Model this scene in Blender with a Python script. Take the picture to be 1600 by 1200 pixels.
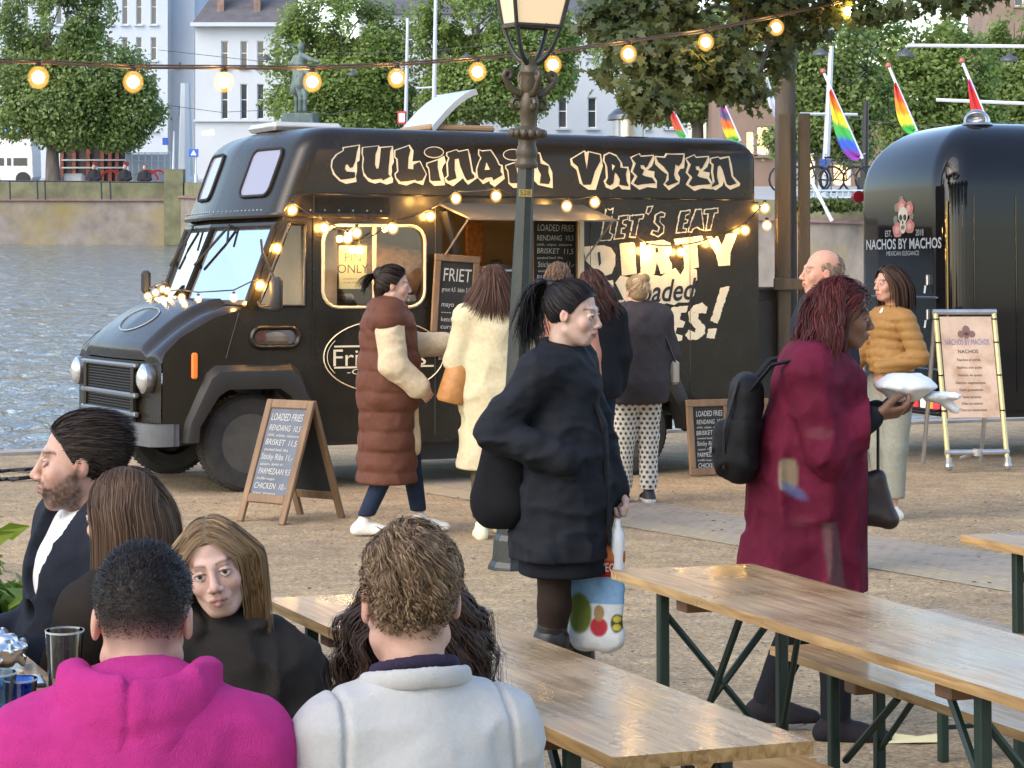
import bpy, math, random
import numpy as np
from mathutils import Matrix, Vector

for _o in list(bpy.data.objects):
    bpy.data.objects.remove(_o)
scene = bpy.context.scene
col = scene.collection
random.seed(7)
rng = np.random.default_rng(7)

# ---------------------------------------------------------------- camera, sky, sun, exposure
EYE = 1.68          # eye height above the gravel under the camera
FPX = 3700.0        # focal length in units of 1/1600 of the picture width
HOR = 265.0         # true horizon, in the same units from the top
SLOPE = (430.0 - HOR) / FPX   # the square falls gently towards the pond
cam_data = bpy.data.cameras.new('camera')
cam = bpy.data.objects.new('camera', cam_data)
col.objects.link(cam)
cam.location = (0, 0, EYE)
cam.rotation_euler = (math.radians(90), 0, 0)
cam_data.sensor_width = 36.0
cam_data.lens = FPX / 1600.0 * 36.0
cam_data.shift_y = -(600.0 - HOR) / 1600.0
cam_data.clip_start = 0.1
cam_data.clip_end = 2000.0
scene.camera = cam

SUN_EL, SUN_AZ = math.radians(38.0), math.radians(-135.0)   # azimuth from +Y (view) towards +X
world = bpy.data.worlds.new('World')
scene.world = world
world.use_nodes = True
_nt = world.node_tree
_nt.nodes.clear()
_sky = _nt.nodes.new('ShaderNodeTexSky')
_sky.sky_type = 'NISHITA'
_sky.sun_disc = False
_sky.sun_elevation = SUN_EL
_sky.sun_rotation = SUN_AZ
_sky.air_density = 1.0
_sky.dust_density = 1.8
_sky.ozone_density = 1.0
_bg = _nt.nodes.new('ShaderNodeBackground')
_bg.inputs['Strength'].default_value = 0.15
_wo = _nt.nodes.new('ShaderNodeOutputWorld')
_nt.links.new(_sky.outputs[0], _bg.inputs[0])
_nt.links.new(_bg.outputs[0], _wo.inputs[0])

sun_data = bpy.data.lights.new('sun', 'SUN')
sun_data.energy = 0.5
sun_data.angle = math.radians(60)
sun_data.color = (1.0, 0.95, 0.88)
sun = bpy.data.objects.new('sun', sun_data)
col.objects.link(sun)
_dir = Vector((math.sin(SUN_AZ) * math.cos(SUN_EL), math.cos(SUN_AZ) * math.cos(SUN_EL), math.sin(SUN_EL)))
sun.rotation_euler = _dir.to_track_quat('Z', 'Y').to_euler()

scene.view_settings.view_transform = 'Standard'
scene.view_settings.look = 'None'
scene.view_settings.gamma = 1.0
scene.view_settings.use_curve_mapping = False
scene.view_settings.exposure = 1.55
scene.render.engine = 'CYCLES'
scene.cycles.use_denoising = True
try:
    scene.cycles.denoiser = 'OPENIMAGEDENOISE'
    scene.cycles.denoising_input_passes = 'RGB_ALBEDO_NORMAL'
except Exception:
    pass
scene.cycles.max_bounces = 6
scene.cycles.transparent_max_bounces = 12
scene.cycles.caustics_reflective = False
scene.cycles.caustics_refractive = False
scene.cycles.sample_clamp_indirect = 4.0

# ---------------------------------------------------------------- placing
def W(x, d, z=0.0):
    """a point z above the sloping gravel, x to the right, d in front of the camera"""
    return Vector((x, d, -SLOPE * d + z))

def at(px, py, d):
    return Vector(((px - 800.0) / FPX * d, d, EYE - (py - HOR) / FPX * d))

def gd(py):
    return FPX * EYE / (py - 430.0)

def gx(px, d):
    return (px - 800.0) / FPX * d

TILT = Matrix.Rotation(-math.atan(SLOPE), 4, 'X')

# ---------------------------------------------------------------- objects
def tag(o, label=None, cat=None, group=None, kind=None):
    if label: o['label'] = label
    if cat: o['category'] = cat
    if group: o['group'] = group
    if kind: o['kind'] = kind
    return o

def empty(name, loc=(0, 0, 0), rz=0.0, tilt=False):
    o = bpy.data.objects.new(name, None)
    o.empty_display_size = 0.1
    col.objects.link(o)
    m = Matrix.Translation(Vector(loc)) @ (TILT if tilt else Matrix.Identity(4)) @ Matrix.Rotation(rz, 4, 'Z')
    o.matrix_world = m
    return o

def link(name, mesh, mat=None, parent=None, smooth=False):
    o = bpy.data.objects.new(name, mesh)
    if mat is not None and len(mesh.materials) == 0:
        mesh.materials.append(mat)
    if smooth and len(mesh.polygons):
        mesh.polygons.foreach_set('use_smooth', np.ones(len(mesh.polygons), dtype=bool))
    col.objects.link(o)
    if parent is not None:
        o.parent = parent
    return o

def copy_tree(o, parent=None):
    c = o.copy()
    col.objects.link(c)
    c.parent = parent
    for ch in list(o.children):
        copy_tree(ch, c)
    return c

def auto_smooth(mesh, deg=35):
    mesh.polygons.foreach_set('use_smooth', np.ones(len(mesh.polygons), dtype=bool))
    try:
        mesh.set_sharp_from_angle(angle=math.radians(deg))
    except Exception:
        pass

def np_mesh(name, V, Fc, colors=None, smooth=True):
    """fast mesh from numpy verts and quads or triangles (one size)"""
    V = np.asarray(V, dtype=np.float32); Fc = np.asarray(Fc, dtype=np.int32)
    me = bpy.data.meshes.new(name)
    n, m = Fc.shape
    me.vertices.add(len(V)); me.vertices.foreach_set('co', V.ravel())
    me.loops.add(n * m); me.loops.foreach_set('vertex_index', Fc.ravel())
    me.polygons.add(n)
    me.polygons.foreach_set('loop_start', np.arange(0, n * m, m, dtype=np.int32))
    try:
        me.polygons.foreach_set('loop_total', np.full(n, m, dtype=np.int32))
    except Exception:
        pass
    if smooth:
        me.polygons.foreach_set('use_smooth', np.ones(n, dtype=bool))
    if colors is not None:
        a = me.color_attributes.new('Col', 'FLOAT_COLOR', 'POINT')
        c = np.ones((len(V), 4), dtype=np.float32); c[:, :3] = colors
        a.data.foreach_set('color', c.ravel())
    me.update(calc_edges=True)
    me.validate()
    return me

class MB:
    """collects faces of one mesh"""
    def __init__(s):
        s.v = []; s.f = []
    def add(s, vs, fs):
        b = len(s.v)
        s.v.extend([tuple(p) for p in vs]); s.f.extend([tuple(b + i for i in f) for f in fs])
        return s
    def box(s, c, size, m=None):
        x, y, z = (k / 2.0 for k in size)
        vs = [(-x,-y,-z),(x,-y,-z),(x,y,-z),(-x,y,-z),(-x,-y,z),(x,-y,z),(x,y,z),(-x,y,z)]
        if m is not None: vs = [m @ Vector(p) for p in vs]
        vs = [(p[0]+c[0], p[1]+c[1], p[2]+c[2]) for p in vs]
        return s.add(vs, [(0,3,2,1),(4,5,6,7),(0,1,5,4),(1,2,6,5),(2,3,7,6),(3,0,4,7)])
    def rbox(s, c, size, r=0.005, m=None):
        """box with chamfered edges"""
        x, y, z = (k / 2.0 for k in size)
        r = min(r, x*.9, y*.9, z*.9)
        vs = []; idx = {}
        for sx in (-1,1):
            for sy in (-1,1):
                for sz in (-1,1):
                    for a in range(3):
                        p = [sx*(x-r), sy*(y-r), sz*(z-r)]
                        p[a] += (sx,sy,sz)[a]*r
                        idx[(sx,sy,sz,a)] = len(vs); vs.append(Vector(p))
        fs = []
        for a in range(3):
            b, c2 = (a+1)%3, (a+2)%3
            for sa in (-1,1):
                q = []
                for sb, sc in ((-1,-1),(1,-1),(1,1),(-1,1)):
                    k = [0,0,0]; k[a]=sa; k[b]=sb; k[c2]=sc
                    q.append(idx[(k[0],k[1],k[2],a)])
                fs.append(tuple(q if sa>0 else q[::-1]))
            # edges along axis a
            for sb in (-1,1):
                for sc in (-1,1):
                    def I(sa, ax):
                        k=[0,0,0]; k[a]=sa; k[b]=sb; k[c2]=sc
                        return idx[(k[0],k[1],k[2],ax)]
                    q = [I(-1,b), I(1,b), I(1,c2), I(-1,c2)]
                    fs.append(tuple(q[::-1] if sb*sc>0 else q))
        for sx in (-1,1):
            for sy in (-1,1):
                for sz in (-1,1):
                    t = [idx[(sx,sy,sz,a)] for a in range(3)]
                    fs.append(tuple(t if sx*sy*sz>0 else t[::-1]))
        if m is not None: vs = [m @ p for p in vs]
        return s.add([(p[0]+c[0],p[1]+c[1],p[2]+c[2]) for p in vs], fs)
    def tube(s, pts, rad, n=8, cap=True, flat=None):
        pts = [Vector(p) for p in pts]
        if not hasattr(rad, '__len__'): rad = [rad]*len(pts)
        vs = []; fs = []
        up = Vector((0,0,1)); prev = None
        for i, p in enumerate(pts):
            a = pts[max(i-1,0)]; b = pts[min(i+1,len(pts)-1)]
            t = (b-a).normalized()
            if prev is None:
                u = t.cross(up)
                if u.length < 1e-3: u = t.cross(Vector((0,1,0)))
                u.normalize()
            else:
                u = (prev - t*prev.dot(t))
                if u.length < 1e-6: u = t.orthogonal()
                u.normalize()
            prev = u
            w = t.cross(u)
            for k in range(n):
                an = 2*math.pi*k/n
                vs.append(p + (u*math.cos(an) + w*math.sin(an)*(flat or 1.0))*rad[i])
        for i in range(len(pts)-1):
            for k in range(n):
                a = i*n+k; b = i*n+(k+1)%n
                fs.append((a, a+n, b+n, b))
        if cap:
            fs.append(tuple(range(n))); fs.append(tuple(range((len(pts)-1)*n, len(pts)*n))[::-1])
        return s.add(vs, fs)
    def lathe(s, prof, n=16, c=(0,0,0), m=None, cap=True):
        vs = []; fs = []
        for r, z in prof:
            for k in range(n):
                an = 2*math.pi*k/n
                p = Vector((r*math.cos(an), r*math.sin(an), z))
                if m is not None: p = m @ p
                vs.append((p[0]+c[0], p[1]+c[1], p[2]+c[2]))
        for i in range(len(prof)-1):
            for k in range(n):
                a=i*n+k; b=i*n+(k+1)%n
                fs.append((a,b,b+n,a+n))
        if cap:
            fs.append(tuple(range(n))[::-1]); fs.append(tuple(range((len(prof)-1)*n, len(prof)*n)))
        return s.add(vs, fs)
    def prism(s, poly, h0, h1, fn):
        """poly of 2D points, extruded between h0 and h1; fn(a, b, h) -> 3D"""
        n = len(poly)
        vs = [fn(a,b,h0) for a,b in poly] + [fn(a,b,h1) for a,b in poly]
        fs = [tuple(range(n))[::-1], tuple(range(n,2*n))]
        for k in range(n):
            l = (k+1)%n
            fs.append((k,l,l+n,k+n))
        return s.add(vs, fs)
    def sphere(s, c, r, n=10, m=6, sc=(1,1,1)):
        prof = [(math.sin(math.pi*i/m)*r, -math.cos(math.pi*i/m)*r) for i in range(m+1)]
        prof[0] = (r*.02, -r); prof[-1] = (r*.02, r)
        return s.lathe(prof, n, c, Matrix.Diagonal((sc[0],sc[1],sc[2])))
    def sheet(s, pts):
        return s.add(pts, [tuple(range(len(pts)))])
    def mesh(s, name):
        me = bpy.data.meshes.new(name)
        me.from_pydata([tuple(p) for p in s.v], [], s.f)
        me.validate(); me.update()
        return me
    def build(s, name, mat, parent=None, smooth=None):
        me = s.mesh(name)
        # consistent outward normals
        import bmesh
        bm = bmesh.new(); bm.from_mesh(me); bmesh.ops.recalc_face_normals(bm, faces=bm.faces); bm.to_mesh(me); bm.free()
        o = link(name, me, mat, parent)
        if smooth: auto_smooth(me, smooth)
        return o

def rrect(w, h, r, n=4, c=(0, 0)):
    out = []
    for (sx, sy, a0) in ((1,1,0),(-1,1,90),(-1,-1,180),(1,-1,270)):
        for k in range(n+1):
            a = math.radians(a0 + 90*k/n)
            out.append((c[0]+sx*(w/2-r)+r*math.cos(a), c[1]+sy*(h/2-r)+r*math.sin(a)))
    return out

def poly_area(p):
    return sum(p[i][0]*p[(i+1)%len(p)][1]-p[(i+1)%len(p)][0]*p[i][1] for i in range(len(p)))/2

def inset(poly, d):
    n = len(poly); sgn = 1 if poly_area(poly) > 0 else -1
    out = []
    for i in range(n):
        a = Vector(poly[i-1]); b = Vector(poly[i]); c = Vector(poly[(i+1)%n])
        e1 = (b-a).normalized(); e2 = (c-b).normalized()
        n1 = Vector((-e1.y, e1.x))*sgn; n2 = Vector((-e2.y, e2.x))*sgn
        m = n1+n2
        if m.length < 1e-4: m = n1.copy()
        m.normalize()
        k = max(m.dot(n1), 0.45)
        q = b + m*(d/k)
        out.append((q.x, q.y))
    return out

# ---------------------------------------------------------------- materials
_mats = {}
def mat(name, color=(.5,.5,.5), rough=.6, metal=0.0, var=0.0, vscale=8.0, bump=0.0, bscale=60.0, sheen=0.0,
        coat=0.0, emit=None, estr=0.0, spec=0.5, attr=None, trans=0.0, alpha=1.0, stretch=(1,1,1), rvar=0.0, detail=4.0, dirt=None, dscale=3.0, sss=0.0):
    if name in _mats: return _mats[name]
    m = bpy.data.materials.new(name); m.use_nodes = True
    nt = m.node_tree; b = nt.nodes['Principled BSDF']; L = nt.links.new
    b.inputs['Base Color'].default_value = (*color, 1)
    b.inputs['Roughness'].default_value = rough
    b.inputs['Metallic'].default_value = metal
    b.inputs['Specular IOR Level'].default_value = spec
    b.inputs['Coat Weight'].default_value = coat
    b.inputs['Coat Roughness'].default_value = 0.05
    b.inputs['Sheen Weight'].default_value = sheen
    b.inputs['Transmission Weight'].default_value = trans
    b.inputs['Alpha'].default_value = alpha
    if sss > 0:
        b.inputs['Subsurface Weight'].default_value = sss
        b.inputs['Subsurface Radius'].default_value = (.012, .005, .003)
        b.inputs['Subsurface Scale'].default_value = 1.0
    if emit is not None:
        b.inputs['Emission Color'].default_value = (*emit, 1)
        b.inputs['Emission Strength'].default_value = estr
    tc = nt.nodes.new('ShaderNodeTexCoord'); mp = nt.nodes.new('ShaderNodeMapping')
    mp.inputs['Scale'].default_value = stretch
    L(tc.outputs['Object'], mp.inputs['Vector'])
    src = None
    if attr:
        a = nt.nodes.new('ShaderNodeAttribute'); a.attribute_name = attr
        src = a.outputs['Color']
    if var > 0:
        n = nt.nodes.new('ShaderNodeTexNoise'); n.inputs['Scale'].default_value = vscale; n.inputs['Detail'].default_value = detail
        n.inputs['Roughness'].default_value = 0.6
        L(mp.outputs[0], n.inputs['Vector'])
        mr = nt.nodes.new('ShaderNodeMapRange')
        mr.inputs['From Min'].default_value = .25; mr.inputs['From Max'].default_value = .75
        mr.inputs['To Min'].default_value = 1-var; mr.inputs['To Max'].default_value = 1+var
        L(n.outputs['Fac'], mr.inputs['Value'])
        mx = nt.nodes.new('ShaderNodeMix'); mx.data_type = 'RGBA'; mx.blend_type = 'MULTIPLY'
        mx.inputs[0].default_value = 1.0
        if src is not None: L(src, mx.inputs[6])
        else: mx.inputs[6].default_value = (*color, 1)
        cr = nt.nodes.new('ShaderNodeCombineColor')
        for i in range(3): L(mr.outputs[0], cr.inputs[i])
        L(cr.outputs[0], mx.inputs[7])
        src = mx.outputs[2]
        if rvar > 0:
            r2 = nt.nodes.new('ShaderNodeMapRange')
            r2.inputs['From Min'].default_value = .3; r2.inputs['From Max'].default_value = .7
            r2.inputs['To Min'].default_value = max(0,rough-rvar); r2.inputs['To Max'].default_value = min(1,rough+rvar)
            L(n.outputs['Fac'], r2.inputs['Value']); L(r2.outputs[0], b.inputs['Roughness'])
    if dirt is not None:
        n3 = nt.nodes.new('ShaderNodeTexNoise'); n3.inputs['Scale'].default_value = dscale; n3.inputs['Detail'].default_value = 6
        L(mp.outputs[0], n3.inputs['Vector'])
        rp = nt.nodes.new('ShaderNodeMapRange'); rp.inputs['From Min'].default_value=.5; rp.inputs['From Max'].default_value=.72
        L(n3.outputs['Fac'], rp.inputs['Value'])
        mx2 = nt.nodes.new('ShaderNodeMix'); mx2.data_type='RGBA'
        L(rp.outputs[0], mx2.inputs[0])
        if src is not None: L(src, mx2.inputs[6])
        else: mx2.inputs[6].default_value=(*color,1)
        mx2.inputs[7].default_value=(*dirt,1)
        src = mx2.outputs[2]
    if src is not None: L(src, b.inputs['Base Color'])
    if bump > 0:
        n2 = nt.nodes.new('ShaderNodeTexNoise'); n2.inputs['Scale'].default_value = bscale; n2.inputs['Detail'].default_value = 3
        L(mp.outputs[0], n2.inputs['Vector'])
        bp = nt.nodes.new('ShaderNodeBump'); bp.inputs['Strength'].default_value = min(1.0, bump); bp.inputs['Distance'].default_value = 0.01*max(1.0,bump)
        L(n2.outputs['Fac'], bp.inputs['Height']); L(bp.outputs[0], b.inputs['Normal'])
    _mats[name] = m
    return m

def glass(name, tint=(1,1,1), rough=0.02, alpha=0.25):
    """thin pane: part clear, part mirror"""
    if name in _mats: return _mats[name]
    m = bpy.data.materials.new(name); m.use_nodes = True
    nt = m.node_tree; nt.nodes.clear(); L = nt.links.new
    out = nt.nodes.new('ShaderNodeOutputMaterial')
    tr = nt.nodes.new('ShaderNodeBsdfTransparent'); tr.inputs[0].default_value = (*tint, 1)
    gl = nt.nodes.new('ShaderNodeBsdfGlossy'); gl.inputs['Roughness'].default_value = rough
    lw = nt.nodes.new('ShaderNodeLayerWeight'); lw.inputs['Blend'].default_value = 0.22
    mr = nt.nodes.new('ShaderNodeMapRange'); mr.inputs['To Min'].default_value = alpha; mr.inputs['To Max'].default_value = 1.0
    L(lw.outputs['Fresnel'], mr.inputs['Value'])
    mx = nt.nodes.new('ShaderNodeMixShader')
    L(mr.outputs[0], mx.inputs[0]); L(tr.outputs[0], mx.inputs[1]); L(gl.outputs[0], mx.inputs[2])
    L(mx.outputs[0], out.inputs[0])
    _mats[name] = m
    return m

# ---------------------------------------------------------------- noise and signed distance sculpting
def vnoise(P, scale, seed=0):
    p = np.asarray(P, dtype=np.float32) * np.float32(scale) + np.float32(1000.0)
    i = np.floor(p); f = p - i; f = f*f*(3-2*f)
    i = i.astype(np.int64)
    def h(a, b, c):
        n = (a*374761393 + b*668265263 + c*1274126177 + seed*974634777) & 0xffffffff
        n = ((n ^ (n >> 13)) * 1274126177) & 0xffffffff
        return ((n ^ (n >> 16)) & 0xffff).astype(np.float32) / 65535.0
    x, y, z = i[...,0], i[...,1], i[...,2]; u, v, w = f[...,0], f[...,1], f[...,2]
    r = 0
    for dx in (0,1):
        for dy in (0,1):
            for dz in (0,1):
                r = r + h(x+dx,y+dy,z+dz) * (u if dx else 1-u) * (v if dy else 1-v) * (w if dz else 1-w)
    return r

def fbm(P, scale, seed=0, oct=3):
    r = 0; a = .5
    for k in range(oct):
        r = r + a*vnoise(P, scale*2**k, seed+k); a *= .5
    return r/(1-.5**oct)

class Sdf:
    def __init__(s, lo, hi, h):
        s.lo = np.array(lo, dtype=np.float32); s.h = float(h)
        s.n = np.maximum(np.ceil((np.array(hi)-s.lo)/h).astype(int)+1, 4)
        s.ax = [s.lo[i]+np.arange(s.n[i], dtype=np.float32)*np.float32(h) for i in range(3)]
        s.D = np.full(tuple(s.n), 1.0, dtype=np.float32)
    def _sl(s, lo, hi):
        a = np.clip(np.floor((np.array(lo)-s.lo)/s.h).astype(int), 0, s.n)
        b = np.clip(np.ceil((np.array(hi)-s.lo)/s.h).astype(int)+1, 0, s.n)
        return a, b
    def _do(s, lo, hi, fn, k, op):
        a, b = s._sl(lo, hi)
        if np.any(b <= a): return
        sl = tuple(slice(a[i], b[i]) for i in range(3))
        x = s.ax[0][sl[0]][:,None,None]; y = s.ax[1][sl[1]][None,:,None]; z = s.ax[2][sl[2]][None,None,:]
        d = fn(x, y, z).astype(np.float32)
        D = s.D[sl]
        k = np.float32(max(k, 1e-5))
        if op == 'add':
            t = np.clip(.5+.5*(D-d)/k, 0, 1)
            s.D[sl] = D*(1-t)+d*t - k*t*(1-t)
        elif op == 'sub':
            t = np.clip(.5-.5*(D+d)/k, 0, 1)
            s.D[sl] = D*(1-t)+(-d)*t + k*t*(1-t)
    def cap(s, a, b, ra, rb=None, k=.02, flat=None, op='add'):
        rb = ra if rb is None else rb
        a = np.array(a, dtype=np.float32); b = np.array(b, dtype=np.float32)
        f = np.array(flat if flat is not None else (1,1,1), dtype=np.float32)
        m = max(ra, rb)*f + k + s.h*2
        lo = np.minimum(a,b)-m; hi = np.maximum(a,b)+m
        mn = float(f.min()) if flat is None else float((f.min()+f.mean())/2)
        ba = (b-a)/f; L2 = float(ba@ba)+1e-12
        def fn(x, y, z):
            px=(x-a[0])/f[0]; py=(y-a[1])/f[1]; pz=(z-a[2])/f[2]
            t = np.clip((px*ba[0]+py*ba[1]+pz*ba[2])/L2, 0, 1)
            d = np.sqrt((px-ba[0]*t)**2+(py-ba[1]*t)**2+(pz-ba[2]*t)**2) - (ra+(rb-ra)*t)
            return d*mn
        s._do(lo, hi, fn, k, op); return s
    def ell(s, c, r, k=.02, op='add', rot=None):
        c = np.array(c, dtype=np.float32); r = np.array(r, dtype=np.float32)
        R = None if rot is None else np.array(rot, dtype=np.float32).T
        m = (r if R is None else np.full(3, r.max())) + k + s.h*2
        def fn(x, y, z):
            px=x-c[0]; py=y-c[1]; pz=z-c[2]
            if R is not None:
                px, py, pz = (R[0,0]*px+R[0,1]*py+R[0,2]*pz, R[1,0]*px+R[1,1]*py+R[1,2]*pz, R[2,0]*px+R[2,1]*py+R[2,2]*pz)
            k0 = np.sqrt((px/r[0])**2+(py/r[1])**2+(pz/r[2])**2)
            k1 = np.sqrt((px/r[0]**2)**2+(py/r[1]**2)**2+(pz/r[2]**2)**2)+1e-6
            return k0*(k0-1)/k1
        s._do(c-m, c+m, fn, k, op); return s
    def chain(s, pts, rad, k=.02, flat=None):
        for i in range(len(pts)-1): s.cap(pts[i], pts[i+1], rad[i], rad[i+1], k, flat)
        return s
    def cut(s, n, d0):
        """keep only n.p > d0"""
        n = np.array(n, dtype=np.float32)
        v = s.ax[0][:,None,None]*n[0]+s.ax[1][None,:,None]*n[1]+s.ax[2][None,None,:]*n[2]-d0
        s.D = np.maximum(s.D, -v); return s
    def pts(s, mask):
        i = np.nonzero(mask)
        return i, np.stack([s.ax[k][i[k]] for k in range(3)], axis=-1)
    def displace(s, fn, band=.06):
        i, P = s.pts(np.abs(s.D) < band)
        s.D[i] -= fn(P).astype(np.float32); return s
    def nets(s):
        D = s.D; h = s.h
        D[0]=np.maximum(D[0],1e-3);D[-1]=np.maximum(D[-1],1e-3);D[:,0]=np.maximum(D[:,0],1e-3);D[:,-1]=np.maximum(D[:,-1],1e-3);D[:,:,0]=np.maximum(D[:,:,0],1e-3);D[:,:,-1]=np.maximum(D[:,:,-1],1e-3)
        S = D < 0
        cnt = np.zeros(tuple(np.array(D.shape)-1), dtype=np.int8)
        cs = [(a,b,c) for a in (0,1) for b in (0,1) for c in (0,1)]
        def sub(A, o): return A[o[0]:A.shape[0]-1+o[0], o[1]:A.shape[1]-1+o[1], o[2]:A.shape[2]-1+o[2]]
        for o in cs: cnt += sub(S, o)
        act = (cnt > 0) & (cnt < 8)
        ii = np.nonzero(act); n = len(ii[0])
        vid = np.full(act.shape, -1, dtype=np.int32); vid[ii] = np.arange(n)
        base = np.stack(ii, -1)
        dv = {o: D[ii[0]+o[0], ii[1]+o[1], ii[2]+o[2]] for o in cs}
        acc = np.zeros((n,3), dtype=np.float32); w = np.zeros(n, dtype=np.float32)
        for o in cs:
            for ax in range(3):
                if o[ax]: continue
                q = list(o); q[ax] = 1; q = tuple(q)
                a, b = dv[o], dv[q]
                m = (a < 0) != (b < 0)
                t = np.where(m, a/np.where(m, a-b, 1), 0)
                p = np.zeros((n,3), dtype=np.float32); p[:] = o
                p[:,ax] = t
                acc += p*m[:,None]; w += m
        V = s.lo + (base + acc/np.maximum(w,1)[:,None])*np.float32(h)
        F = []
        for ax in range(3):
            A = S[tuple(slice(0,-1) if k==ax else slice(1,-1) for k in range(3))]
            B = S[tuple(slice(1,None) if k==ax else slice(1,-1) for k in range(3))]
            e = np.nonzero(A != B)
            fl = A[e]
            i = [e[0].copy(), e[1].copy(), e[2].copy()]
            for k in range(3):
                if k != ax: i[k] = i[k]+1
            b, c = (ax+1)%3, (ax+2)%3
            def cell(db, dc):
                j = [i[0], i[1], i[2]]
                j[b] = j[b]-db; j[c] = j[c]-dc
                return vid[j[0], j[1], j[2]]
            q = np.stack([cell(1,1), cell(0,1), cell(0,0), cell(1,0)], -1)
            q[~fl] = q[~fl][:, ::-1]
            F.append(q)
        return V, np.concatenate(F)

def relax(V, F, it=1, f=.5):
    for _ in range(it):
        acc = np.zeros_like(V); w = np.zeros(len(V), dtype=np.float32)
        for k in range(4):
            a, b = F[:,k], F[:,(k+1)%4]
            np.add.at(acc, a, V[b]); np.add.at(w, a, 1)
            np.add.at(acc, b, V[a]); np.add.at(w, b, 1)
        V = V*(1-f) + f*acc/np.maximum(w,1)[:,None]
    return V

# ---------------------------------------------------------------- flat lettering from the built-in font
def text_mesh(s, size=.1, shear=0.0, width=1.0, bold=0.0):
    c = bpy.data.curves.new('t', 'FONT')
    c.body = s; c.size = size; c.shear = shear; c.align_x = 'CENTER'; c.align_y = 'CENTER'
    c.resolution_u = 3; c.offset = bold
    o = bpy.data.objects.new('t', c); col.objects.link(o)
    bpy.context.view_layer.update()
    me = bpy.data.meshes.new_from_object(o.evaluated_get(bpy.context.evaluated_depsgraph_get()))
    bpy.data.objects.remove(o); bpy.data.curves.remove(c)
    V = [(v.co.x*width, v.co.y) for v in me.vertices]
    F = [tuple(p.vertices) for p in me.polygons]
    bpy.data.meshes.remove(me)
    return V, F

def lettering(name, items, mt, parent, fn, h):
    """items: (text, x, y, size[, kw]); fn(a, b, h) -> 3D on the carrying surface"""
    mb = MB()
    for it in items:
        kw = it[4] if len(it) > 4 else {}
        rot = kw.pop('rot', 0.0) if kw else 0.0
        fit = kw.pop('fit', None) if kw else None
        V, F = text_mesh(it[0], it[3], **kw)
        if not V: continue
        if fit:
            w = max(v[0] for v in V)-min(v[0] for v in V)
            V = [(v[0]*fit/w, v[1]) for v in V]
        ca, sa = math.cos(rot), math.sin(rot)
        mb.add([fn(it[1]+v[0]*ca-v[1]*sa, it[2]+v[0]*sa+v[1]*ca, h) for v in V], F)
    me = mb.mesh(name)
    o = link(name, me, mt, parent); o['kind'] = 'stuff'
    return o
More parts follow.
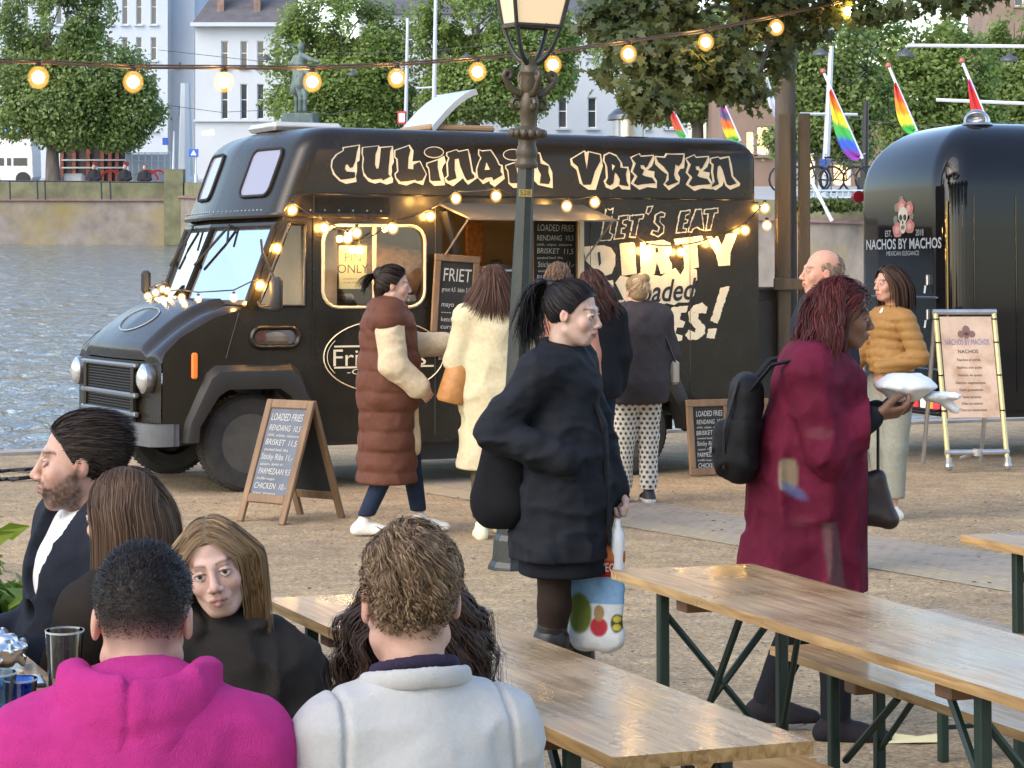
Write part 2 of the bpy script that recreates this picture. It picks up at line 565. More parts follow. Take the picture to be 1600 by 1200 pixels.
# ================================================================ the setting
def ground_material():
    m = bpy.data.materials.new('gravel_sand'); m.use_nodes = True
    nt = m.node_tree; b = nt.nodes['Principled BSDF']; L = nt.links.new
    tc = nt.nodes.new('ShaderNodeTexCoord')
    def noise(sc, det=4, rough=.6):
        n = nt.nodes.new('ShaderNodeTexNoise'); n.inputs['Scale'].default_value = sc; n.inputs['Detail'].default_value = det
        n.inputs['Roughness'].default_value = rough
        L(tc.outputs['Object'], n.inputs['Vector']); return n
    big = noise(.55, 5, .65); mid = noise(5, 6, .7); fine = noise(42, 5, .8)
    r1 = nt.nodes.new('ShaderNodeValToRGB')
    r1.color_ramp.elements[0].position = .34; r1.color_ramp.elements[0].color = (.37, .295, .20, 1)
    r1.color_ramp.elements[1].position = .68; r1.color_ramp.elements[1].color = (.57, .435, .265, 1)
    L(big.outputs['Fac'], r1.inputs[0])
    r2 = nt.nodes.new('ShaderNodeValToRGB')
    r2.color_ramp.elements[0].position = .3; r2.color_ramp.elements[0].color = (.72, .70, .68, 1)
    r2.color_ramp.elements[1].position = .7; r2.color_ramp.elements[1].color = (1.18, 1.16, 1.12, 1)
    L(mid.outputs['Fac'], r2.inputs[0])
    r3 = nt.nodes.new('ShaderNodeValToRGB')
    r3.color_ramp.elements[0].position = .34; r3.color_ramp.elements[0].color = (.42, .40, .38, 1)
    r3.color_ramp.elements[1].position = .66; r3.color_ramp.elements[1].color = (1.45, 1.43, 1.40, 1)
    L(fine.outputs['Fac'], r3.inputs[0])
    m1 = nt.nodes.new('ShaderNodeMix'); m1.data_type='RGBA'; m1.blend_type='MULTIPLY'; m1.inputs[0].default_value=1
    m2 = nt.nodes.new('ShaderNodeMix'); m2.data_type='RGBA'; m2.blend_type='MULTIPLY'; m2.inputs[0].default_value=1
    L(r1.outputs[0], m1.inputs[6]); L(r2.outputs[0], m1.inputs[7])
    L(m1.outputs[2], m2.inputs[6]); L(r3.outputs[0], m2.inputs[7])
    # a few dark specks of leaf and grit
    v = nt.nodes.new('ShaderNodeTexVoronoi'); v.inputs['Scale'].default_value = 5.0; v.inputs['Randomness'].default_value = 1
    L(tc.outputs['Object'], v.inputs['Vector'])
    mr = nt.nodes.new('ShaderNodeMapRange'); mr.inputs['From Min'].default_value=.03; mr.inputs['From Max'].default_value=.075
    mr.inputs['To Min'].default_value=.35; mr.inputs['To Max'].default_value=1
    L(v.outputs['Distance'], mr.inputs['Value'])
    m3 = nt.nodes.new('ShaderNodeMix'); m3.data_type='RGBA'; m3.blend_type='MULTIPLY'; m3.inputs[0].default_value=1
    cc = nt.nodes.new('ShaderNodeCombineColor')
    for i in range(3): L(mr.outputs[0], cc.inputs[i])
    L(m2.outputs[2], m3.inputs[6]); L(cc.outputs[0], m3.inputs[7])
    L(m3.outputs[2], b.inputs['Base Color'])
    b.inputs['Roughness'].default_value = .95; b.inputs['Specular IOR Level'].default_value = .2
    ad = nt.nodes.new('ShaderNodeMath'); ad.operation='MULTIPLY_ADD'; ad.inputs[1].default_value=2.2
    L(mid.outputs['Fac'], ad.inputs[0]); L(fine.outputs['Fac'], ad.inputs[2])
    bp = nt.nodes.new('ShaderNodeBump'); bp.inputs['Strength'].default_value=.9; bp.inputs['Distance'].default_value=.02
    L(ad.outputs[0], bp.inputs['Height']); L(bp.outputs[0], b.inputs['Normal'])
    return m

QA = Vector((-4.76, 22.0)); QD = Vector((.895, .446)).normalized()
def quay(t, off=0.0):
    n = Vector((-QD.y, QD.x))
    p = QA + QD*t + n*off
    return p.x, p.y
WATER = EYE - 3.19
M_ground = ground_material()
q0, q1 = quay(-70), quay(70)
g = MB()
g.sheet([W(-160, -60), W(160, -60), W(160, q1[1]), W(*q1), W(*q0), W(-160, q0[1])])
tag(g.build('ground', M_ground), kind='structure')

M_stone = mat('quay_stone', (.30,.28,.25), .9, var=.3, vscale=3, bump=.6, bscale=25)
g = MB()
a, b_, c_, d_ = quay(-70,.002), quay(70,.002), quay(70,.38), quay(-70,.38)
g.add([W(*a,-1.2),W(*b_,-1.2),W(*c_,-1.2),W(*d_,-1.2),W(*a,.03),W(*b_,.03),W(*c_,.03),W(*d_,.03)],
      [(0,3,2,1),(4,5,6,7),(0,1,5,4),(1,2,6,5),(2,3,7,6),(3,0,4,7)])
tag(g.build('quay_edge', M_stone), kind='structure')

def water_material():
    m = bpy.data.materials.new('pond_water'); m.use_nodes = True
    nt = m.node_tree; b = nt.nodes['Principled BSDF']; L = nt.links.new
    b.inputs['Base Color'].default_value = (.16, .19, .195, 1)
    b.inputs['Roughness'].default_value = .07; b.inputs['IOR'].default_value = 1.33
    b.inputs['Specular IOR Level'].default_value = .8
    tc = nt.nodes.new('ShaderNodeTexCoord'); mp = nt.nodes.new('ShaderNodeMapping')
    mp.inputs['Scale'].default_value = (1.15, .42, 1); mp.inputs['Rotation'].default_value = (0,0,.12)
    L(tc.outputs['Object'], mp.inputs[0])
    n1 = nt.nodes.new('ShaderNodeTexNoise'); n1.inputs['Scale'].default_value = 2.4; n1.inputs['Detail'].default_value = 4; n1.inputs['Roughness'].default_value=.55
    n1.inputs['Distortion'].default_value = .6
    n2 = nt.nodes.new('ShaderNodeTexNoise'); n2.inputs['Scale'].default_value = .35; n2.inputs['Detail'].default_value = 2
    L(mp.outputs[0], n1.inputs['Vector']); L(mp.outputs[0], n2.inputs['Vector'])
    ad = nt.nodes.new('ShaderNodeMath'); ad.operation='MULTIPLY_ADD'; ad.inputs[1].default_value=1.5
    L(n2.outputs['Fac'], ad.inputs[0]); L(n1.outputs['Fac'], ad.inputs[2])
    bp = nt.nodes.new('ShaderNodeBump'); bp.inputs['Strength'].default_value=1.0; bp.inputs['Distance'].default_value=.42
    L(ad.outputs[0], bp.inputs['Height']); L(bp.outputs[0], b.inputs['Normal'])
    return m
g = MB(); a = quay(-140, .2); b_ = quay(140, .2)
g.sheet([(a[0],a[1],WATER),(b_[0],b_[1],WATER),(b_[0]+60,b_[1]+200,WATER),(-260,260,WATER),(-260,a[1],WATER)])
tag(g.build('pond_water', water_material()), kind='structure')

# far banks
M_brick = mat('far_brick', (.20,.175,.15), .95, var=.35, vscale=1.6, bump=.4, bscale=10, dirt=(.24,.19,.07), dscale=.5, detail=8)
M_coping = mat('far_coping', (.20,.13,.12), .9, var=.2, vscale=2)
M_moss = mat('far_moss_bank', (.15,.15,.085), .95, var=.4, vscale=1.5, bump=.8, bscale=6)
CX, CD = -14.3, 100.0
def bank_wall(p, q, zt, zl, name, label):
    """p, q: (x, d) ends; zt top level at both ends; zl ledge level at both ends"""
    r = empty(name, (p[0], p[1], WATER)); inv = r.matrix_world.inverted()
    dx = Vector((q[0]-p[0], q[1]-p[1])).normalized(); n = Vector((dx.y, -dx.x))
    if n.y > 0: n = -n
    def P(e, off, z): 
        b = p if e == 0 else q
        return inv @ Vector((b[0]+n.x*off, b[1]+n.y*off, z))
    def slab(nm, o0, o1, z0, z1, m):
        vs = [P(0,o0,z0[0]),P(1,o0,z0[1]),P(1,o1,z0[1]),P(0,o1,z0[0]),P(0,o0,z1[0]),P(1,o0,z1[1]),P(1,o1,z1[1]),P(0,o1,z1[0])]
        MB().add(vs, [(0,3,2,1),(4,5,6,7),(0,1,5,4),(1,2,6,5),(2,3,7,6),(3,0,4,7)]).build(nm, m, r)
    wb = (WATER-.5, WATER-.5)
    slab('brick_face', 0, -.6, wb, zl, M_brick)
    slab('ledge', .12, -.5, zl, (zl[0]+.1, zl[1]+.1), M_coping)
    slab('mossy_parapet', -.15, -.7, (zl[0]+.1, zl[1]+.1), zt, M_moss)
    tag(r, label, 'wall')
    return r
bank_wall((-60, 106), (CX, CD), (1.14,1.14), (.355,.355), 'quay_wall', 'long mossy brick quay wall across the pond left of the truck')
RB = (8.2, 62.0); RDV = Vector((RB[0]-CX, RB[1]-CD))
RE = (CX+RDV.x*1.9, CD+RDV.y*1.9)
bank_wall((CX, CD), RE, (1.14,.55), (.5,.1), 'quay_wall', 'grey quay wall across the water seen between tree trunk and trailer')
p_ = MB().box((0,0,0),(.8,.8,3.2)).build('corner_pier', M_moss)
p_.location = (CX+.1, CD-.3, .1); tag(p_, 'mossy square pier at the corner of the far quay wall', 'pier')

M_pave = mat('far_paving', (.36,.35,.34), .9, var=.15, vscale=.6)
g = MB()
g.sheet([(-60,106.4,1.1),(CX,CD+.5,1.1),(RE[0],RE[1]+.5,.5),(300,RE[1]+.5,.5),(300,600,2.0),(-400,600,2.0),(-400,106.4,1.1)])
tag(g.build('far_street', M_pave), kind='structure')

# far railing: each post a part
M_iron = mat('dark_iron', (.03,.03,.035), .5, metal=.3)
r = empty('quay_railing', at(0, 290, 100.3)); inv = r.matrix_world.inverted()
MB().tube([inv @ at(-40,282,100.3), inv @ at(262,285,100.0)], .035, 6).build('rail', M_iron, r)
for px in (15, 58, 70, 158, 172, 257):
    MB().tube([inv @ at(px,282,100.2), inv @ at(px+1,311,99.7)], .035, 6).build('post', M_iron, r)
tag(r, 'thin dark iron railing along the far left quay', 'railing')

# ---------------------------------------------------------------- buildings
M_white = mat('white_render', (.43,.48,.54), .85, var=.06, vscale=.4)
M_white2 = mat('white_render_warm', (.45,.48,.50), .85, var=.06, vscale=.4)
M_frame = mat('window_frame_white', (.75,.76,.76), .6)
M_pane = mat('dark_window_glass', (.05,.055,.065), .08, spec=.8)
M_roof = mat('slate_roof', (.10,.095,.10), .8, var=.3, vscale=1.5)
M_chim = mat('chimney_brick', (.22,.15,.12), .9, var=.3, vscale=3)
M_brownwall = mat('brown_facade', (.23,.16,.12), .9, var=.2, vscale=.6)

def facade(name, label, D, x0, x1, ytop, ybot, wins, wall, depth=8.0, frame=M_frame, pane=M_pane, zbot=None, rec=.25):
    """building whose front is given in picture units at distance D; wins: (xa, xb, ya, yb)"""
    k = D/FPX
    root = empty(name, at((x0+x1)/2, ybot, D))
    ox, oz = (x0+x1)/2, ybot
    def L2(px, py): return ((px-ox)*k, (oz-py)*k)
    xs = sorted({x0, x1, *[w[0] for w in wins], *[w[1] for w in wins]})
    ys = sorted({ytop, ybot, *[w[2] for w in wins], *[w[3] for w in wins]})
    mb = MB()
    for i in range(len(xs)-1):
        for j in range(len(ys)-1):
            cx, cy = (xs[i]+xs[i+1])/2, (ys[j]+ys[j+1])/2
            if any(w[0]<cx<w[1] and w[2]<cy<w[3] for w in wins): continue
            a = L2(xs[i], ys[j+1]); b = L2(xs[i+1], ys[j])
            mb.sheet([(a[0],0,a[1]),(b[0],0,a[1]),(b[0],0,b[1]),(a[0],0,b[1])])
    for w in wins:   # reveals
        a = L2(w[0], w[3]); b = L2(w[1], w[2])
        c = [(a[0],a[1]),(b[0],a[1]),(b[0],b[1]),(a[0],b[1])]
        for q in range(4):
            p, n = c[q], c[(q+1)%4]
            mb.sheet([(p[0],0,p[1]),(p[0],rec,p[1]),(n[0],rec,n[1]),(n[0],0,n[1])])
    a = L2(x0, ybot); b = L2(x1, ytop)
    c = [(a[0],a[1]),(b[0],a[1]),(b[0],b[1]),(a[0],b[1])]
    for q in range(4):
        p, n = c[q], c[(q+1)%4]
        mb.sheet([(p[0],0,p[1]),(n[0],0,n[1]),(n[0],depth,n[1]),(p[0],depth,p[1])])
    mb.sheet([(q[0],depth,q[1]) for q in c])
    mb.build('wall', wall, root)
    for w in wins:
        a = L2(w[0], w[3]); b = L2(w[1], w[2])
        wd, hh = b[0]-a[0], b[1]-a[1]; t = min(.09, wd*.12)
        f = MB()
        for (u, v, s1, s2) in ((wd/2, t/2, wd, t),(wd/2, hh-t/2, wd, t),(t/2, hh/2, t, hh-2*t),(wd-t/2, hh/2, t, hh-2*t),(wd/2, hh*.55, wd-2*t, t*.8)):
            f.box((a[0]+u, rec-.06, a[1]+v), (s1, .08, s2))
        wo = f.build('window', frame, root)
        MB().sheet([(a[0]+t*.5,rec-.02,a[1]+t*.5),(b[0]-t*.5,rec-.02,a[1]+t*.5),(b[0]-t*.5,rec-.02,b[1]-t*.5),(a[0]+t*.5,rec-.02,b[1]-t*.5)]).build('pane', pane, wo)
        MB().box(((a[0]+b[0])/2, -.08, a[1]-.06), (wd+.25, .2, .1)).build('sill', wall, wo)
    return root, L2, k

wA = []
for (ya, yb) in ((-60,-18),(-12,38),(58,94),(116,150),(168,204)):
    for xc in (12, 40, 68, 92, 121, 150, 172, 195, 217, 240):
        wA.append((xc-4.5, xc+4.5, ya, yb))
bA, LA, kA = facade('white_office_building', '', 150, -90, 262, -120, 292, wA, M_white)
tag(bA, 'tall white office block with narrow dark windows behind the left tree', 'building')
wA2 = [(279,283,97,106),(279,283,165,182)]
bA2, _, _ = facade('white_corner_wing', '', 152, 262.5, 304, -100, 292, wA2, M_white)
tag(bA2, 'blank white corner wing beside the tall office block', 'building')
wB = [(xc-5.5, xc+5.5, ya, yb) for xc in (351,381,407,434) for (ya,yb) in ((64,106),(131,186))]
bB, LB, kB = facade('white_townhouse', '', 145, 305, 452, 42, 292, wB, M_white2)
p0 = LB(300,42); p1 = LB(458,36); p2 = LB(345,-18)
MB().box(((p0[0]+p1[0])/2, -.3, (p0[1]+p1[1])/2),(p1[0]-p0[0], .9, p1[1]-p0[1])).build('cornice', M_white2, bB)
c0 = LB(303,190); c1 = LB(455,187)
MB().box(((c0[0]+c1[0])/2, -.12, (c0[1]+c1[1])/2),(c1[0]-c0[0], .25, c1[1]-c0[1])).build('string_course', M_white2, bB)
e0, e1, t0, t1 = LB(302,36), LB(456,36), LB(330,-30), LB(450,-30)
rf = MB().add([(e0[0],-.4,e0[1]),(e1[0],-.4,e1[1]),(e1[0],8,e1[1]),(e0[0],8,e0[1]),(t0[0],4,t0[1]),(t1[0],4,t1[1])],[(0,1,5,4),(1,2,5),(2,3,4,5),(3,0,4),(3,2,1,0)]).build('roof', M_roof, bB)
for (xa, xb) in ((336,347),(394,404)):
    a, b = LB(xa,30), LB(xb,-40)
    MB().box(((a[0]+b[0])/2, 1.4, (a[1]+b[1])/2),(b[0]-a[0],1.0,b[1]-a[1])).build('chimney', M_chim, rf)
tag(bB, 'white townhouse with dark slate roof and tall windows above the cab', 'building')
lettering('shop_sign', [('café', LB(325,207)[0], LB(325,207)[1], .5)], mat('sign_white',(.85,.85,.85),.5,emit=(1,1,1),estr=.6), bB, lambda a,b,h:(a,h,b), -.03)

wC = [(xc-7, xc+7, ya, yb) for xc in (600,640,700,745,790,834,879,925,981,1006,1046) for (ya,yb) in ((40,88),(152,200))]
bC, LC, kC = facade('pale_hotel_building', '', 132, 560, 1075, 22, 292, wC, M_white2)
e0, e1, t0, t1 = LC(555,22), LC(1080,22), LC(580,-25), LC(1060,-25)
MB().add([(e0[0],-.4,e0[1]),(e1[0],-.4,e1[1]),(e1[0],9,e1[1]),(e0[0],9,e0[1]),(t0[0],4,t0[1]),(t1[0],4,t1[1])],[(0,1,5,4),(1,2,5),(2,3,4,5),(3,0,4),(3,2,1,0)]).build('roof', M_roof, bC)
tag(bC, 'long pale building with grey roof and white framed windows behind lamppost', 'building')
bE, LE, kE = facade('brown_tower', '', 170, 1545, 1680, -120, 270, [(1585,1600,-20,10)], M_brownwall)
tag(bE, 'brown brick building in the top right corner behind scaffold', 'building')
wF = [(1166,1178,205,240),(1182,1202,197,242),(1216,1232,203,245),(1240,1276,200,232),(1244,1274,238,288),(1300,1330,255,290)]
bF, LF, kF = facade('cafe_building', '', 92, 1130, 1420, 150, 300, wF, M_brownwall, pane=mat('lit_window',(.8,.5,.2),.4,emit=(1.0,.55,.18),estr=1.2))
tag(bF, 'brown cafe with warm lit windows behind the tree trunk', 'building')

# ---------------------------------------------------------------- trees
def leaf_material(name, tr=.5):
    if name in _mats: return _mats[name]
    m = bpy.data.materials.new(name); m.use_nodes = True
    nt = m.node_tree; b = nt.nodes['Principled BSDF']; L = nt.links.new
    out = nt.nodes['Material Output']
    a = nt.nodes.new('ShaderNodeAttribute'); a.attribute_name = 'Col'
    L(a.outputs['Color'], b.inputs['Base Color']); b.inputs['Roughness'].default_value = .45
    t = nt.nodes.new('ShaderNodeBsdfTranslucent'); L(a.outputs['Color'], t.inputs[0])
    mx = nt.nodes.new('ShaderNodeMixShader'); mx.inputs[0].default_value = tr
    L(b.outputs[0], mx.inputs[1]); L(t.outputs[0], mx.inputs[2]); L(mx.outputs[0], out.inputs[0])
    _mats[name] = m
    return m
M_leaf = leaf_material('leaves')
M_bark = mat('bark', (.10,.085,.07), .95, var=.4, vscale=6, bump=1.0, bscale=18, stretch=(1,1,.25))

DIAMOND = (np.array([(-.5,0,0),(0,-.32,.06),(.5,0,0),(0,.32,.06)]), [(0,1,2,3)])
def maple():
    pts = [(-.5,0),(-.30,-.12),(-.30,-.38),(-.06,-.24),(.12,-.46),(.16,-.16),(.5,0),(.16,.16),(.12,.46),(-.06,.24),(-.30,.38),(-.30,.12)]
    v = [(x,y,.10*abs(y)-.12*x*x) for x,y in pts]
    return np.array(v), [tuple(range(12))]
MAPLE = maple()

def leaf_cloud(lobes, n, size, cols, shape=DIAMOND, r=None, shell=.55, up=.6, droop=0.0, clump=1.2):
    """lobes: (cx,cy,cz,rx,ry,rz,weight)"""
    r = r or rng
    lob = np.array([l[:6] for l in lobes]); w = np.array([l[6] if len(l)>6 else 1 for l in lobes], float); w /= w.sum()
    k = r.choice(len(lobes), n, p=w)
    u = r.normal(size=(n,3)); u /= np.linalg.norm(u,axis=1)[:,None]
    rad = (shell + (1-shell)*r.random(n)**.6) * (.82+.36*r.random(n))
    rad = np.where(r.random(n) < .12, r.random(n)**.5, rad)
    C = lob[k,:3] + u*lob[k,3:]*rad[:,None]
    # gaps: drop leaves where clump noise is low
    nz = vnoise(C, clump, 11) *.6+ vnoise(C, clump*2.3, 12)*.4
    keep = nz > .42
    C, u, k, nz = C[keep], u[keep], k[keep], nz[keep]
    C = C + r.normal(size=C.shape)*size*.3
    m = len(C)
    nrm = u*.7 + r.normal(size=(m,3))*.6 + np.array([0,0,up]); nrm /= np.linalg.norm(nrm,axis=1)[:,None]
    t = r.normal(size=(m,3)) + np.array([0,0,-droop]); t -= nrm*(t*nrm).sum(1)[:,None]; t /= np.linalg.norm(t,axis=1)[:,None]+1e-9
    b = np.cross(nrm, t)
    s = size*(.65+.7*r.random(m))
    sv, sf = shape
    V = C[:,None,:] + s[:,None,None]*(sv[None,:,0:1]*t[:,None,:]+sv[None,:,1:2]*b[:,None,:]+sv[None,:,2:3]*nrm[:,None,:])
    nv = len(sv)
    F = (np.arange(m)[:,None]*nv + np.array(sf[0])[None,:])
    ca = np.array(cols[0]); cb = np.array(cols[1])
    mixv = np.clip(vnoise(C, .55/size*.12, 5)*.6 + r.random(m)*.55 - .1, 0, 1)[:,None]
    cc = ca*(1-mixv)+cb*mixv
    cc = np.repeat(cc, nv, axis=0)
    return V.reshape(-1,3), F, cc

def tree(name, label, base, trunk_h, trunk_r, lobes, n, size, cols, shape=DIAMOND, group=None, limbs=True, lean=0.0, **kw):
    root = empty(name, base)
    mb = MB()
    top = Vector((lean, 0, trunk_h))
    mb.tube([(0,0,-.1),(trunk_r*.1,0,trunk_h*.1),(lean*.4,0,trunk_h*.5),tuple(top)], [trunk_r*1.45,trunk_r*1.05,trunk_r*.9,trunk_r*.75], 10)
    if limbs:
        rr = random.Random(len(name)+n)
        for l in lobes:
            e = Vector(l[:3]); s0 = Vector((lean*.8,0,trunk_h*(.72+.2*rr.random())))
            m1 = s0.lerp(e,.4)+Vector((rr.uniform(-.3,.3),rr.uniform(-.3,.3),rr.uniform(0,.4)))*trunk_r*4
            mb.tube([s0, m1, e], [trunk_r*.5, trunk_r*.3, trunk_r*.1], 6)
            for q in range(4):
                t = e + Vector((rr.uniform(-1,1)*l[3],rr.uniform(-1,1)*l[4],rr.uniform(-.6,1)*l[5]))*.8
                mb.tube([m1.lerp(e,.5+.1*q), t], [trunk_r*.16, trunk_r*.04], 5)
    mb.build('trunk', M_bark, root, smooth=60)
    V, F, cc = leaf_cloud(lobes, n, size, cols, shape, **kw)
    me = np_mesh('crown', V, F, cc, smooth=False)
    o = link('crown', me, M_leaf, root)
    tag(root, label, 'tree', group)
    return root

CH = ((.12,.20,.05),(.27,.34,.11))
LIN = ((.14,.23,.05),(.30,.38,.11))
def far_tree(name, label, px, D, ybase, blobs, n, size, cols, tr=.25, group='trees along the far bank', **kw):
    base = at(px, ybase, D); k = D/FPX
    lobes = []
    for (bx, by, rx, ry, *dy) in blobs:
        lobes.append(((bx-px)*k, dy[0] if dy else 0.0, (ybase-by)*k, rx*k, max(rx,ry)*k*.8, ry*k, rx*ry))
    th = min(l[2]-l[5]*.3 for l in lobes)
    return tree(name, label, base, th, tr, lobes, n, size, cols, group=group, **kw)

far_tree('chestnut_tree', 'round leafy chestnut tree on the far quay at the left edge', 82, 104, 290,
         [(70,40,85,60),(120,20,60,50),(30,110,75,55),(150,120,85,60),(90,160,95,52),(205,165,58,50),(20,190,50,32),(110,205,70,30),(180,215,50,22)], 60000, .19, CH, tr=.33, clump=.8)
far_tree('plane_tree', 'large bright green tree behind the equestrian statue', 545, 122, 292,
         [(520,40,80,55),(470,90,60,55),(580,60,70,60),(545,120,95,60),(480,160,70,40),(600,150,55,50),(560,190,70,25)], 52000, .22, LIN, tr=.35, clump=.7)
far_tree('plane_tree', 'tall green tree between the white poles and the lamppost', 735, 120, 292,
         [(735,20,90,55),(690,80,60,60),(780,90,70,60),(730,140,80,50),(800,160,60,35),(680,170,40,40),(850,60,60,60),(860,120,45,40)], 52000, .22, LIN, tr=.35, clump=.7)
far_tree('plane_tree', 'leafy tree behind the chimney cap of the truck', 1090, 100, 292,
         [(1000,60,80,70),(1080,130,80,60),(1040,160,70,40),(1130,60,80,60),(1150,150,60,50)], 32000, .20, CH, tr=.3, clump=.7)
far_tree('linden_tree', 'green tree behind the rainbow flag nearest the trunk', 1285, 78, 305,
         [(1290,80,80,60),(1250,140,60,50),(1340,150,60,50),(1290,190,70,40),(1230,220,50,35),(1330,230,40,30)], 30000, .17, CH, tr=.28, clump=.9)
far_tree('linden_tree', 'dense green tree above the black trailer', 1440, 84, 305,
         [(1420,60,90,60),(1480,110,80,60),(1400,150,80,50),(1500,180,70,40),(1440,210,80,40)], 36000, .18, LIN, tr=.3, clump=.9)
far_tree('linden_tree', 'bright green tree at the right edge of the far bank', 1590, 90, 305,
         [(1590,80,60,60),(1610,150,70,60),(1570,200,60,40),(1640,60,60,60)], 26000, .19, LIN, tr=.3, clump=.9)

# near tree with stakes behind the truck's tail
TD = 21.2
tb = W(gx(1227,TD), TD)
k = TD/FPX
def nl(px, py, rx, ry, d, w=1.0):
    p = at(px, py, d)
    return (p.x-tb.x, p.y-tb.y, p.z-tb.z, rx*d/FPX, (rx+ry)*.5*d/FPX, ry*d/FPX, rx*ry*w)
lob = [nl(985,90,75,55,18.2),nl(945,40,55,45,18.5),nl(1010,160,50,30,17.8,1.4),nl(1060,110,60,45,18.2),nl(1120,60,70,50,18.6),nl(1130,125,55,35,18.4,1.3),
       nl(1175,150,32,26,18.9,1.3),nl(1020,15,70,40,18.6),nl(1200,20,60,40,19.5),nl(1262,50,38,42,19.8),nl(1290,10,50,30,19.5),nl(1370,20,40,26,18.8),
       nl(1425,5,50,26,18.6),nl(1505,5,45,18,18.4),nl(1100,-40,160,50,19),nl(1350,-50,150,50,19),nl(1550,-35,60,35,18.6),nl(1212,90,26,40,20.4)]
nt_ = tree('staked_tree', 'near tree with wooden stakes and hanging leaves at the truck tail', tb, 6.2, .105, lob, 11000, .095, ((.055,.08,.03),(.12,.155,.06)), shape=MAPLE, limbs=False, shell=.3, up=.5, droop=.8, clump=3.4)
br_ = MB()
for l in lob:
    e = Vector(l[:3]); s0 = Vector((0,0,max(3.2,min(5.6,e.z+.5)))); m1 = s0.lerp(e,.5)+Vector((0,0,.25))
    br_.tube([s0,m1,e],[.030,.018,.006],5)
    for q in range(5):
        t_ = e+Vector((random.uniform(-1,1)*l[3],random.uniform(-1,1)*l[4],random.uniform(-1,.6)*l[5]))*.8
        br_.tube([m1.lerp(e,.3+.14*q),t_],[.009,.003],4)
br_.build('branches', M_bark, nt_)
M_stake = mat('stake_wood', (.10,.08,.055), .9, var=.3, vscale=9, bump=.5, bscale=40, stretch=(1,1,.15))
for (px, yt, dd, wd) in ((1218,178,-.35,.115),(1251,177,-.25,.10)):
    zt = at(px,yt,TD+dd).z - tb.z
    st = MB().rbox(((px-1227)*k, dd, zt/2),(wd,.09,zt), .008).build('stake', M_stake, nt_)
MB().rbox((.03,-.42,1.62),(.36,.05,.10),.006).build('crossbar', M_stake, nt_)

# trees behind the camera: the place goes on there and the dark vans mirror it
for i, (x, d, h) in enumerate(((-11,-6,6.5),(-4.5,-8,7),(2.5,-7,6.2),(9.5,-8,7.2),(17,-7,6.8))):
    tree('square_tree', ['big tree of the square, far to the left behind the viewer','broad tree of the square, left behind the viewer','leafy tree of the square, right behind the viewer','tall tree of the square, farther right behind the viewer','last tree of the square, far right behind the viewer'][i],
         W(x,d), h*.6, .22, [(0,0,h,3.2,3.0,2.4),(1.6,.5,h+1.8,2.4,2.4,2.0),(-1.7,-.4,h+1.5,2.4,2.4,2.0),(0,0,h+3.2,2,2,1.6)], 4200, .62, CH, group='trees of the square behind the viewer', limbs=False)
# ================================================================ across the pond: street furniture
M_pole = mat('pale_metal_pole', (.50,.54,.58), .45, metal=.3)
M_black = mat('black_paint', (.015,.015,.016), .5)
M_dkgrey = mat('dark_grey_paint', (.06,.065,.07), .5)
M_red = mat('red_paint', (.45,.04,.035), .5)
M_whitep = mat('white_paint', (.78,.79,.80), .5)
M_blue = mat('blue_sign', (.03,.10,.45), .45)

def pole(px0, py0, px1, py1, D, r, name, label, arm=None):
    b = at(px1, py1, D); ro = empty(name, b)
    t = at(px0, py0, D) - b
    MB().tube([(0,0,0), tuple(t*.5), tuple(t)], [r*1.25, r, r*.75], 8).build('shaft', M_pole, ro)
    MB().tube([(0,0,0),(0,0,.5)], [r*2,r*1.9], 8).build('foot', M_pole, ro)
    if arm:
        for (ax, ay, bx, by) in arm:
            MB().tube([tuple(at(ax,ay,D)-b), tuple(at(bx,by,D)-b)], r*.5, 6).build('arm', M_pole, ro)
    tag(ro, label, 'pole', 'poles of the tram wires')
    return ro, b
p1_, b1 = pole(637, 28, 632, 292, 112, .09, 'tram_pole', 'slim white pole carrying a small red lit box above the truck roof')
sb = MB().rbox(tuple(at(628,184,112)-b1-Vector((0,.15,0))),(.40,.2,.62),.03).build('sign_box', M_red, p1_)
sb2 = MB().box(tuple(at(628,184,112)-b1-Vector((0,.27,0))),(.24,.03,.4)).build('lit_face', mat('lit_face',(.9,.9,.9),.4,emit=(1,.85,.85),estr=1.0), sb)
pole(681, -20, 676, 292, 108, .10, 'tram_pole', 'tall pale pole left of the open roof hatch', [(650,138,681,136),(676,150,720,148)])
pole(1299, 72, 1288, 310, 64, .09, 'tram_pole', 'pale steel pole with a blue square sign beside the staked tree', [(1250,178,1340,179)])
_tp = [o for o in bpy.data.objects if o.name.startswith('tram_pole')][-1]
bb = at(1288,310,64)
for (xx, yy, w, h, m_) in ((1288,256,.26,.26,M_blue),(1288,270,.16,.12,M_whitep)):
    MB().rbox(tuple(at(xx,yy,64)-bb-Vector((0,.13,0))),(w,.03,h),.01).build('sign_plate', m_, _tp)
pole(1353, 158, 1350, 305, 66, .10, 'tram_pole', 'dark slim pole just left of the black trailer roof')
_tp = [o for o in bpy.data.objects if o.name.startswith('tram_pole')][-1]
for c in _tp.children: c.data.materials[0] = M_black
pole(272, 205, 270, 290, 104, .055, 'sign_pole', 'thin pole with blue one way sign before the white building')
_tp = [o for o in bpy.data.objects if o.name == 'sign_pole'][0]
MB().rbox(tuple(at(259,221,104)-at(270,290,104)-Vector((0,.1,0))),(.26,.03,.32),.01).build('sign_plate', M_blue, _tp)
pole(290, 130, 290, 292, 110, .30, 'column', 'thick pale round column beside the white corner wing')
pole(306, 235, 306, 290, 103, .04, 'sign_pole', 'thin pole with blue crossing sign next to the cab roof')
_tp = [o for o in bpy.data.objects if o.name.startswith('sign_pole')][-1]
v = at(303,239,103)-at(306,290,103)
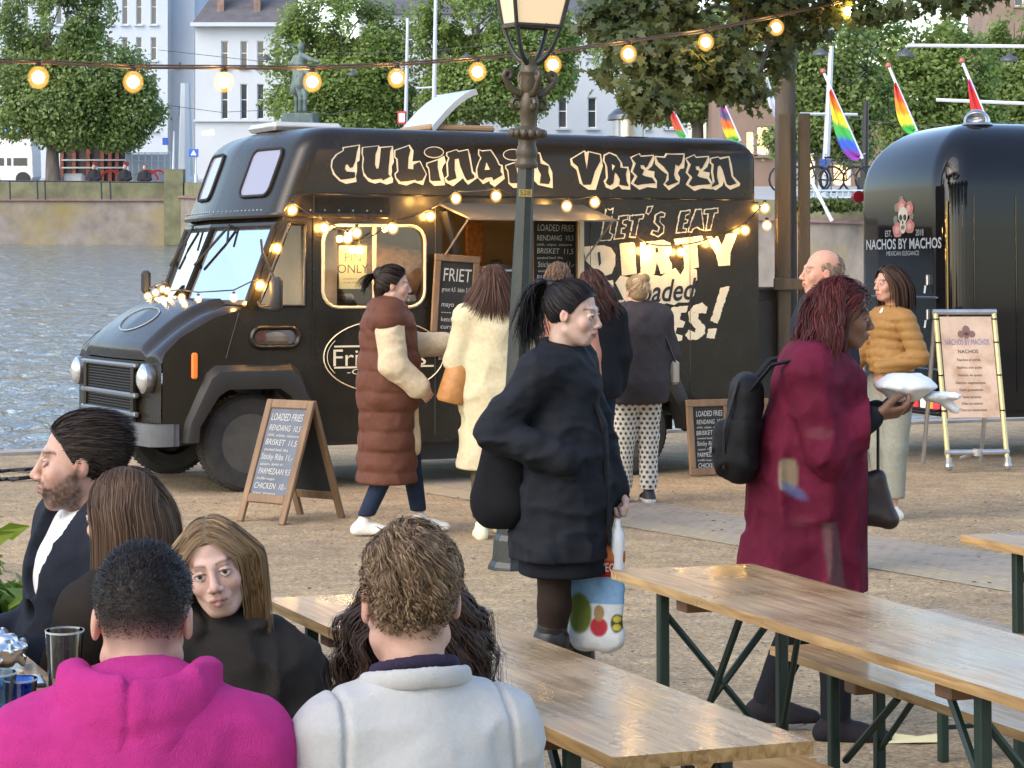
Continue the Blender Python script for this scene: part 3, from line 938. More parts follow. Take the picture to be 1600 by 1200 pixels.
sp = MB().rbox((v.x,-.1,v.z),(.42,.03,.34),.01).build('sign_plate', M_blue, _tp)
MB().prism([(-.13,-.1),(.13,-.1),(0,.13)], -.13, -.122, lambda a,b,h:(v.x+a,h,v.z+b)).build('triangle', M_whitep, sp)

# overhead wires
def wire(pts, r, name, label, m=None, cat='wire'):
    b = pts[0]; ro = MB().tube([tuple(p-b) for p in pts], r, 5).build(name, m or M_dkgrey)
    ro.location = b; tag(ro, label, cat, 'tram wires over the far street'); return ro
for i, (x0,y0,x1,y1,D,lb) in enumerate([(248,78,640,105,110,'thin tram wire crossing before the white townhouse upper windows'),(250,163,440,171,109,'lower tram wire crossing before the white townhouse'),
        (490,82,815,65,113,'thin wire spanning from the statue to the lantern'),(470,172,560,170,111,'short pale wire behind the roof vent'),(1260,178,1610,190,70,'tram wire behind the flags above the trailer'),
        (1310,118,1352,112,69,'short yellowish wire beside the pale steel pole'),(640,158,815,166,112,'thin wire behind the open roof hatch')]):
    sag = Vector((0,0,-.25))
    wire([at(x0,y0,D), at((x0+x1)/2,(y0+y1)/2,D)+sag, at(x1,y1,D)], .014, 'tram_wire', lb)
for i,(x0,y0,x1,y1,D,lb) in enumerate([(1418,71,1660,73,60,'long white lamp arm across the top right trees'),(1463,156,1660,164,62,'lower white lamp arm at the right edge')]):
    wire([at(x0,y0,D), at(x1,y1,D)], .045, 'lamp_arm', lb, M_whitep, 'arm')
for (px,py,D,lb) in [(1415,86,70,'small round hanging street lamp above the trailer'),(1577,93,70,'dark hanging street lamp at the right edge'),(1284,84,70,'pale hanging street lamp right of the staked trunk'),(551,116,110,'grey hanging street lamp before the green tree'),(729,89,110,'hanging street lamp left of the lantern'),(415,92,110,'hanging street lamp before the townhouse')]:
    o = MB().lathe([(.02,.22),(.05,.2),(.10,.12),(.26,.03),(.28,-.04),(.02,-.06)],12).build('hanging_lamp', M_dkgrey, smooth=40)
    o.location = at(px,py,D); tag(o, lb, 'street lamp', 'hanging street lamps')

# equestrian statue
SD = 114.0; sb_ = at(470, 176, SD); st = empty('statue', sb_)
M_bronze = mat('bronze_patina', (.13,.17,.15), .7, var=.4, vscale=3, metal=.2)
kk = SD/FPX
def sp_(px, py, y=0.0): return ((px-470)*kk, y, (176-py)*kk)
S = Sdf((-1.6,-1.8,-.1),(2.6,1.8,3.8),.05)
S.chain([sp_(462,138,.9), sp_(466,136,.1), sp_(474,132,-.8)], [.36,.32,.32], .15)           # horse trunk
S.chain([sp_(474,130,-.8), sp_(480,118,-1.2), sp_(483,112,-1.45)], [.26,.2,.16], .1); S.chain([sp_(483,112,-1.45), sp_(488,120,-1.7)], [.17,.11], .1)
for (x,y0) in ((459,.9),(469,.8),(470,-.8),(478,-.9)):
    S.chain([sp_(x,142,y0), sp_(x+2,156,y0-.1), sp_(x+1,174,y0)], [.15,.10,.09], .05)
S.chain([sp_(454,136,1.2), sp_(449,146,1.4)], [.12,.06], .08)
S.chain([sp_(467,128,0), sp_(468,105,0), sp_(469,92,0)], [.34,.30,.22], .1); S.ell(sp_(470,73,0),(.17,.19,.22),.05)
S.cap(sp_(469,92),sp_(470,80),.12,.10,.08)
S.chain([sp_(475,88,0), sp_(488,94,-.2), sp_(498,97,-.3)], [.15,.11,.09], .06)
S.chain([sp_(462,90,0), sp_(456,100,0), sp_(458,110,0)], [.15,.11,.09], .06)
S.chain([sp_(470,118,-.4), sp_(473,132,-.55), sp_(470,145,-.5)], [.2,.15,.1], .06)
V, F = S.nets(); link('rider_and_horse', np_mesh('rider_and_horse', V, F), M_bronze, st)
MB().rbox((0,0,-.4),(1.5,3.4,.7),.05).build('plinth', M_bronze, st)
MB().rbox((0,0,-2.1),(2.2,4.0,2.7),.08).build('pedestal', mat('pedestal_green',(.22,.36,.33),.8,var=.2,vscale=2), st)
tag(st, 'green bronze rider on horseback standing above the truck roof', 'statue')

# flags on slanting poles at the far quay
STR = [(.62,.03,.03),(.80,.22,.02),(.85,.66,.03),(.06,.42,.08),(.05,.12,.55),(.25,.05,.35)]
def flag(px0, py0, px1, py1, D, label, stripes, side=1, f0=.28, f1=.95, wid=.5):
    b = at(px1, py1, D); ro = empty('flagpole', b); t = at(px0,py0,D)-b
    MB().tube([(0,0,0), tuple(t)], [.05,.035], 8).build('pole', M_whitep, ro)
    MB().sphere(tuple(t), .07, 8, 5).build('finial', mat('finial_red',(.5,.12,.1),.4), ro)
    nu, nv = 24, 10; V=[]; C=[]
    for i in range(nu+1):
        u = i/nu; base = t*(1-(f0+(f1-f0)*u))
        w = wid*math.sin(math.pi*min(1,.12+.88*u))**.6*(.35+.65*u)
        for j in range(nv+1):
            v_ = j/nv
            V.append((base.x - side*w*v_*.55, -.05-.10*math.sin(v_*9+u*5)*v_, base.z - w*v_*.85 - .1*v_*u))
            q = min(len(stripes)-1, int((.25*v_+.85*u)*len(stripes)))
            C.append(stripes[q])
    F=[(i*(nv+1)+j, i*(nv+1)+j+1, (i+1)*(nv+1)+j+1, (i+1)*(nv+1)+j) for i in range(nu) for j in range(nv)]
    link('cloth', np_mesh('cloth', np.array(V), np.array(F), np.array(C)), mat('flag_cloth',(.8,.8,.8),.8,attr='Col'), ro)
    tag(ro, label, 'flag', 'flags along the far quay')
flag(1286,111,1347,248,61,'rainbow flag with long hanging cloth, nearest the staked tree', STR, 1, .2, .95, .62)
flag(1388,102,1432,205,60,'rainbow flag above the left end of the trailer roof', [(.62,.03,.03),(.75,.10,.05),(.80,.30,.02),(.80,.62,.05),(.06,.42,.08)], 1, .25, .95, .5)
flag(1503,95,1548,205,59,'red and purple flag above the middle of the trailer roof', [(.60,.08,.35),(.62,.03,.03),(.62,.03,.03),(.78,.25,.04),(.75,.55,.05)], 1, .25, .95, .45)
flag(1118,133,1156,220,66,'small flag with yellow and blue cloth above the truck tail', [(.55,.62,.75),(.5,.08,.3),(.12,.10,.2),(.72,.16,.03),(.80,.6,.04),(.1,.4,.08)], 1, .2, .95, .5)
flag(1044,158,1074,216,68,'red furled flag beside the truck chimney', [(.62,.05,.04),(.62,.05,.04),(.6,.1,.05),(.1,.4,.1)], 1, .05, .9, .32)
flag(1196,115,1216,185,64,'furled pale flag half hidden by the staked trunk', [(.6,.62,.7),(.55,.57,.7),(.5,.5,.6)], 1, .1, .9, .25)
flag(1252,252,1300,345,60,'bare white slanting pole low between trunk and trailer', [(.7,.7,.72),(.7,.7,.72)], 1, .02, .12, .1)

# left far street: hoarding, van, bench people, bike racks
ho = empty('construction_hoarding', at(150, 288, 109)); hb = at(150,288,109)
M_panel = mat('hoarding_brown', (.09,.075,.07), .8, var=.25, vscale=1)
M_rust = mat('rust_post', (.28,.09,.06), .8, var=.3, vscale=2)
xs = [97,116,138,160,172,183,205]
for i in range(len(xs)-1):
    a = at(xs[i],284,109)-hb; b = at(xs[i+1],226,109)-hb
    MB().box(((a.x+b.x)/2,.1,(a.z+b.z)/2),(b.x-a.x-.03,.06,b.z-a.z)).build('panel', M_panel, ho)
    MB().box((a.x,-.02,(a.z+b.z)/2+.1),(.16,.12,b.z-a.z+.2)).build('post', M_rust, ho)
for yy in (226,250,262):
    a = at(97,yy,109)-hb; b = at(205,yy,109)-hb
    MB().box(((a.x+b.x)/2,-.12,a.z),(b.x-a.x,.06,.07)).build('rail', M_pole, ho)
tag(ho, 'brown construction hoarding with rusty posts under the left tree', 'hoarding')
fe = empty('mesh_fence', at(230,288,107)); fb = at(230,288,107)
for i,xx in enumerate((197,207,217,227,237,247,257,266)):
    MB().tube([tuple(at(xx,286,107)-fb), tuple(at(xx,238,107)-fb)], .03, 5).build('bar', M_pole, fe)
for yy in (239,252,270):
    MB().tube([tuple(at(195,yy,107)-fb), tuple(at(268,yy,107)-fb)], .025, 5).build('rail', M_pole, fe)
a = at(197,286,107.3)-fb; b = at(266,241,107.3)-fb
MB().box(((a.x+b.x)/2,.25,(a.z+b.z)/2),(b.x-a.x,.03,b.z-a.z)).build('panel', mat('fence_panel_grey',(.42,.47,.52),.6), fe)
tag(fe, 'pale metal site fence right of the hoarding', 'fence')

va = empty('white_van', at(18,291,108)); vb = at(18,291,108); kv=108/FPX
prof=[(-60,-2),(-60,70),(-30,76),(22,76),(29,70),(32,40),(33,4),(30,-2)]
MB().prism([(x*kv,z*kv+.3) for x,z in prof], 0, 2.0, lambda a,b,h:(a,h,b)).build('body', M_whitep, va)
for (x0,z0,x1,z1) in ((-7,22,-1,34),(3,22,24,34),(-40,22,-12,34)):
    MB().prism([(x0*kv,z0*kv+.3),(x1*kv,z0*kv+.3),(x1*kv,z1*kv+.3),(x0*kv,z1*kv+.3)], -.03,.02, lambda a,b,h:(a,h,b)).build('window', M_pane, va)
MB().box((-14*kv,-.02,70*kv+.3),(80*kv,.05,.07)).build('red_stripe', M_red, va)
MB().box((-14*kv,-.02,66*kv+.3),(80*kv,.05,.05)).build('blue_stripe', M_blue, va)
for x in (-30,18): MB().lathe([(.30,-.1),(.33,-.05),(.33,.1),(.30,.15)],14,(x*kv,0.02,.33),Matrix.Rotation(math.pi/2,3,'X')).build('wheel', M_black, va)
tag(va, 'white van with red roof stripe at the left edge across the pond', 'van')
ne = empty('neon_sign', at(20,208,112)); 
MB().rbox((0,0,0),(1.6,.15,.30),.02).build('box', mat('neon_blue',(.02,.08,.5),.4,emit=(.05,.25,1.0),estr=2.0), ne)
lettering('letters', [('TRAM',.1,0,.26)], mat('neon_white',(.6,.7,.9),.4,emit=(.6,.8,1),estr=1.5), ne, lambda a,b,h:(a,h,b), -.09)
tag(ne, 'blue lit sign above the white van', 'sign')
lb = MB().rbox((0,0,.2),(1.0,.5,.5),.12).build('stone_block', mat('concrete',(.36,.38,.38),.9,var=.2,vscale=3))
lb.location = at(115,287,104.5); tag(lb, 'low grey concrete block beside the chestnut trunk', 'block')
for i,(px,lb) in enumerate(((172,'red bike hoop left of the seated man across the pond'),(232,'red bike hoop behind the crouching figure across the pond'),(247,'red bike hoop nearest the corner pier'))):
    o = MB().tube([(.42*math.cos(t)-0, 0, .42*math.sin(t)) for t in [math.pi*q/10 for q in range(11)]], .06, 6).build('bike_hoop', M_red)
    o.location = at(px,283,105.2)+Vector((0,0,.05)); tag(o, lb, 'bike rack', 'red bike hoops')

def far_person(px, py, D, label, colr, sit=True, s=1.0):
    ro = empty('person', at(px,py,D))
    S = Sdf((-.5,-.7,-.1),(.5,.5,1.5),.035)
    if sit:
        S.chain([(0,0,.15),(0,.02,.42),(0,0,.62)],[.2,.2,.17],.1)
        for q in (-1,1):
            S.chain([(q*.2,0,.62),(q*.26,-.08,.36),(q*.12,-.28,.3)],[.08,.07,.05],.05); S.chain([(q*.1,0,.12),(q*.12,-.42,.14),(q*.12,-.45,-.05)],[.1,.08,.06],.05)
    H = Sdf((-.2,-.2,.6),(.2,.25,1.15),.03); H.cap((0,0,.6),(0,0,.8),.07,.06,.03); H.ell((0,-.02,.87),(.085,.1,.12),.03)
    V,F = H.nets(); V2,F2 = S.nets()
    link('body', np_mesh('body', V, F), mat('skin_far',(.45,.28,.2),.6), ro)
    link('coat', np_mesh('coat', V2, F2), colr, ro)
    h2 = Sdf((-.2,-.2,.7),(.2,.25,1.15),.03); h2.ell((0,.02,.90),(.095,.10,.11),.03); V,F = h2.nets(); link('hair', np_mesh('hair',V,F), M_black, ro)
    tag(ro, label, 'person', 'people seated across the pond'); return ro
for (px,py,lb) in ((147,292,'person in black sitting left beneath the chestnut across the pond'),(195,292,'person in dark coat sitting beside the striped posts across the pond'),(226,293,'person in black crouching near the bike hoops across the pond')):
    far_person(px,py,103.5,lb,mat('far_black_cloth',(.018,.018,.022),.9))
for (px,lb) in ((148,'short red and white striped post left of the seated people'),(197,'short red and white striped post behind the seated people')):
    ro = empty('striped_post', at(px,288,105))
    for q in range(5): MB().tube([(0,0,q*.2),(0,0,q*.2+.2)], .12, 8).build('band', M_red if q%2==0 else M_whitep, ro)
    tag(ro, lb, 'post', 'striped road posts')

# right far quay: planter, fence, bikes
pl = empty('quay_fence', at(1290,320,61.0)); pb = at(1290,320,61.0)
for xx in range(1236,1350,9): MB().tube([tuple(at(xx,321,61)-pb), tuple(at(xx,298,61)-pb)], .025, 5).build('bar', mat('pale_blue_rail',(.40,.52,.58),.5), pl)
for yy in (298,309): MB().tube([tuple(at(1232,yy,61)-pb), tuple(at(1352,yy,61)-pb)], .03, 5).build('rail', mat('pale_blue_rail'), pl)
tag(pl, 'pale blue railing on the far quay between trunk and trailer', 'railing')
V,F,cc = leaf_cloud([((xx-1290)*61/FPX,0,0,.5,.3,.16,1) for xx in range(1250,1345,16)], 1500, .12, ((.05,.10,.03),(.16,.20,.05)), r=np.random.default_rng(3))
o = link('flower_bed', np_mesh('flower_bed',V,F,cc,False), M_leaf); o.location = at(1290,320,60.3); tag(o,'low green flower bed on top of the far right quay wall','flower bed')
def bicycle(px, D, label):
    ro = empty('parked_bicycle', at(px,300,D))
    for x in (-.5,.5):
        w = MB().tube([(x+.34*math.cos(a), 0, .34+.34*math.sin(a)) for a in [2*math.pi*q/14 for q in range(15)]], .03, 5).build('wheel', M_black, ro)
    MB().tube([(-.5,0,.34),(-.1,0,.3),(.35,0,.8),(-.15,0,.85),(-.1,0,.3)], .025, 5).tube([(-.5,0,.34),(-.15,0,.85)], .02, 5).tube([(.5,0,.34),(.32,0,.95)],.025,5).build('frame', M_dkgrey, ro)
    MB().tube([(.32,-.25,1.02),(.34,0,.98),(.32,.25,1.02)],.02,5).build('handlebar', M_pole, ro)
    MB().rbox((-.18,0,.92),(.24,.14,.06),.02).build('saddle', M_black, ro)
    ro.rotation_euler = (0,0,random.uniform(-.5,.5)); tag(ro, label, 'bicycle', 'bicycles parked behind the far railing')
for px, lb in ((1248,'bicycle parked behind the far railing next to the trunk'),(1270,'bicycle parked behind the far railing left of the pale pole'),(1308,'bicycle parked behind the far railing right of the pale pole'),(1328,'bicycle parked behind the far railing beside the trailer')):
    bicycle(px, 63, lb)
# ================================================================ the food truck
import bmesh
TTH = math.radians(26.5); TC, TS = math.cos(TTH), math.sin(TTH)
TPX, TPD = -2.0506, 18.2824
def sd(px, py, v=0.0):
    """picture position of a mark on the truck's side -> (along, up) on that side, in metres"""
    ox, oy = TPX - TS*v, TPD + TC*v
    a = (px-800.0)/FPX
    u = (a*oy-ox)/(TC-a*TS)
    return (u, EYE-(py-430.0)/FPX*(oy+u*TS))
def plate(outer, holes, fn):
    bm = bmesh.new(); edges = []
    for loop in [outer]+holes:
        vs = [bm.verts.new(fn(*p)) for p in loop]
        for i in range(len(vs)): edges.append(bm.edges.new((vs[i], vs[(i+1)%len(vs)])))
    bmesh.ops.triangle_fill(bm, use_beauty=True, use_dissolve=False, edges=edges)
    me = bpy.data.meshes.new('plate'); bm.to_mesh(me); bm.free()
    return me
def side_fn(a, b, h=0.0): return (a, -h, b)

truck = empty('food_truck', W(TPX, TPD), TTH, tilt=True)
tag(truck, 'black vintage food truck with graffiti lettering and string lights by the pond', 'food truck')
M_truck = mat('truck_black_paint', (.020,.0160,.0105), .25, var=.25, vscale=2.5, coat=.0, spec=.33, rvar=.08, bump=.05, bscale=3)
M_rubber = mat('black_rubber', (.018,.018,.018), .75)
M_trim = mat('cream_trim', (.55,.48,.34), .5)
M_cream = mat('cream_lettering', (.78,.68,.48), .55, var=.08, vscale=14)
M_face = mat('letter_black', (.012,.011,.010), .5)
M_chrome = mat('worn_chrome', (.45,.46,.47), .28, metal=.9, var=.2, vscale=9)
M_steel = mat('steel', (.42,.42,.42), .4, metal=.8, var=.2, vscale=6)
M_glass = glass('truck_glass', (.92,.95,.95), .02, .10)
M_wood = mat('frame_wood', (.19,.115,.06), .7, var=.35, vscale=14, bump=.3, bscale=60, stretch=(1,1,.2))
M_chalk = mat('chalkboard', (.018,.02,.02), .85, var=.35, vscale=6)
M_chalkw = mat('chalk_white', (.48,.47,.43), .9)
M_int = mat('interior_panel', (.26,.19,.11), .7, var=.2, vscale=3)

# --- side skins
def arc(cx, cz, r, a0, a1, n=10): return [(cx+r*math.cos(math.radians(a0+(a1-a0)*i/n)), cz+r*math.sin(math.radians(a0+(a1-a0)*i/n))) for i in range(n+1)]
FW = (.05, .375); RW = (3.42, .375)
outer = [(4.67,.36),(4.67,2.30),(.45,2.30),(.40,2.15),(.30,2.15),(.262,2.09),(.02,1.45),(-.02,1.425),(-.28,1.345),(-.54,1.20),(-.66,1.085),(-.68,1.04),(-.68,.50),(-.52,.44)]
outer += [(FW[0]+.47*math.cos(math.radians(a)), FW[1]+.47*math.sin(math.radians(a))) for a in (172,155,138,120,103,86,69,52,35,18,2)] + [(.56,.36)]
outer += [(2.93,.36)] + arc(RW[0],RW[1],.47,180,0,12) + [(3.92,.36)]
w_door = [sd(450,349),sd(473,350),sd(474,354),sd(474,478),sd(403,479),sd(408,462)]
def rr_px(x0,y0,x1,y1,r,n=4):
    a = sd(x0,y1); b = sd(x1,y0)
    return rrect(b[0]-a[0], b[1]-a[1], r, n, ((a[0]+b[0])/2,(a[1]+b[1])/2))
w_side = rr_px(503,353,663,481,.13)
w_low = rr_px(392,512,465,543,.07)
HA, HB = sd(690,300), sd(903,300)
hatch = [(HA[0],1.40),(HB[0],1.40),(HB[0],2.24),(HA[0],2.24)]
me = plate(outer, [w_door, w_side, w_low, hatch], side_fn)
link('near_side', me, M_truck, truck)
outer_f = outer
w_far = [(1.0,1.45),(2.6,1.45),(2.6,2.1),(1.0,2.1)]
w_fdoor = [(.10,1.46),(.46,1.46),(.46,2.05),(.30,2.05)]
me = plate(outer_f, [w_fdoor], lambda a,b: (a,2.2,b))
link('far_side', me, M_truck, truck)
# --- upper shell lofted in level rings
def uf(v, z): return .237+.37*(z-2.15) - .138*(1-abs(v-1.1)/1.1)
def ring(z, e, rf=.16, rr=.10):
    pts = []
    u0 = uf(0,z)+e
    def bez(a,c,b,n=6): return [((1-t)**2*a[0]+2*t*(1-t)*c[0]+t*t*b[0], (1-t)**2*a[1]+2*t*(1-t)*c[1]+t*t*b[1]) for t in [i/n for i in range(n+1)]]
    near = [(4.67-e, 1.1)] + bez((4.67-e, e+rr),(4.67-e,e),(4.67-e-rr,e),4)
    near += [(3.4,e),(2.2,e),(1.2,e)]
    nf = bez((u0+rf,e),(u0,e),(uf(rf,z)+e,e+rf))
    half = near+nf+[(uf(.6,z)+e,.6+e*.3),(uf(1.1,z)+e,1.1)]
    other = [(p[0],2.2-p[1]) for p in half[1:-1]][::-1]
    return half+other, len(near)
RT = .20
lev = [(2.15,0),(2.30,0),(2.48,0),(2.66,0)]+[(2.66+RT*math.sin(a),RT*(1-math.cos(a))) for a in [math.radians(d) for d in (15,30,45,60,75,88)]]
rings = []
for z,e in lev:
    r_, nn = ring(z,e); rings.append([(p[0],p[1],z) for p in r_])
mb = MB(); n = len(rings[0]); half = 0
vs = [p for r_ in rings for p in r_]; fs = []
fr0 = nn; fr1 = n-nn   # front arc
for i in range(len(rings)-1):
    for k in range(n):
        l = (k+1)%n
        if i == 0 and not (k >= fr0-1 and k < fr1+1): continue
        fs.append((i*n+k, i*n+l, (i+1)*n+l, (i+1)*n+k))
top = list(range((len(rings)-1)*n, len(rings)*n))
vs.append((2.4,1.1,2.90)); cidx = len(vs)-1
for k in range(n): fs.append((top[k], top[(k+1)%n], cidx))
mb.add(vs, fs)
shell = mb.build('roof_shell', M_truck, truck, smooth=40)
# lip under the cab overhang
lipv = [(p[0]-.02,p[1],2.15) for p in rings[0][fr0-1:fr1+2]]
MB().tube([(p[0]+.0,p[1],2.15) for p in lipv], .022, 6).build('cab_lip', M_truck, truck, smooth=60)
rv = MB()
for i in range(len(lipv)-1):
    for t in np.linspace(.05,.95,7):
        a, b = lipv[i], lipv[i+1]
        if (Vector(b)-Vector(a)).length < .25: continue
        for tt in (t,): rv.sphere((a[0]+(b[0]-a[0])*tt-.015, a[1]+(b[1]-a[1])*tt, 2.19), .008, 6, 4)
o = rv.build('rivets', M_chrome, truck); o['kind']='stuff'
MB().add([(4.67,0,.36),(4.67,2.2,.36),(4.67,2.2,2.31),(4.67,0,2.31)],[(0,1,2,3)]).build('rear_wall', M_truck, truck)
# header between windscreen and lip
def vfront(zlow, zhigh, ul, uh, pr_l, pr_h, name, m_, v0=0.0, v1=2.2):
    q = []
    return None
hd = MB()
for (va_, vb_) in ((0.0,1.1),(1.1,2.2)):
    def U(v,z): 
        t = (z-1.45)/(2.09-1.45)
        base = .02+(.262-.02)*t
        pr = .165+(.14-.165)*t
        return base - pr*(1-abs(v-1.1)/1.1)
    hd.sheet([(U(va_,2.06),va_,2.06),(U(vb_,2.06),vb_,2.06),(uf(vb_,2.15)+.05,vb_,2.16),(uf(va_,2.15)+.05,va_,2.16)])
    # frame bars round each pane
    for (p,q) in (((va_,1.45),(vb_,1.45)),((va_,2.07),(vb_,2.07)),((va_+.04*(va_==0),1.45),(va_+.04*(va_==0),2.07)),((vb_-.04*(vb_==2.2),1.45),(vb_-.04*(vb_==2.2),2.07))):
        hd.tube([(U(*p),p[0],p[1]),(U(*q),q[0],q[1])], .034, 8)
hd.build('windscreen_frame', M_truck, truck, smooth=40)
for (va_, vb_) in ((.04,1.08),(1.12,2.16)):
    MB().sheet([(U(va_,1.47),va_,1.47),(U(vb_,1.47),vb_,1.47),(U(vb_,2.06),vb_,2.06),(U(va_,2.06),va_,2.06)]).build('windscreen', M_glass, truck)
for (v0,v1,t0) in ((.75,.35,1),(1.75,1.42,1)):
    wp = MB().tube([(U(v0,2.09)-.05,v0,2.09),(U((v0+v1)/2,1.93)-.05,(v0+v1)/2+.14,1.93)], .010, 5)
    wp.tube([(U(v1+.45,2.06)-.04,v1+.42,2.06),(U(v1+.75,1.75)-.045,v1+.72,1.76)], .012, 5)
    wp.build('wiper', M_rubber, truck)
# cab overhang windows
for (px0,py0,px1,py1,far) in ((357,223,415,300,0),(303,230,343,304,1)):
    zc = 2.50; hz = .38
    vc, vw = (.50,.50) if not far else (1.70,.46)
    pts = rrect(vw, hz, .07, 4)
    sh = .0
    tr = MB(); loop = [(uf(vc+p[0],zc+p[1])-.012, vc+p[0]+ (.0), zc+p[1]) for p in pts]
    wn = MB().sheet([(q[0]+.003,q[1],q[2]) for q in loop]).build('cab_window', mat('cab_window_glass',(.24,.24,.30),.12,spec=.5), truck)
    MB().tube(loop+[loop[0]], .014, 6, cap=False).build('rubber_seal', M_rubber, wn, smooth=60)
for v_ in (.12,2.08):
    MB().sphere((uf(v_,2.72)+.06, v_, 2.70), .035, 10, 6).build('marker_lamp', mat('marker_glass',(.45,.38,.25),.3), truck, smooth=60)
# --- nose
def nose(s, v):
    t = abs(v-1.1)/1.1
    ub = -.19+.17*t; un = -.745+.065*t*t
    u = ub+(un-ub)*s
    z = 1.085+.355*(1-s**1.8)
    bl = min(1,max(0,(v-.30)/.10))*min(1,max(0,(1.90-v)/.10)); bl = bl*bl*(3-2*bl)
    z += .055*bl*(1-.35*s)
    gr = math.exp(-((v-.27)/.035)**2)+math.exp(-((v-1.93)/.035)**2)
    z -= .018*gr
    e = max(0,1-min(v,2.2-v)/.14); z -= .06*e*e
    return (u,v,z)
NV, NS = 56, 14
vs = [nose(i/NS, 2.2*j/NV) for i in range(NS+1) for j in range(NV+1)]
fs = [(i*(NV+1)+j, i*(NV+1)+j+1, (i+1)*(NV+1)+j+1, (i+1)*(NV+1)+j) for i in range(NS) for j in range(NV)]
b0 = len(vs)   # nose lip rolls down
for j in range(NV+1):
    p = nose(1, 2.2*j/NV); vs.append((p[0]-.012,p[1],p[2]-.035))
for j in range(NV+1):
    p = nose(1, 2.2*j/NV); vs.append((p[0]+.01,p[1],p[2]-.10))
for j in range(NV):
    a = NS*(NV+1)+j
    fs.append((a,a+1,b0+j+1,b0+j)); fs.append((b0+j,b0+j+1,b0+NV+1+j+1,b0+NV+1+j))
MB().add(vs,fs).build('bonnet', M_truck, truck, smooth=50)
# oval badge line on the bonnet
loop = []
for q in range(29):
    a = 2*math.pi*q/28; v = 1.1+.36*math.cos(a); s = .62+.20*math.sin(a)
    p = nose(s,v); loop.append((p[0],p[1],p[2]+.006))
MB().tube(loop, .006, 4, cap=False).build('bonnet_badge', mat('badge_grey',(.30,.31,.32),.4), truck)
# front panel below the bonnet lip
fp = MB()
fpv = [(-.69-.05*(1-(abs(v-1.1)/1.1)**2), v) for v in np.linspace(0,2.2,12)]
fp.add([(u,v,z) for z in (.50,1.01) for u,v in fpv], [(i,i+1,12+i+1,12+i) for i in range(11)])
fp.build('front_panel', M_truck, truck, smooth=40)
gr = MB(); GM = mat('grille_mesh', (.012,.012,.012), .6)
for z in np.arange(.56,.96,.022):
    if abs(z-.745)<.02 or abs(z-.60)<.012: continue
    gr.box((-.752,1.1,z),(.012,1.28,.010))
for v in np.arange(.47,1.75,.035): gr.box((-.749,v,.75),(.010,.008,.42))
o = gr.build('grille_mesh', GM, truck); o['kind']='stuff'
for (z,h_) in ((.975,.035),(.745,.04),(.60,.04)):
    MB().rbox((-.765,1.1,z),(.05,1.46,h_),.012).build('grille_bar', mat('grille_bar',(.22,.23,.24),.3,metal=.6), truck)
for v in (.46,1.74): MB().rbox((-.76,v,.77),(.05,.045,.44),.012).build('grille_post', M_truck, truck)
for v in (.20,2.00):
    R = Matrix.Rotation(-math.pi/2,3,'Y')
    h = MB().lathe([(.105,0),(.118,.03),(.115,.075),(.098,.085)],20,(-.70,v,.885),R).build('headlight', M_chrome, truck, smooth=40)
    MB().lathe([(.098,.07),(.085,.095),(.05,.112),(.01,.118)],20,(-.70,v,.885),R).build('lens', mat('lens',(.55,.56,.55),.08,spec=1.0,metal=.5), h, smooth=60)
# bumper
bp = MB(); prof = [(-.60,-.035),(-.70,-.035),(-.78,.0),(-.82,.35),(-.835,1.1),(-.82,1.85),(-.78,2.2),(-.70,2.235),(-.60,2.235)]
vs = []
for u,v in prof: vs += [(u,v,.375),(u,v,.545)]
fs = [(2*i,2*i+2,2*i+3,2*i+1) for i in range(len(prof)-1)]
inn = [(u+ (.05),v+(.02 if v<1 else -.02)) for u,v in prof]
b0 = len(vs)
for u,v in inn: vs += [(u,v,.375),(u,v,.545)]
for i in range(len(prof)-1):
    fs += [(b0+2*i,b0+2*i+1,b0+2*i+3,b0+2*i+2),(2*i+1,2*i+3,b0+2*i+3,b0+2*i+1),(2*i,b0+2*i,b0+2*i+2,2*i+2)]
MB().add(vs,fs).build('bumper', mat('bumper_grey',(.15,.155,.16),.4,metal=.5,var=.25,vscale=5), truck, smooth=30)
for v in (.75,.82): MB().sphere((-.835,v,.46),.012,8,5).build('bolt', M_chrome, truck)
MB().rbox((-.43,-.012,.985),(.05,.03,.20),.012).build('side_marker', mat('amber',(.55,.13,.02),.3,emit=(1,.25,.03),estr=.15), truck)
# --- wheel arch flares
def flare(cx, name):
    o_ = [(-.56,.40),(-.53,.56),(-.36,.93),(-.29,.985),(.33,.99),(.40,.94),(.55,.60),(.60,.38)]
    i_ = [(-.44,.40),(-.43,.52),(-.28,.75),(-.20,.80),(.22,.80),(.31,.74),(.44,.52),(.47,.38)]
    mb = MB(); vs=[]; fs=[]; n=len(o_)
    for (a,h_) in ((o_,.0),(inset_line(o_,i_,.25),.075),(inset_line(o_,i_,.6),.085),(i_,.07),(i_,-.10)):
        for p in a: vs.append((cx+p[0]-.05,-h_,p[1]))
    for r_ in range(4):
        for k in range(n-1): fs.append((r_*n+k,r_*n+k+1,(r_+1)*n+k+1,(r_+1)*n+k))
    mb.add(vs,fs); return mb.build(name, mat('arch_dark',(.022,.02,.017),.45,var=.2,vscale=4), truck, smooth=35)
def inset_line(a,b,t): return [(p[0]+(q[0]-p[0])*t,p[1]+(q[1]-p[1])*t) for p,q in zip(a,b)]
flare(FW[0]+.03,'wheel_arch'); flare(RW[0]+.05,'wheel_arch')
M_tyre = mat('tyre', (.035,.033,.030), .9, var=.3, vscale=12, bump=.3, bscale=40)
M_hub = mat('hub_dark', (.07,.065,.055), .6, var=.3, vscale=8)
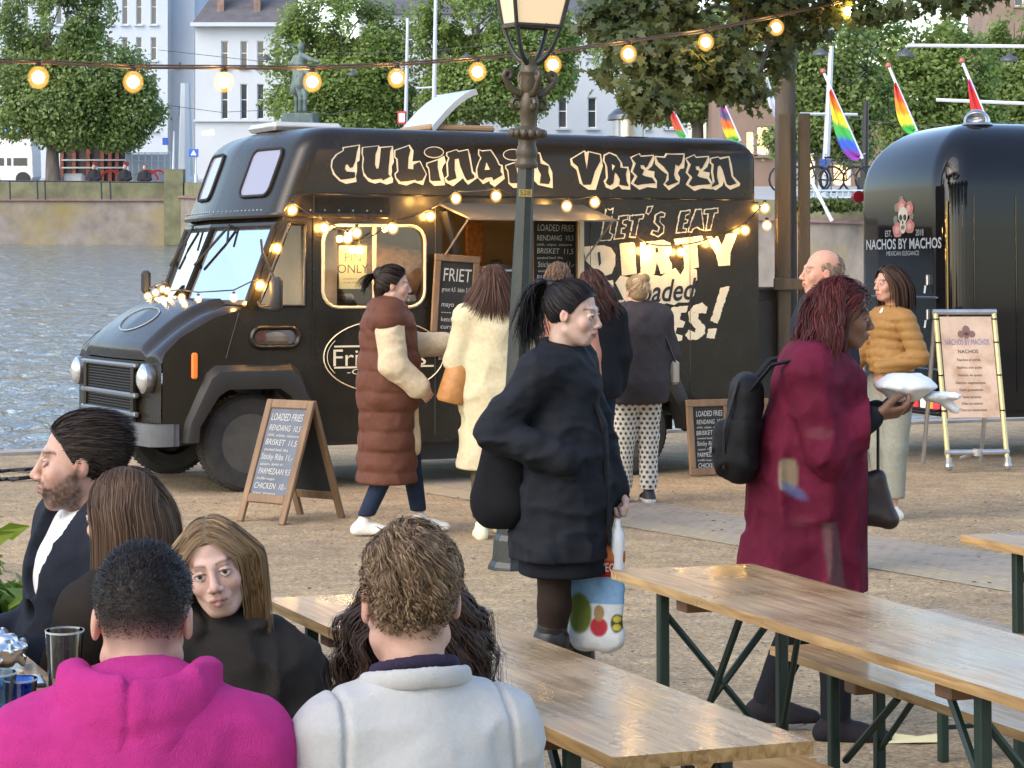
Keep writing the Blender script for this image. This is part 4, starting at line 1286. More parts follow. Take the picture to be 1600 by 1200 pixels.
def wheel(u, v, s):
    R = Matrix.Rotation(math.pi/2*s,3,'X')   # axis along v; s=1 outer face towards -v
    w = MB().lathe([(.215,-.10),(.33,-.11),(.372,-.085),(.38,-.05),(.38,.05),(.372,.085),(.345,.108),(.30,.112),(.232,.10),(.225,.07)],36,(u,v,.375),R,cap=False).build('wheel', M_tyre, truck, smooth=35)
    MB().lathe([(.232,.095),(.215,.09),(.20,.03),(.15,.015),(.12,.05),(.075,.06),(.07,.085),(.02,.09)],28,(u,v,.375),R).build('rim', M_hub, w, smooth=35)
    nb = MB()
    for q in range(6):
        a = 2*math.pi*q/6; nb.sphere((u+.10*math.cos(a), v-.06*s, .375+.10*math.sin(a)), .014, 6, 4)
    nb.build('wheel_nuts', M_hub, w)
    tr_ = MB()
    for q in range(60):
        a = 2*math.pi*q/60
        for sg in (-1,1):
            tr_.box((u+.381*math.cos(a), v+.045*sg, .375+.381*math.sin(a)),(.006,.055,.012), Matrix.Rotation(-a,3,'Y'))
    tr_.build('tread', M_tyre, w)
for (u,v,s_) in ((FW[0],.16,1),(FW[0],2.04,-1),(RW[0],.16,1),(RW[0],2.04,-1)): wheel(u,v,s_)
MB().box((1.75,1.1,.42),(4.4,1.7,.12)).box((1.8,.3,.30),(1.0,.3,.22)).build('chassis', M_black, truck)
MB().tube([(FW[0],.2,.375),(FW[0],2.0,.375)],.05,8).tube([(RW[0],.2,.375),(RW[0],2.0,.375)],.06,8).build('axle', M_black, truck)
# --- door line, windows, mirror
def line_on_side(pts, r, m_, name, parent=truck, off=.0): return MB().tube([(p[0],-off,p[1]) for p in pts], r, 6).build(name, m_, parent, smooth=60)
line_on_side([sd(488,560),sd(488,305),sd(470,301),sd(455,308),sd(441,330)], .008, M_truck, 'door_seam', off=.004)
line_on_side([sd(372,488),sd(352,560)], .004, M_black, 'panel_seam', off=.002)
line_on_side([sd(472,301),sd(560,303),sd(690,306),sd(905,309),sd(1178,312)], .009, M_truck, 'belt_moulding', off=.004)
for (loop, nm, m_, r_) in ((w_door,'door_window',M_truck,.018),(w_side,'side_window',M_trim,.014),(w_low,'lower_window',M_truck,.024)):
    wn = MB().sheet([(p[0],.012,p[1]) for p in loop]).build(nm, M_glass, truck)
    MB().tube([(p[0],-.006,p[1]) for p in loop]+[(loop[0][0],-.006,loop[0][1])], r_, 6, cap=False).build('window_trim', m_, wn, smooth=60)
    if nm == 'side_window':
        a = sd(584,353); b = sd(584,481)
        MB().box((a[0],.0,(a[1]+b[1])/2),(.022,.03,a[1]-b[1])).build('sliding_bar', M_trim, wn)
mz = sd(425,460,-.22)
mr_ = MB().rbox((mz[0]+.02,-.24,mz[1]),(.07,.16,.27),.03).build('mirror', M_rubber, truck, smooth=50)
MB().tube([(mz[0]+.02,-.22,mz[1]+.10),(mz[0]-.05,-.12,mz[1]+.32),(mz[0]-.02,-.01,mz[1]+.42)],.010,6).tube([(mz[0]+.02,-.22,mz[1]-.12),(mz[0]-.06,-.1,mz[1]-.10),(mz[0]-.04,-.0,mz[1]-.06)],.010,6).build('mirror_arm', M_rubber, mr_)
m2 = MB().rbox((-.05,2.40,1.62),(.06,.14,.20),.03).tube([(-.05,2.38,1.56),(-.06,2.25,1.50),(0,2.2,1.48)],.010,6).build('mirror', M_rubber, truck)
for u_ in (1.60,3.02,3.98):
    MB().tube([(u_,-.003,.40),(u_,-.003,2.22)],.004,4).build('panel_seam', M_black, truck)
rv = MB()
for u_ in (1.64,3.06,4.02,4.62):
    for q in range(22): rv.sphere((u_,-.001,.46+q*.082),.0055,6,3)
for q in range(40): rv.sphere((.66+q*.1,-.001,2.335),.0055,6,3)
o = rv.build('side_rivets', M_truck, truck); o['kind']='stuff'
# --- cab inside
MB().rbox((.62,.55,1.05),(.16,.55,.75),.06).build('seat', mat('seat_grey',(.12,.12,.14),.8), truck)
MB().rbox((.62,1.6,1.05),(.16,.7,.75),.06).build('seat', mat('seat_grey'), truck)
MB().tube([(.22+.10*math.sin(a)*.4,1.6+.2*math.cos(a),1.48+.2*math.sin(a)) for a in [2*math.pi*q/16 for q in range(17)]],.015,6).tube([(.22,1.6,1.48),(.02,1.6,1.3)],.02,6).build('steering_wheel', M_rubber, truck)
MB().rbox((.02,1.1,1.36),(.30,2.1,.12),.04).build('dashboard', M_rubber, truck)
MB().rbox((.16,.30,1.21),(.14,.25,.14),.03).build('red_box', M_red, truck)
MB().sphere((.36,.35,1.16),.10,10,6,(1.2,1,.7)).build('grey_bundle', mat('bundle',(.35,.35,.37),.9), truck)
# --- kitchen inside
ki = MB()
ki.add([(.78,1.75,.5),(4.6,1.75,.5),(4.6,1.75,2.6),(.78,1.75,2.6)],[(0,1,2,3)])
ki.add([(.78,.02,.62),(4.6,.02,.62),(4.6,1.75,.62),(.78,1.75,.62)],[(0,1,2,3)])
ki.add([(.76,.03,.5),(.76,1.75,.5),(.76,1.75,2.6),(.76,.03,2.6)],[(0,1,2,3)])
ki.add([(.78,.02,2.55),(4.6,.02,2.55),(4.6,1.75,2.55),(.78,1.75,2.55)],[(0,1,2,3)])
ki.build('interior_lining', M_int, truck)
MB().rbox(((HA[0]+HB[0])/2+.1,.45,1.37),(HB[0]-HA[0]+1.0,.8,.06),.01).build('inside_counter', M_steel, truck)
pa = sd(738,350,1.0); pb_ = sd(750,395,1.0)
MB().rbox((sd(741,370,.9)[0],.9,1.98),(.16,.04,.42),.01).build('orange_curtain', mat('curtain',(.45,.16,.04),.9,var=.5,vscale=25), truck)
# duct roll seen through the side window
MB().tube([(.85,.55,1.80),(1.20,.55,1.76),(1.65,.55,1.70)],.20,18).build('paper_roll', mat('roll_brown',(.30,.17,.08),.7,var=.4,vscale=20), truck, smooth=50)
for i,(px,py,sx) in enumerate(((540,460,.10),(600,470,.12),(640,462,.09))):
    p = sd(px,py,.3); MB().rbox((p[0],.3,p[1]-.03),(sx,.12,.07),.02).build('jar', mat('jar_pale',(.30,.29,.26),.5), truck)
# lit lamps inside (part of the truck)
M_lamp = mat('lamp_warm', (1,.8,.5), .4, emit=(1.0,.60,.26), estr=11.0)
for (u,v,z,r_) in ((1.05,1.1,2.42,.05),(2.35,.95,2.45,.045),(3.6,.9,2.45,.05)):
    MB().sphere((u,v,z), r_, 10, 6).build('ceiling_lamp', M_lamp, truck, smooth=60)
# --- hatch flap, stays, boards
HU0, HU1 = HA[0]-.03, HB[0]+.05
fl = MB().add([(HU0,-.01,2.262),(HU1,-.01,2.262),(HU1+.02,-.56,2.125),(HU0+.02,-.56,2.125),(HU0,-.01,2.240),(HU1,-.01,2.240),(HU1+.02,-.56,2.112),(HU0+.02,-.56,2.112)],
     [(0,1,2,3),(7,6,5,4),(0,4,5,1),(1,5,6,2),(2,6,7,3),(3,7,4,0)]).build('hatch_flap', mat('flap_grey',(.13,.12,.10),.35,metal=.3,var=.2,vscale=4), truck)
for u in (HU0+.02,HU1): MB().tube([(u,-.52,2.12),(u,-.02,1.80)],.008,6).build('flap_stay', M_steel, truck)
MB().tube([(HU0+.04,-.03,2.2),(HU0+.30,.10,1.5)],.05,8,flat=.5).build('strut', M_black, truck)
MB().box((HB[0]+.02,-.02,1.80),(.04,.04,.84)).build('lit_post', M_trim, truck)  # cream colour stands for lamplight on a wooden post
MB().rbox(((HA[0]+HB[0])/2-.1,-.16,1.075),(1.25,.30,.035),.006).build('serving_shelf', mat('shelf_wood',(.42,.26,.12),.6,var=.3,vscale=9,stretch=(.3,2,1)), truck)
for u in (HA[0]+.1,HB[0]-.4): MB().tube([(u,-.01,.92),(u,-.26,1.06)],.012,6).build('shelf_bracket', M_steel, truck)
# --- lettering on the side
def poly_obj(name, polys, m_, off, conv, parent=truck):
    for p in polys:
        o = MB().prism([conv(*q) for q in p], off-.003, off, side_fn).build(name, m_, parent)
    return o
c3 = lambda x,y: sd(480+x/4.444, 200+y/4.444)
c4 = lambda x,y: sd(820+x/4.0, 200+y/4.0)
c5 = lambda x,y: sd(890+x/5.0, 310+y/5.0)
def ellp(cx,cy,rx,ry,n=18): return [(cx+rx*math.cos(2*math.pi*i/n), cy+ry*math.sin(2*math.pi*i/n)) for i in range(n)]
def shift(p,dx,dy): return [(a+dx,b+dy) for a,b in p]
i_out = [(822,240),(905,212),(948,190),(958,235),(940,260),(930,290),(945,345),(952,395),(880,400),(845,370),(842,325),(835,280),(822,265)]
i_face = [(829,245),(902,222),(900,270),(916,345),(925,365),(864,368),(850,360),(846,300),(841,272),(829,262)]
cul_out = [[(237,130),(358,112),(360,160),(355,225),(338,235),(338,300),(330,335),(336,372),(262,387),(215,365),(170,320),(155,265),(160,220),(190,180),(240,152)],
 [(372,130),(490,118),(497,128),(588,122),(592,150),(595,235),(580,265),(582,300),(578,330),(590,350),(588,378),(545,392),(500,375),(465,385),(420,370),(385,330),(373,270),(378,200),(370,175)],
 [(598,150),(705,113),(733,155),(725,230),(780,225),(826,318),(800,395),(740,375),(685,397),(630,385),(605,345),(600,315),(618,295),(612,215),(598,200)],
 ellp(876,166,70,41), i_out,
 [(962,165),(1035,145),(1050,155),(1115,143),(1130,185),(1140,250),(1150,300),(1165,310),(1180,345),(1115,392),(1090,365),(1080,345),(1010,403),(958,375),(950,345),(968,330),(962,240),(975,205),(960,190)],
 [(1185,143),(1210,152),(1275,147),(1320,215),(1335,250),(1355,255),(1365,320),(1370,350),(1300,408),(1268,385),(1265,365),(1220,388),(1195,360),(1168,330),(1170,280),(1185,235),(1200,205),(1185,185)],
 shift(ellp(876,166,70,41),552,17), shift(i_out,552,15)]
cul_face = [[(246,136),(350,119),(336,160),(326,225),(319,242),(308,270),(288,275),(270,248),(258,255),(252,280),(265,300),(322,305),(325,335),(318,345),(226,358),(187,320),(163,270),(169,222),(200,182),(245,155)],
 [(380,134),(484,122),(478,150),(466,180),(463,250),(473,280),(488,278),(496,230),(502,165),(504,135),(582,128),(568,160),(563,230),(558,270),(557,320),(573,335),(520,363),(508,350),(445,358),(410,340),(386,305),(380,260),(387,210),(378,180)],
 [(606,154),(698,121),(710,150),(698,200),(693,280),(730,285),(732,252),(774,232),(818,318),(793,363),(755,368),(745,358),(690,368),(642,372),(614,345),(607,320),(627,300),(622,215),(605,195)],
 ellp(874,165,64,34), i_face,
 [(969,170),(1030,151),(1045,165),(1110,150),(1116,190),(1128,250),(1138,310),(1158,330),(1153,348),(1107,363),(1090,340),(1057,260),(1047,210),(1020,215),(1020,290),(1033,348),(977,368),(959,350),(977,330),(972,240),(984,205),(968,190)],
 [(1192,151),(1212,160),(1270,154),(1308,215),(1326,255),(1343,262),(1338,300),(1355,325),(1290,362),(1280,340),(1235,345),(1215,362),(1187,345),(1180,320),(1177,285),(1192,235),(1207,205),(1192,182)],
 shift(ellp(874,165,64,34),552,17), shift(i_face,552,15)]
E_out = [(662,180),(720,155),(730,170),(810,165),(815,190),(800,235),(770,262),(815,270),(812,300),(830,330),(828,375),(770,368),(720,385),(685,360),(665,345),(690,300),(665,270),(680,220)]
E_face = [(669,185),(715,161),(728,178),(803,172),(775,225),(768,240),(755,248),(748,230),(725,230),(728,250),(748,260),(743,275),(735,290),(755,300),(798,310),(820,343),(745,349),(705,357),(682,344),(707,300),(677,270),(697,220)]
vr_out = [[(40,150),(95,150),(112,200),(150,228),(172,275),(175,375),(85,355),(60,330),(50,250)],
 [(285,190),(375,137),(388,150),(397,141),(478,160),(490,235),(470,300),(445,385),(400,385),(365,360),(345,345),(325,260),(290,230)],
 [(495,165),(530,148),(575,165),(610,215),(615,240),(650,240),(660,280),(662,385),(610,382),(590,360),(545,385),(510,370),(495,330),(510,310),(505,230),(490,200)],
 E_out,
 [(815,172),(875,175),(885,155),(915,158),(1003,156),(1005,195),(1000,250),(975,255),(960,280),(975,310),(970,345),(905,388),(870,350),(885,330),(895,290),(855,260),(820,225)],
 shift(E_out,346,7),
 [(1165,185),(1215,175),(1225,182),(1285,173),(1300,230),(1310,300),(1352,345),(1350,360),(1290,385),(1260,360),(1250,330),(1240,360),(1200,388),(1165,375),(1180,340),(1170,270),(1175,230),(1160,215)]]
vr_face = [[(47,160),(90,158),(97,220),(148,236),(146,275),(160,320),(150,350),(92,345),(100,290),(85,260)],
 [(296,192),(371,146),(378,200),(388,262),(395,200),(402,149),(470,165),(473,205),(438,270),(414,353),(367,355),(357,335),(332,240),(302,215)],
 [(502,172),(530,156),(574,176),(598,215),(598,245),(642,251),(633,285),(638,330),(652,363),(592,354),(596,320),(580,290),(565,275),(560,300),(555,343),(530,360),(507,340),(522,310),(517,240),(500,200)],
 E_face,
 [(824,180),(880,185),(895,163),(995,165),(983,215),(965,238),(945,225),(935,290),(945,320),(965,335),(896,360),(880,345),(902,325),(902,280),(872,240),(837,210)],
 shift(E_face,346,7),
 [(1171,190),(1215,181),(1225,195),(1278,182),(1286,240),(1296,300),(1328,345),(1285,360),(1267,350),(1242,260),(1225,230),(1210,240),(1205,300),(1218,350),(1177,368),(1174,355),(1192,335),(1182,270),(1187,225),(1170,212)]]
poly_obj('graffiti_outline', cul_out, M_cream, .004, c3); poly_obj('graffiti_outline', vr_out, M_cream, .004, c4)
poly_obj('graffiti_face', cul_face, M_face, .0075, c3); poly_obj('graffiti_face', vr_face, M_face, .0075, c4)
poly_obj('graffiti_counter', [[(1241,238),(1263,286),(1229,289)]], M_cream, .010, c3); poly_obj('graffiti_counter', [[(545,225),(564,235),(549,264)]], M_cream, .010, c4)
def rag(poly, amp, sd_=1):
    """rough brush edge"""
    r_ = random.Random(sd_); out=[]
    for i in range(len(poly)):
        a, b = poly[i], poly[(i+1)%len(poly)]
        L_ = math.hypot(b[0]-a[0], b[1]-a[1]); n_ = max(1,int(L_/14))
        for k in range(n_):
            t = k/n_; out.append((a[0]+(b[0]-a[0])*t+(r_.uniform(-amp,amp) if k else 0), a[1]+(b[1]-a[1])*t+(r_.uniform(-amp,amp) if k else 0)))
    return out
eat = [[(285,70),(320,85),(348,70),(335,150),(318,265),(345,280),(325,330),(232,335),(245,290),(262,200)],
 [(385,135),(465,125),(460,165),(425,175),(420,200),(450,205),(440,235),(410,240),(408,270),(440,275),(430,315),(345,325),(360,250),(372,180)],
 [(470,130),(590,120),(575,165),(550,165),(520,310),(465,305),(492,180),(464,175)],
 [(610,60),(660,55),(640,105),(620,130),(595,115)],
 [(670,130),(720,100),(755,115),(745,150),(715,150),(712,180),(745,215),(740,270),(695,305),(635,280),(650,245),(690,255),(700,230),(660,190)],
 [(870,95),(950,85),(945,125),(915,135),(910,160),(935,165),(925,195),(900,200),(895,230),(925,235),(915,270),(830,275),(845,200),(858,130)],
 [(990,80),(1040,80),(1058,255),(1020,245),(1000,230),(970,245),(960,270),(925,265),(950,180)],
 [(1055,85),(1170,70),(1168,115),(1140,120),(1110,250),(1064,255),(1085,125),(1050,125)]]
poly_obj('slogan_outline', [rag(p,3,i) for i,p in enumerate(eat)], M_cream, .004, c5)
poly_obj('slogan_face', [rag(inset(p,9),3,i) for i,p in enumerate(eat)], M_face, .0075, c5)
dirty = [[(105,382),(130,376),(270,366),(325,385),(360,440),(358,520),(330,590),(225,620),(195,560),(130,490)],[(392,360),(405,350),(500,344),(510,352),(525,590),(412,605)],
 [(555,345),(740,325),(790,350),(805,410),(775,460),(802,520),(802,570),(715,592),(700,540),(680,500),(668,592),(560,587)],
 [(820,318),(1040,292),(1055,345),(1000,365),(1012,540),(900,560),(895,370),(830,360)],[(1075,300),(1160,295),(1195,370),(1230,280),(1310,275),(1300,320),(1260,430),(1258,525),(1170,530),(1150,440)]]
poly_obj('slogan_dirty', [rag(p,2,i) for i,p in enumerate(dirty)], M_cream, .004, c5)
poly_obj('slogan_hole', [[(218,425),(238,418),(246,510),(230,532)],[(670,390),(690,385),(697,420),(675,428)]], M_face, .0075, c5)
bub = [(360,660),(400,605),(470,620),(540,590),(600,560),(650,570),(660,600),(720,610),(760,580),(830,545),(870,600),(900,550),(950,540),(998,560),(1000,640),(965,660),(985,720),(975,760),(930,815),(850,815),(820,835),(760,820),(700,845),(660,835),(560,850),(430,800)]
poly_obj('slogan_bubble', [bub], M_cream, .0035, c5)
fries = [rag(p,4,40+i) for i,p in enumerate([[(225,645),(340,640),(345,800),(425,795),(430,900),(345,900),(350,985),(240,990)],[(690,865),(760,850),(745,1100),(690,1120)],
 [(800,855),(930,840),(915,890),(870,900),(865,950),(905,965),(890,1010),(840,1010),(830,1060),(885,1075),(880,1110),(810,1125),(765,960)],
 [(970,840),(1040,815),(1080,850),(1070,900),(1010,900),(1005,940),(1060,1000),(1060,1060),(1000,1105),(940,1110),(905,1075),(930,1030),(985,1050),(990,1020),(935,960),(930,890)],
 [(1185,700),(1255,690),(1160,980),(1105,960)],[(1090,1020),(1155,1020),(1135,1100),(1070,1090)]])]
poly_obj('slogan_fries', fries, M_cream, .004, c5)
lc = c5(745,715)
lettering('slogan_script', [('loaded', lc[0]-.02, lc[1]-.02, .26, dict(shear=.35, rot=.06, bold=.004, fit=.62))], M_face, truck, side_fn, .0085)
# oval badge on the door panel
oc = sd(600,557); 
loop = [(oc[0]+.52*math.cos(a), oc[1]+.285*math.sin(a)) for a in [2*math.pi*q/48 for q in range(49)]]
MB().tube([(p[0],-.004,p[1]) for p in loop], .0095, 4, cap=False, flat=.5).build('badge_ring', M_cream, truck)
loop = [(oc[0]+.49*math.cos(a), oc[1]+.255*math.sin(a)) for a in [math.radians(150+60*q/12) for q in range(13)]]
MB().tube([(p[0],-.004,p[1]) for p in loop], .006, 4, flat=.5).build('badge_ring', M_cream, truck)
for y in (542,575):
    p = sd(522,y); MB().box((oc[0],-.003,p[1]),(.86,.004,.014)).build('badge_line', M_cream, truck)
p1b, p2b, p3b = sd(600,534), sd(596,559), sd(598,581)
lettering('badge_lettering', [('Original', p1b[0]-.02, p1b[1], .075), ('FrietHuis', p2b[0]-.02, p2b[1]-.005, .19, dict(fit=.80)), ('-CULINAIR-', p3b[0]+.0, p3b[1], .062, dict(fit=.62))], M_cream, truck, side_fn, .004)
# PIN ONLY sheet behind the side window glass
pc = sd(552,418); 
pn = MB().box((pc[0],.025,pc[1]),(.235,.003,.34)).build('paper_notice', mat('paper_yellow',(.50,.43,.20),.8), truck)
lettering('notice_lettering', [('PIN', pc[0], pc[1]+.075, .10), ('ONLY', pc[0], pc[1]-.015, .10), ('contactless or card', pc[0], pc[1]-.09, .022), ('no cash, thank you', pc[0], pc[1]-.12, .022)], mat('ink_dark',(.03,.03,.025),.8), pn, lambda a,b,h:(a,-h+.022,b), 0)
# roof fittings
rv_ = MB().rbox((sd(510,190)[0]+.15,1.1,2.90),(.62,.62,.07),.03).build('roof_vent', mat('roof_plastic',(.45,.46,.46),.5,var=.1), truck)
hu = sd(735,200)[0]
rh = empty('roof_hatch'); rh.parent = truck; rh.location = (hu+.05, .75, 2.88)
MB().rbox((.08,.0,.02),(.62,.62,.06),.02).build('hatch_rim', mat('hatch_rim',(.32,.20,.10),.6), rh)
q = []
for i in range(9):
    t = i/8; a = math.radians(18+34*t)
    q.append((-.20+.40*t, .03+.33*math.sin(t*1.35)))
hb = MB(); vs=[]; 
for (x,z) in q:
    vs += [(x,-.33,z),(x,.33,z),(x+.02,-.33,z-.045),(x+.02,.33,z-.045)]
fs=[]
for i in range(8):
    a=i*4
    fs += [(a,a+1,a+5,a+4),(a+2,a+6,a+7,a+3),(a,a+4,a+6,a+2),(a+1,a+3,a+7,a+5)]
fs += [(0,2,3,1),(32,33,35,34)]
hb.add(vs,fs).build('hatch_lid', mat('hatch_lid',(.42,.46,.50),.45,var=.08,vscale=5), rh, smooth=40)
cu = sd(1046,205)[0]
ch = MB().lathe([(.14,2.8),(.14,3.02)],20,(cu-.1,.5,0)).build('chimney', M_chrome, truck, smooth=40)
MB().lathe([(.19,3.02),(.185,3.06),(.13,3.11),(.02,3.15)],20,(cu-.1,.5,0)).build('chimney_cap', mat('cap_dark',(.10,.11,.12),.35,metal=.6), ch, smooth=40)
MB().box((1.2,-.012,.36),(1.1,.05,.03)).build('sill_rail', M_truck, truck)

# ---------------------------------------------------------------- things at the truck
def board_lines(lines, w, h, top, fs_, seed=0, fit=.86):
    r_ = random.Random(seed); out=[]; y = top
    for (t, s) in lines:
        y -= s*.62
        kw = dict(shear=.08+r_.uniform(-.05,.1), rot=r_.uniform(-.02,.02))
        kw['fit'] = min(w*fit, len(t)*s*.50)
        out.append((t, -w*(fit/2)+kw['fit']/2+r_.uniform(0,.01), y, s, kw)); y -= s*.55
    return out
def chalkboard(name, label, M, w, h, lines, frame=.05, seed=0, parent_children=None, cat='chalkboard'):
    """upright board in its own x (right) z (up) plane, facing -y"""
    ro = bpy.data.objects.new(name, None); col.objects.link(ro); ro.matrix_world = M
    MB().box((0,.006,h/2),(w-frame*1.6,.012,h-frame*1.6)).build('slate', M_chalk, ro)
    for (c,s_) in (((0,0,frame/2),(w,.03,frame)),((0,0,h-frame/2),(w,.03,frame)),((-w/2+frame/2,0,h/2),(frame,.028,h-2*frame)),((w/2-frame/2,0,h/2),(frame,.028,h-2*frame))):
        MB().rbox(c,s_,.005).build('frame_rail', M_wood, ro)
    lettering('chalk_writing', board_lines(lines, w-2*frame, h, h-frame-.02, 0, seed), M_chalkw, ro, lambda a,b,hh:(a,-hh,b), .004)
    tag(ro, label, cat)
    return ro
TM = truck.matrix_world.copy()
LOADED = [('LOADED FRIES',.105),('RENDANG  10,5',.085),('chili, uitjes, cassave',.04),('BRISKET  11,5',.085),('smoked beef, bbq',.04),('Sticky Ribs 11,-',.085),('sesam, lente ui',.04),('PARMEZAAN 9,5',.085),('truffel mayo',.04),('CHICKEN  10,-',.085),('gravy, jalapeno',.04)]
a = sd(706,531,-.06); 
chalkboard('menu_board', 'wood framed FRIET price chalkboard hanging beside the serving hatch', TM @ Matrix.Translation((a[0],-.075,a[1])) @ Matrix.Rotation(math.radians(3.5),4,'Y'), .40, .68,
   [('FRIET',.15),('groot 4,5  klein 3,5',.05),(' ',.05),('mayo',.055),('---- 0,75',.05),('ketchup 0,75',.05),('curry 0,75',.05),('joppie  0,75',.05),('saté saus  1,-',.055),('truffel mayo 1,5',.055),('stoofvlees  4,5',.055)], .055, 3)
a = sd(1107,743,-.25); b = sd(1160,740,-.2)
chalkboard('leaning_board', 'wood framed loaded fries chalkboard leaning on the truck beside the tail', TM @ Matrix.Translation((a[0],-.30,.01)) @ Matrix.Rotation(math.radians(-6),4,'X'), .42, .63, [(t,s*.62) for t,s in LOADED], .06, 5)
chalkboard('leaning_board', 'second wooden board behind the backpack, leaning at the truck tail', TM @ Matrix.Translation((a[0]+.44,-.22,.01)) @ Matrix.Rotation(math.radians(-6),4,'X'), .42, .62, [(t,s*.6) for t,s in LOADED[:7]], .06, 6)
a = sd(868,470,.15)
chalkboard('hatch_menu', 'black menu panel standing inside the right of the serving hatch', TM @ Matrix.Translation((a[0],.16,1.41)), .42, .74, [(t,s*.75) for t,s in LOADED], .012, 7)
# A-frame board in front of the wheel
def a_frame():
    d0 = gd(818); x0 = gx(404,d0)
    ro = empty('pavement_sign', W(gx(455,gd(812)), gd(812)), math.radians(-38), tilt=True)
    h=.87; w=.45; sp=.30
    for sgn, nm in ((-1,'front_leaf'),(1,'rear_leaf')):
        lf = bpy.data.objects.new(nm, None); col.objects.link(lf); lf.parent = ro
        an = math.asin(sp/h)
        lf.matrix_local = Matrix.Translation((0, sgn*sp, 0)) @ Matrix.Rotation(sgn*an,4,'X') @ (Matrix.Identity(4) if sgn<0 else Matrix.Rotation(math.pi,4,'Z'))
        for x in (-w/2+.03,w/2-.03): MB().rbox((x,0,h/2),(.055,.03,h),.005).build('stile', M_wood, lf)
        for z in (h-.03,.17): MB().rbox((0,0,z),(w-.115,.028,.06),.005).build('cross_rail', M_wood, lf)
        MB().box((0,.004,(h+.11)/2),(w-.10,.010,h-.22)).build('slate', M_chalk if sgn>0 else mat('slate_blue',(.10,.115,.14),.7,var=.3,vscale=5), lf)
        if sgn<0: lettering('chalk_writing', [(t[0],t[1],t[2],t[3],t[4]) for t in board_lines([(t,s*.70) for t,s in LOADED], w-.11, h, h-.08, 0, 9)], M_chalkw, lf, lambda a,b,hh:(a,-hh,b), .004)
    tag(ro, 'standing A-frame chalkboard with wooden frame in front of the truck wheel', 'sign')
a_frame()
# soup kettles on the counter
def kettle(px, label, grp='soup kettles in the hatch'):
    p = sd(px,455,.35); ro = empty('soup_kettle', (0,0,0)); ro.matrix_world = TM @ Matrix.Translation((p[0],.38,1.40))
    MB().lathe([(.17,0),(.185,.02),(.185,.12),(.175,.13),(.185,.14),(.18,.30),(.185,.31)],24).build('pot', mat('kettle_black',(.02,.018,.015),.25,coat=.5), ro, smooth=40)
    MB().lathe([(.19,.31),(.19,.325),(.15,.35),(.05,.37),(.02,.375)],24).build('lid', M_steel, ro, smooth=40)
    MB().tube([(-.05,0,.37),(-.04,0,.40),(.04,0,.40),(.05,0,.37)],.008,6).build('handle', M_black, ro)
    MB().prism([(-.02,.19),(.02,.19),(0,.235)],-.188,-.184,lambda a,b,h:(a,h,b)).build('sticker', M_cream, ro)
    tag(ro, label, 'kettle', grp)
kettle(778,'shiny black soup kettle with steel lid left in the serving hatch'); kettle(830,'black soup kettle half hidden behind the lamppost')
p = sd(752,425,.12); o = empty('paper_tray'); o.matrix_world = TM @ Matrix.Translation((p[0],.10,1.40))
MB().rbox((0,0,.03),(.16,.1,.05),.008).build('tray', mat('tray_white',(.72,.62,.40),.8), o); MB().rbox((.02,.02,.06),(.1,.08,.03),.008).build('napkins', mat('tray_white'), o)
tag(o, 'cream paper tray on the serving counter beside the kettle', 'tray')

# string lights on the truck
M_bulb = mat('bulb_glow', (1,.8,.5), .3, emit=(1.0,.52,.13), estr=95.0)
def globe_material():  # lamp globe that also carries the bulb's halo as a faint glow
    m = bpy.data.materials.new('halo_globe'); m.use_nodes = True; nt = m.node_tree; nt.nodes.clear(); L = nt.links.new
    out = nt.nodes.new('ShaderNodeOutputMaterial'); tr = nt.nodes.new('ShaderNodeBsdfTransparent'); em = nt.nodes.new('ShaderNodeEmission')
    em.inputs[0].default_value = (1.0,.50,.10,1); em.inputs[1].default_value = 1.1
    lw = nt.nodes.new('ShaderNodeLayerWeight'); lw.inputs['Blend'].default_value = .5
    mr = nt.nodes.new('ShaderNodeMapRange'); mr.inputs['From Min'].default_value=0; mr.inputs['From Max'].default_value=1; mr.inputs['To Min'].default_value=.30; mr.inputs['To Max'].default_value=.0
    L(lw.outputs['Facing'], mr.inputs['Value']); mx = nt.nodes.new('ShaderNodeMixShader')
    L(mr.outputs[0], mx.inputs[0]); L(tr.outputs[0], mx.inputs[1]); L(em.outputs[0], mx.inputs[2]); L(mx.outputs[0], out.inputs[0])
    return m
M_globe = globe_material()
M_cable = mat('black_cable', (.012,.012,.012), .6)
sl = empty('string_lights'); sl.matrix_world = TM
tag(sl, 'warm festoon lights draped along the truck side and bonnet', 'string lights')
BR = .031
def add_bulb(parent, p, r=BR, down=True):
    b = MB().sphere((p[0],p[1],p[2]), r*1.55, 14, 9, (1,1,1.08)).build('bulb', M_globe, parent, smooth=60)
    MB().sphere((p[0],p[1],p[2]), r*.92, 10, 7).build('glowing_core', M_bulb, b, smooth=60)
    MB().tube([(p[0],p[1],p[2]+r*1.5),(p[0],p[1],p[2]+r*2.2)], r*.5, 7).build('socket', M_cable, b)
side_b = [(455,328),(505,356),(542,373),(556,364),(562,391),(613,357),(672,338),(712,310),(775,306),(886,322),(930,316),(1012,392),(1065,394),(1117,381),(1166,360),(1197,325)]
cab = []
for i,(px,py) in enumerate(side_b):
    v = -.07 if 707 > px or px > 935 else (-.70 if px in (775,886) else -.45)
    if px == 886: v = -.68
    u,z = sd(px,py,v); add_bulb(sl,(u,v,z)); cab.append((u,v,z+BR*2))
pts=[]
for i in range(len(cab)-1):
    a,b = Vector(cab[i]),Vector(cab[i+1]); L_=(b-a).length
    for t in (0,.25,.5,.75): pts.append(tuple(a.lerp(b,t)+Vector((0,0,-.28*L_*t*(1-t)*.6))))
pts.append(cab[-1])
MB().tube(pts,.006,5).build('cable', M_cable, sl)
cab2=[]
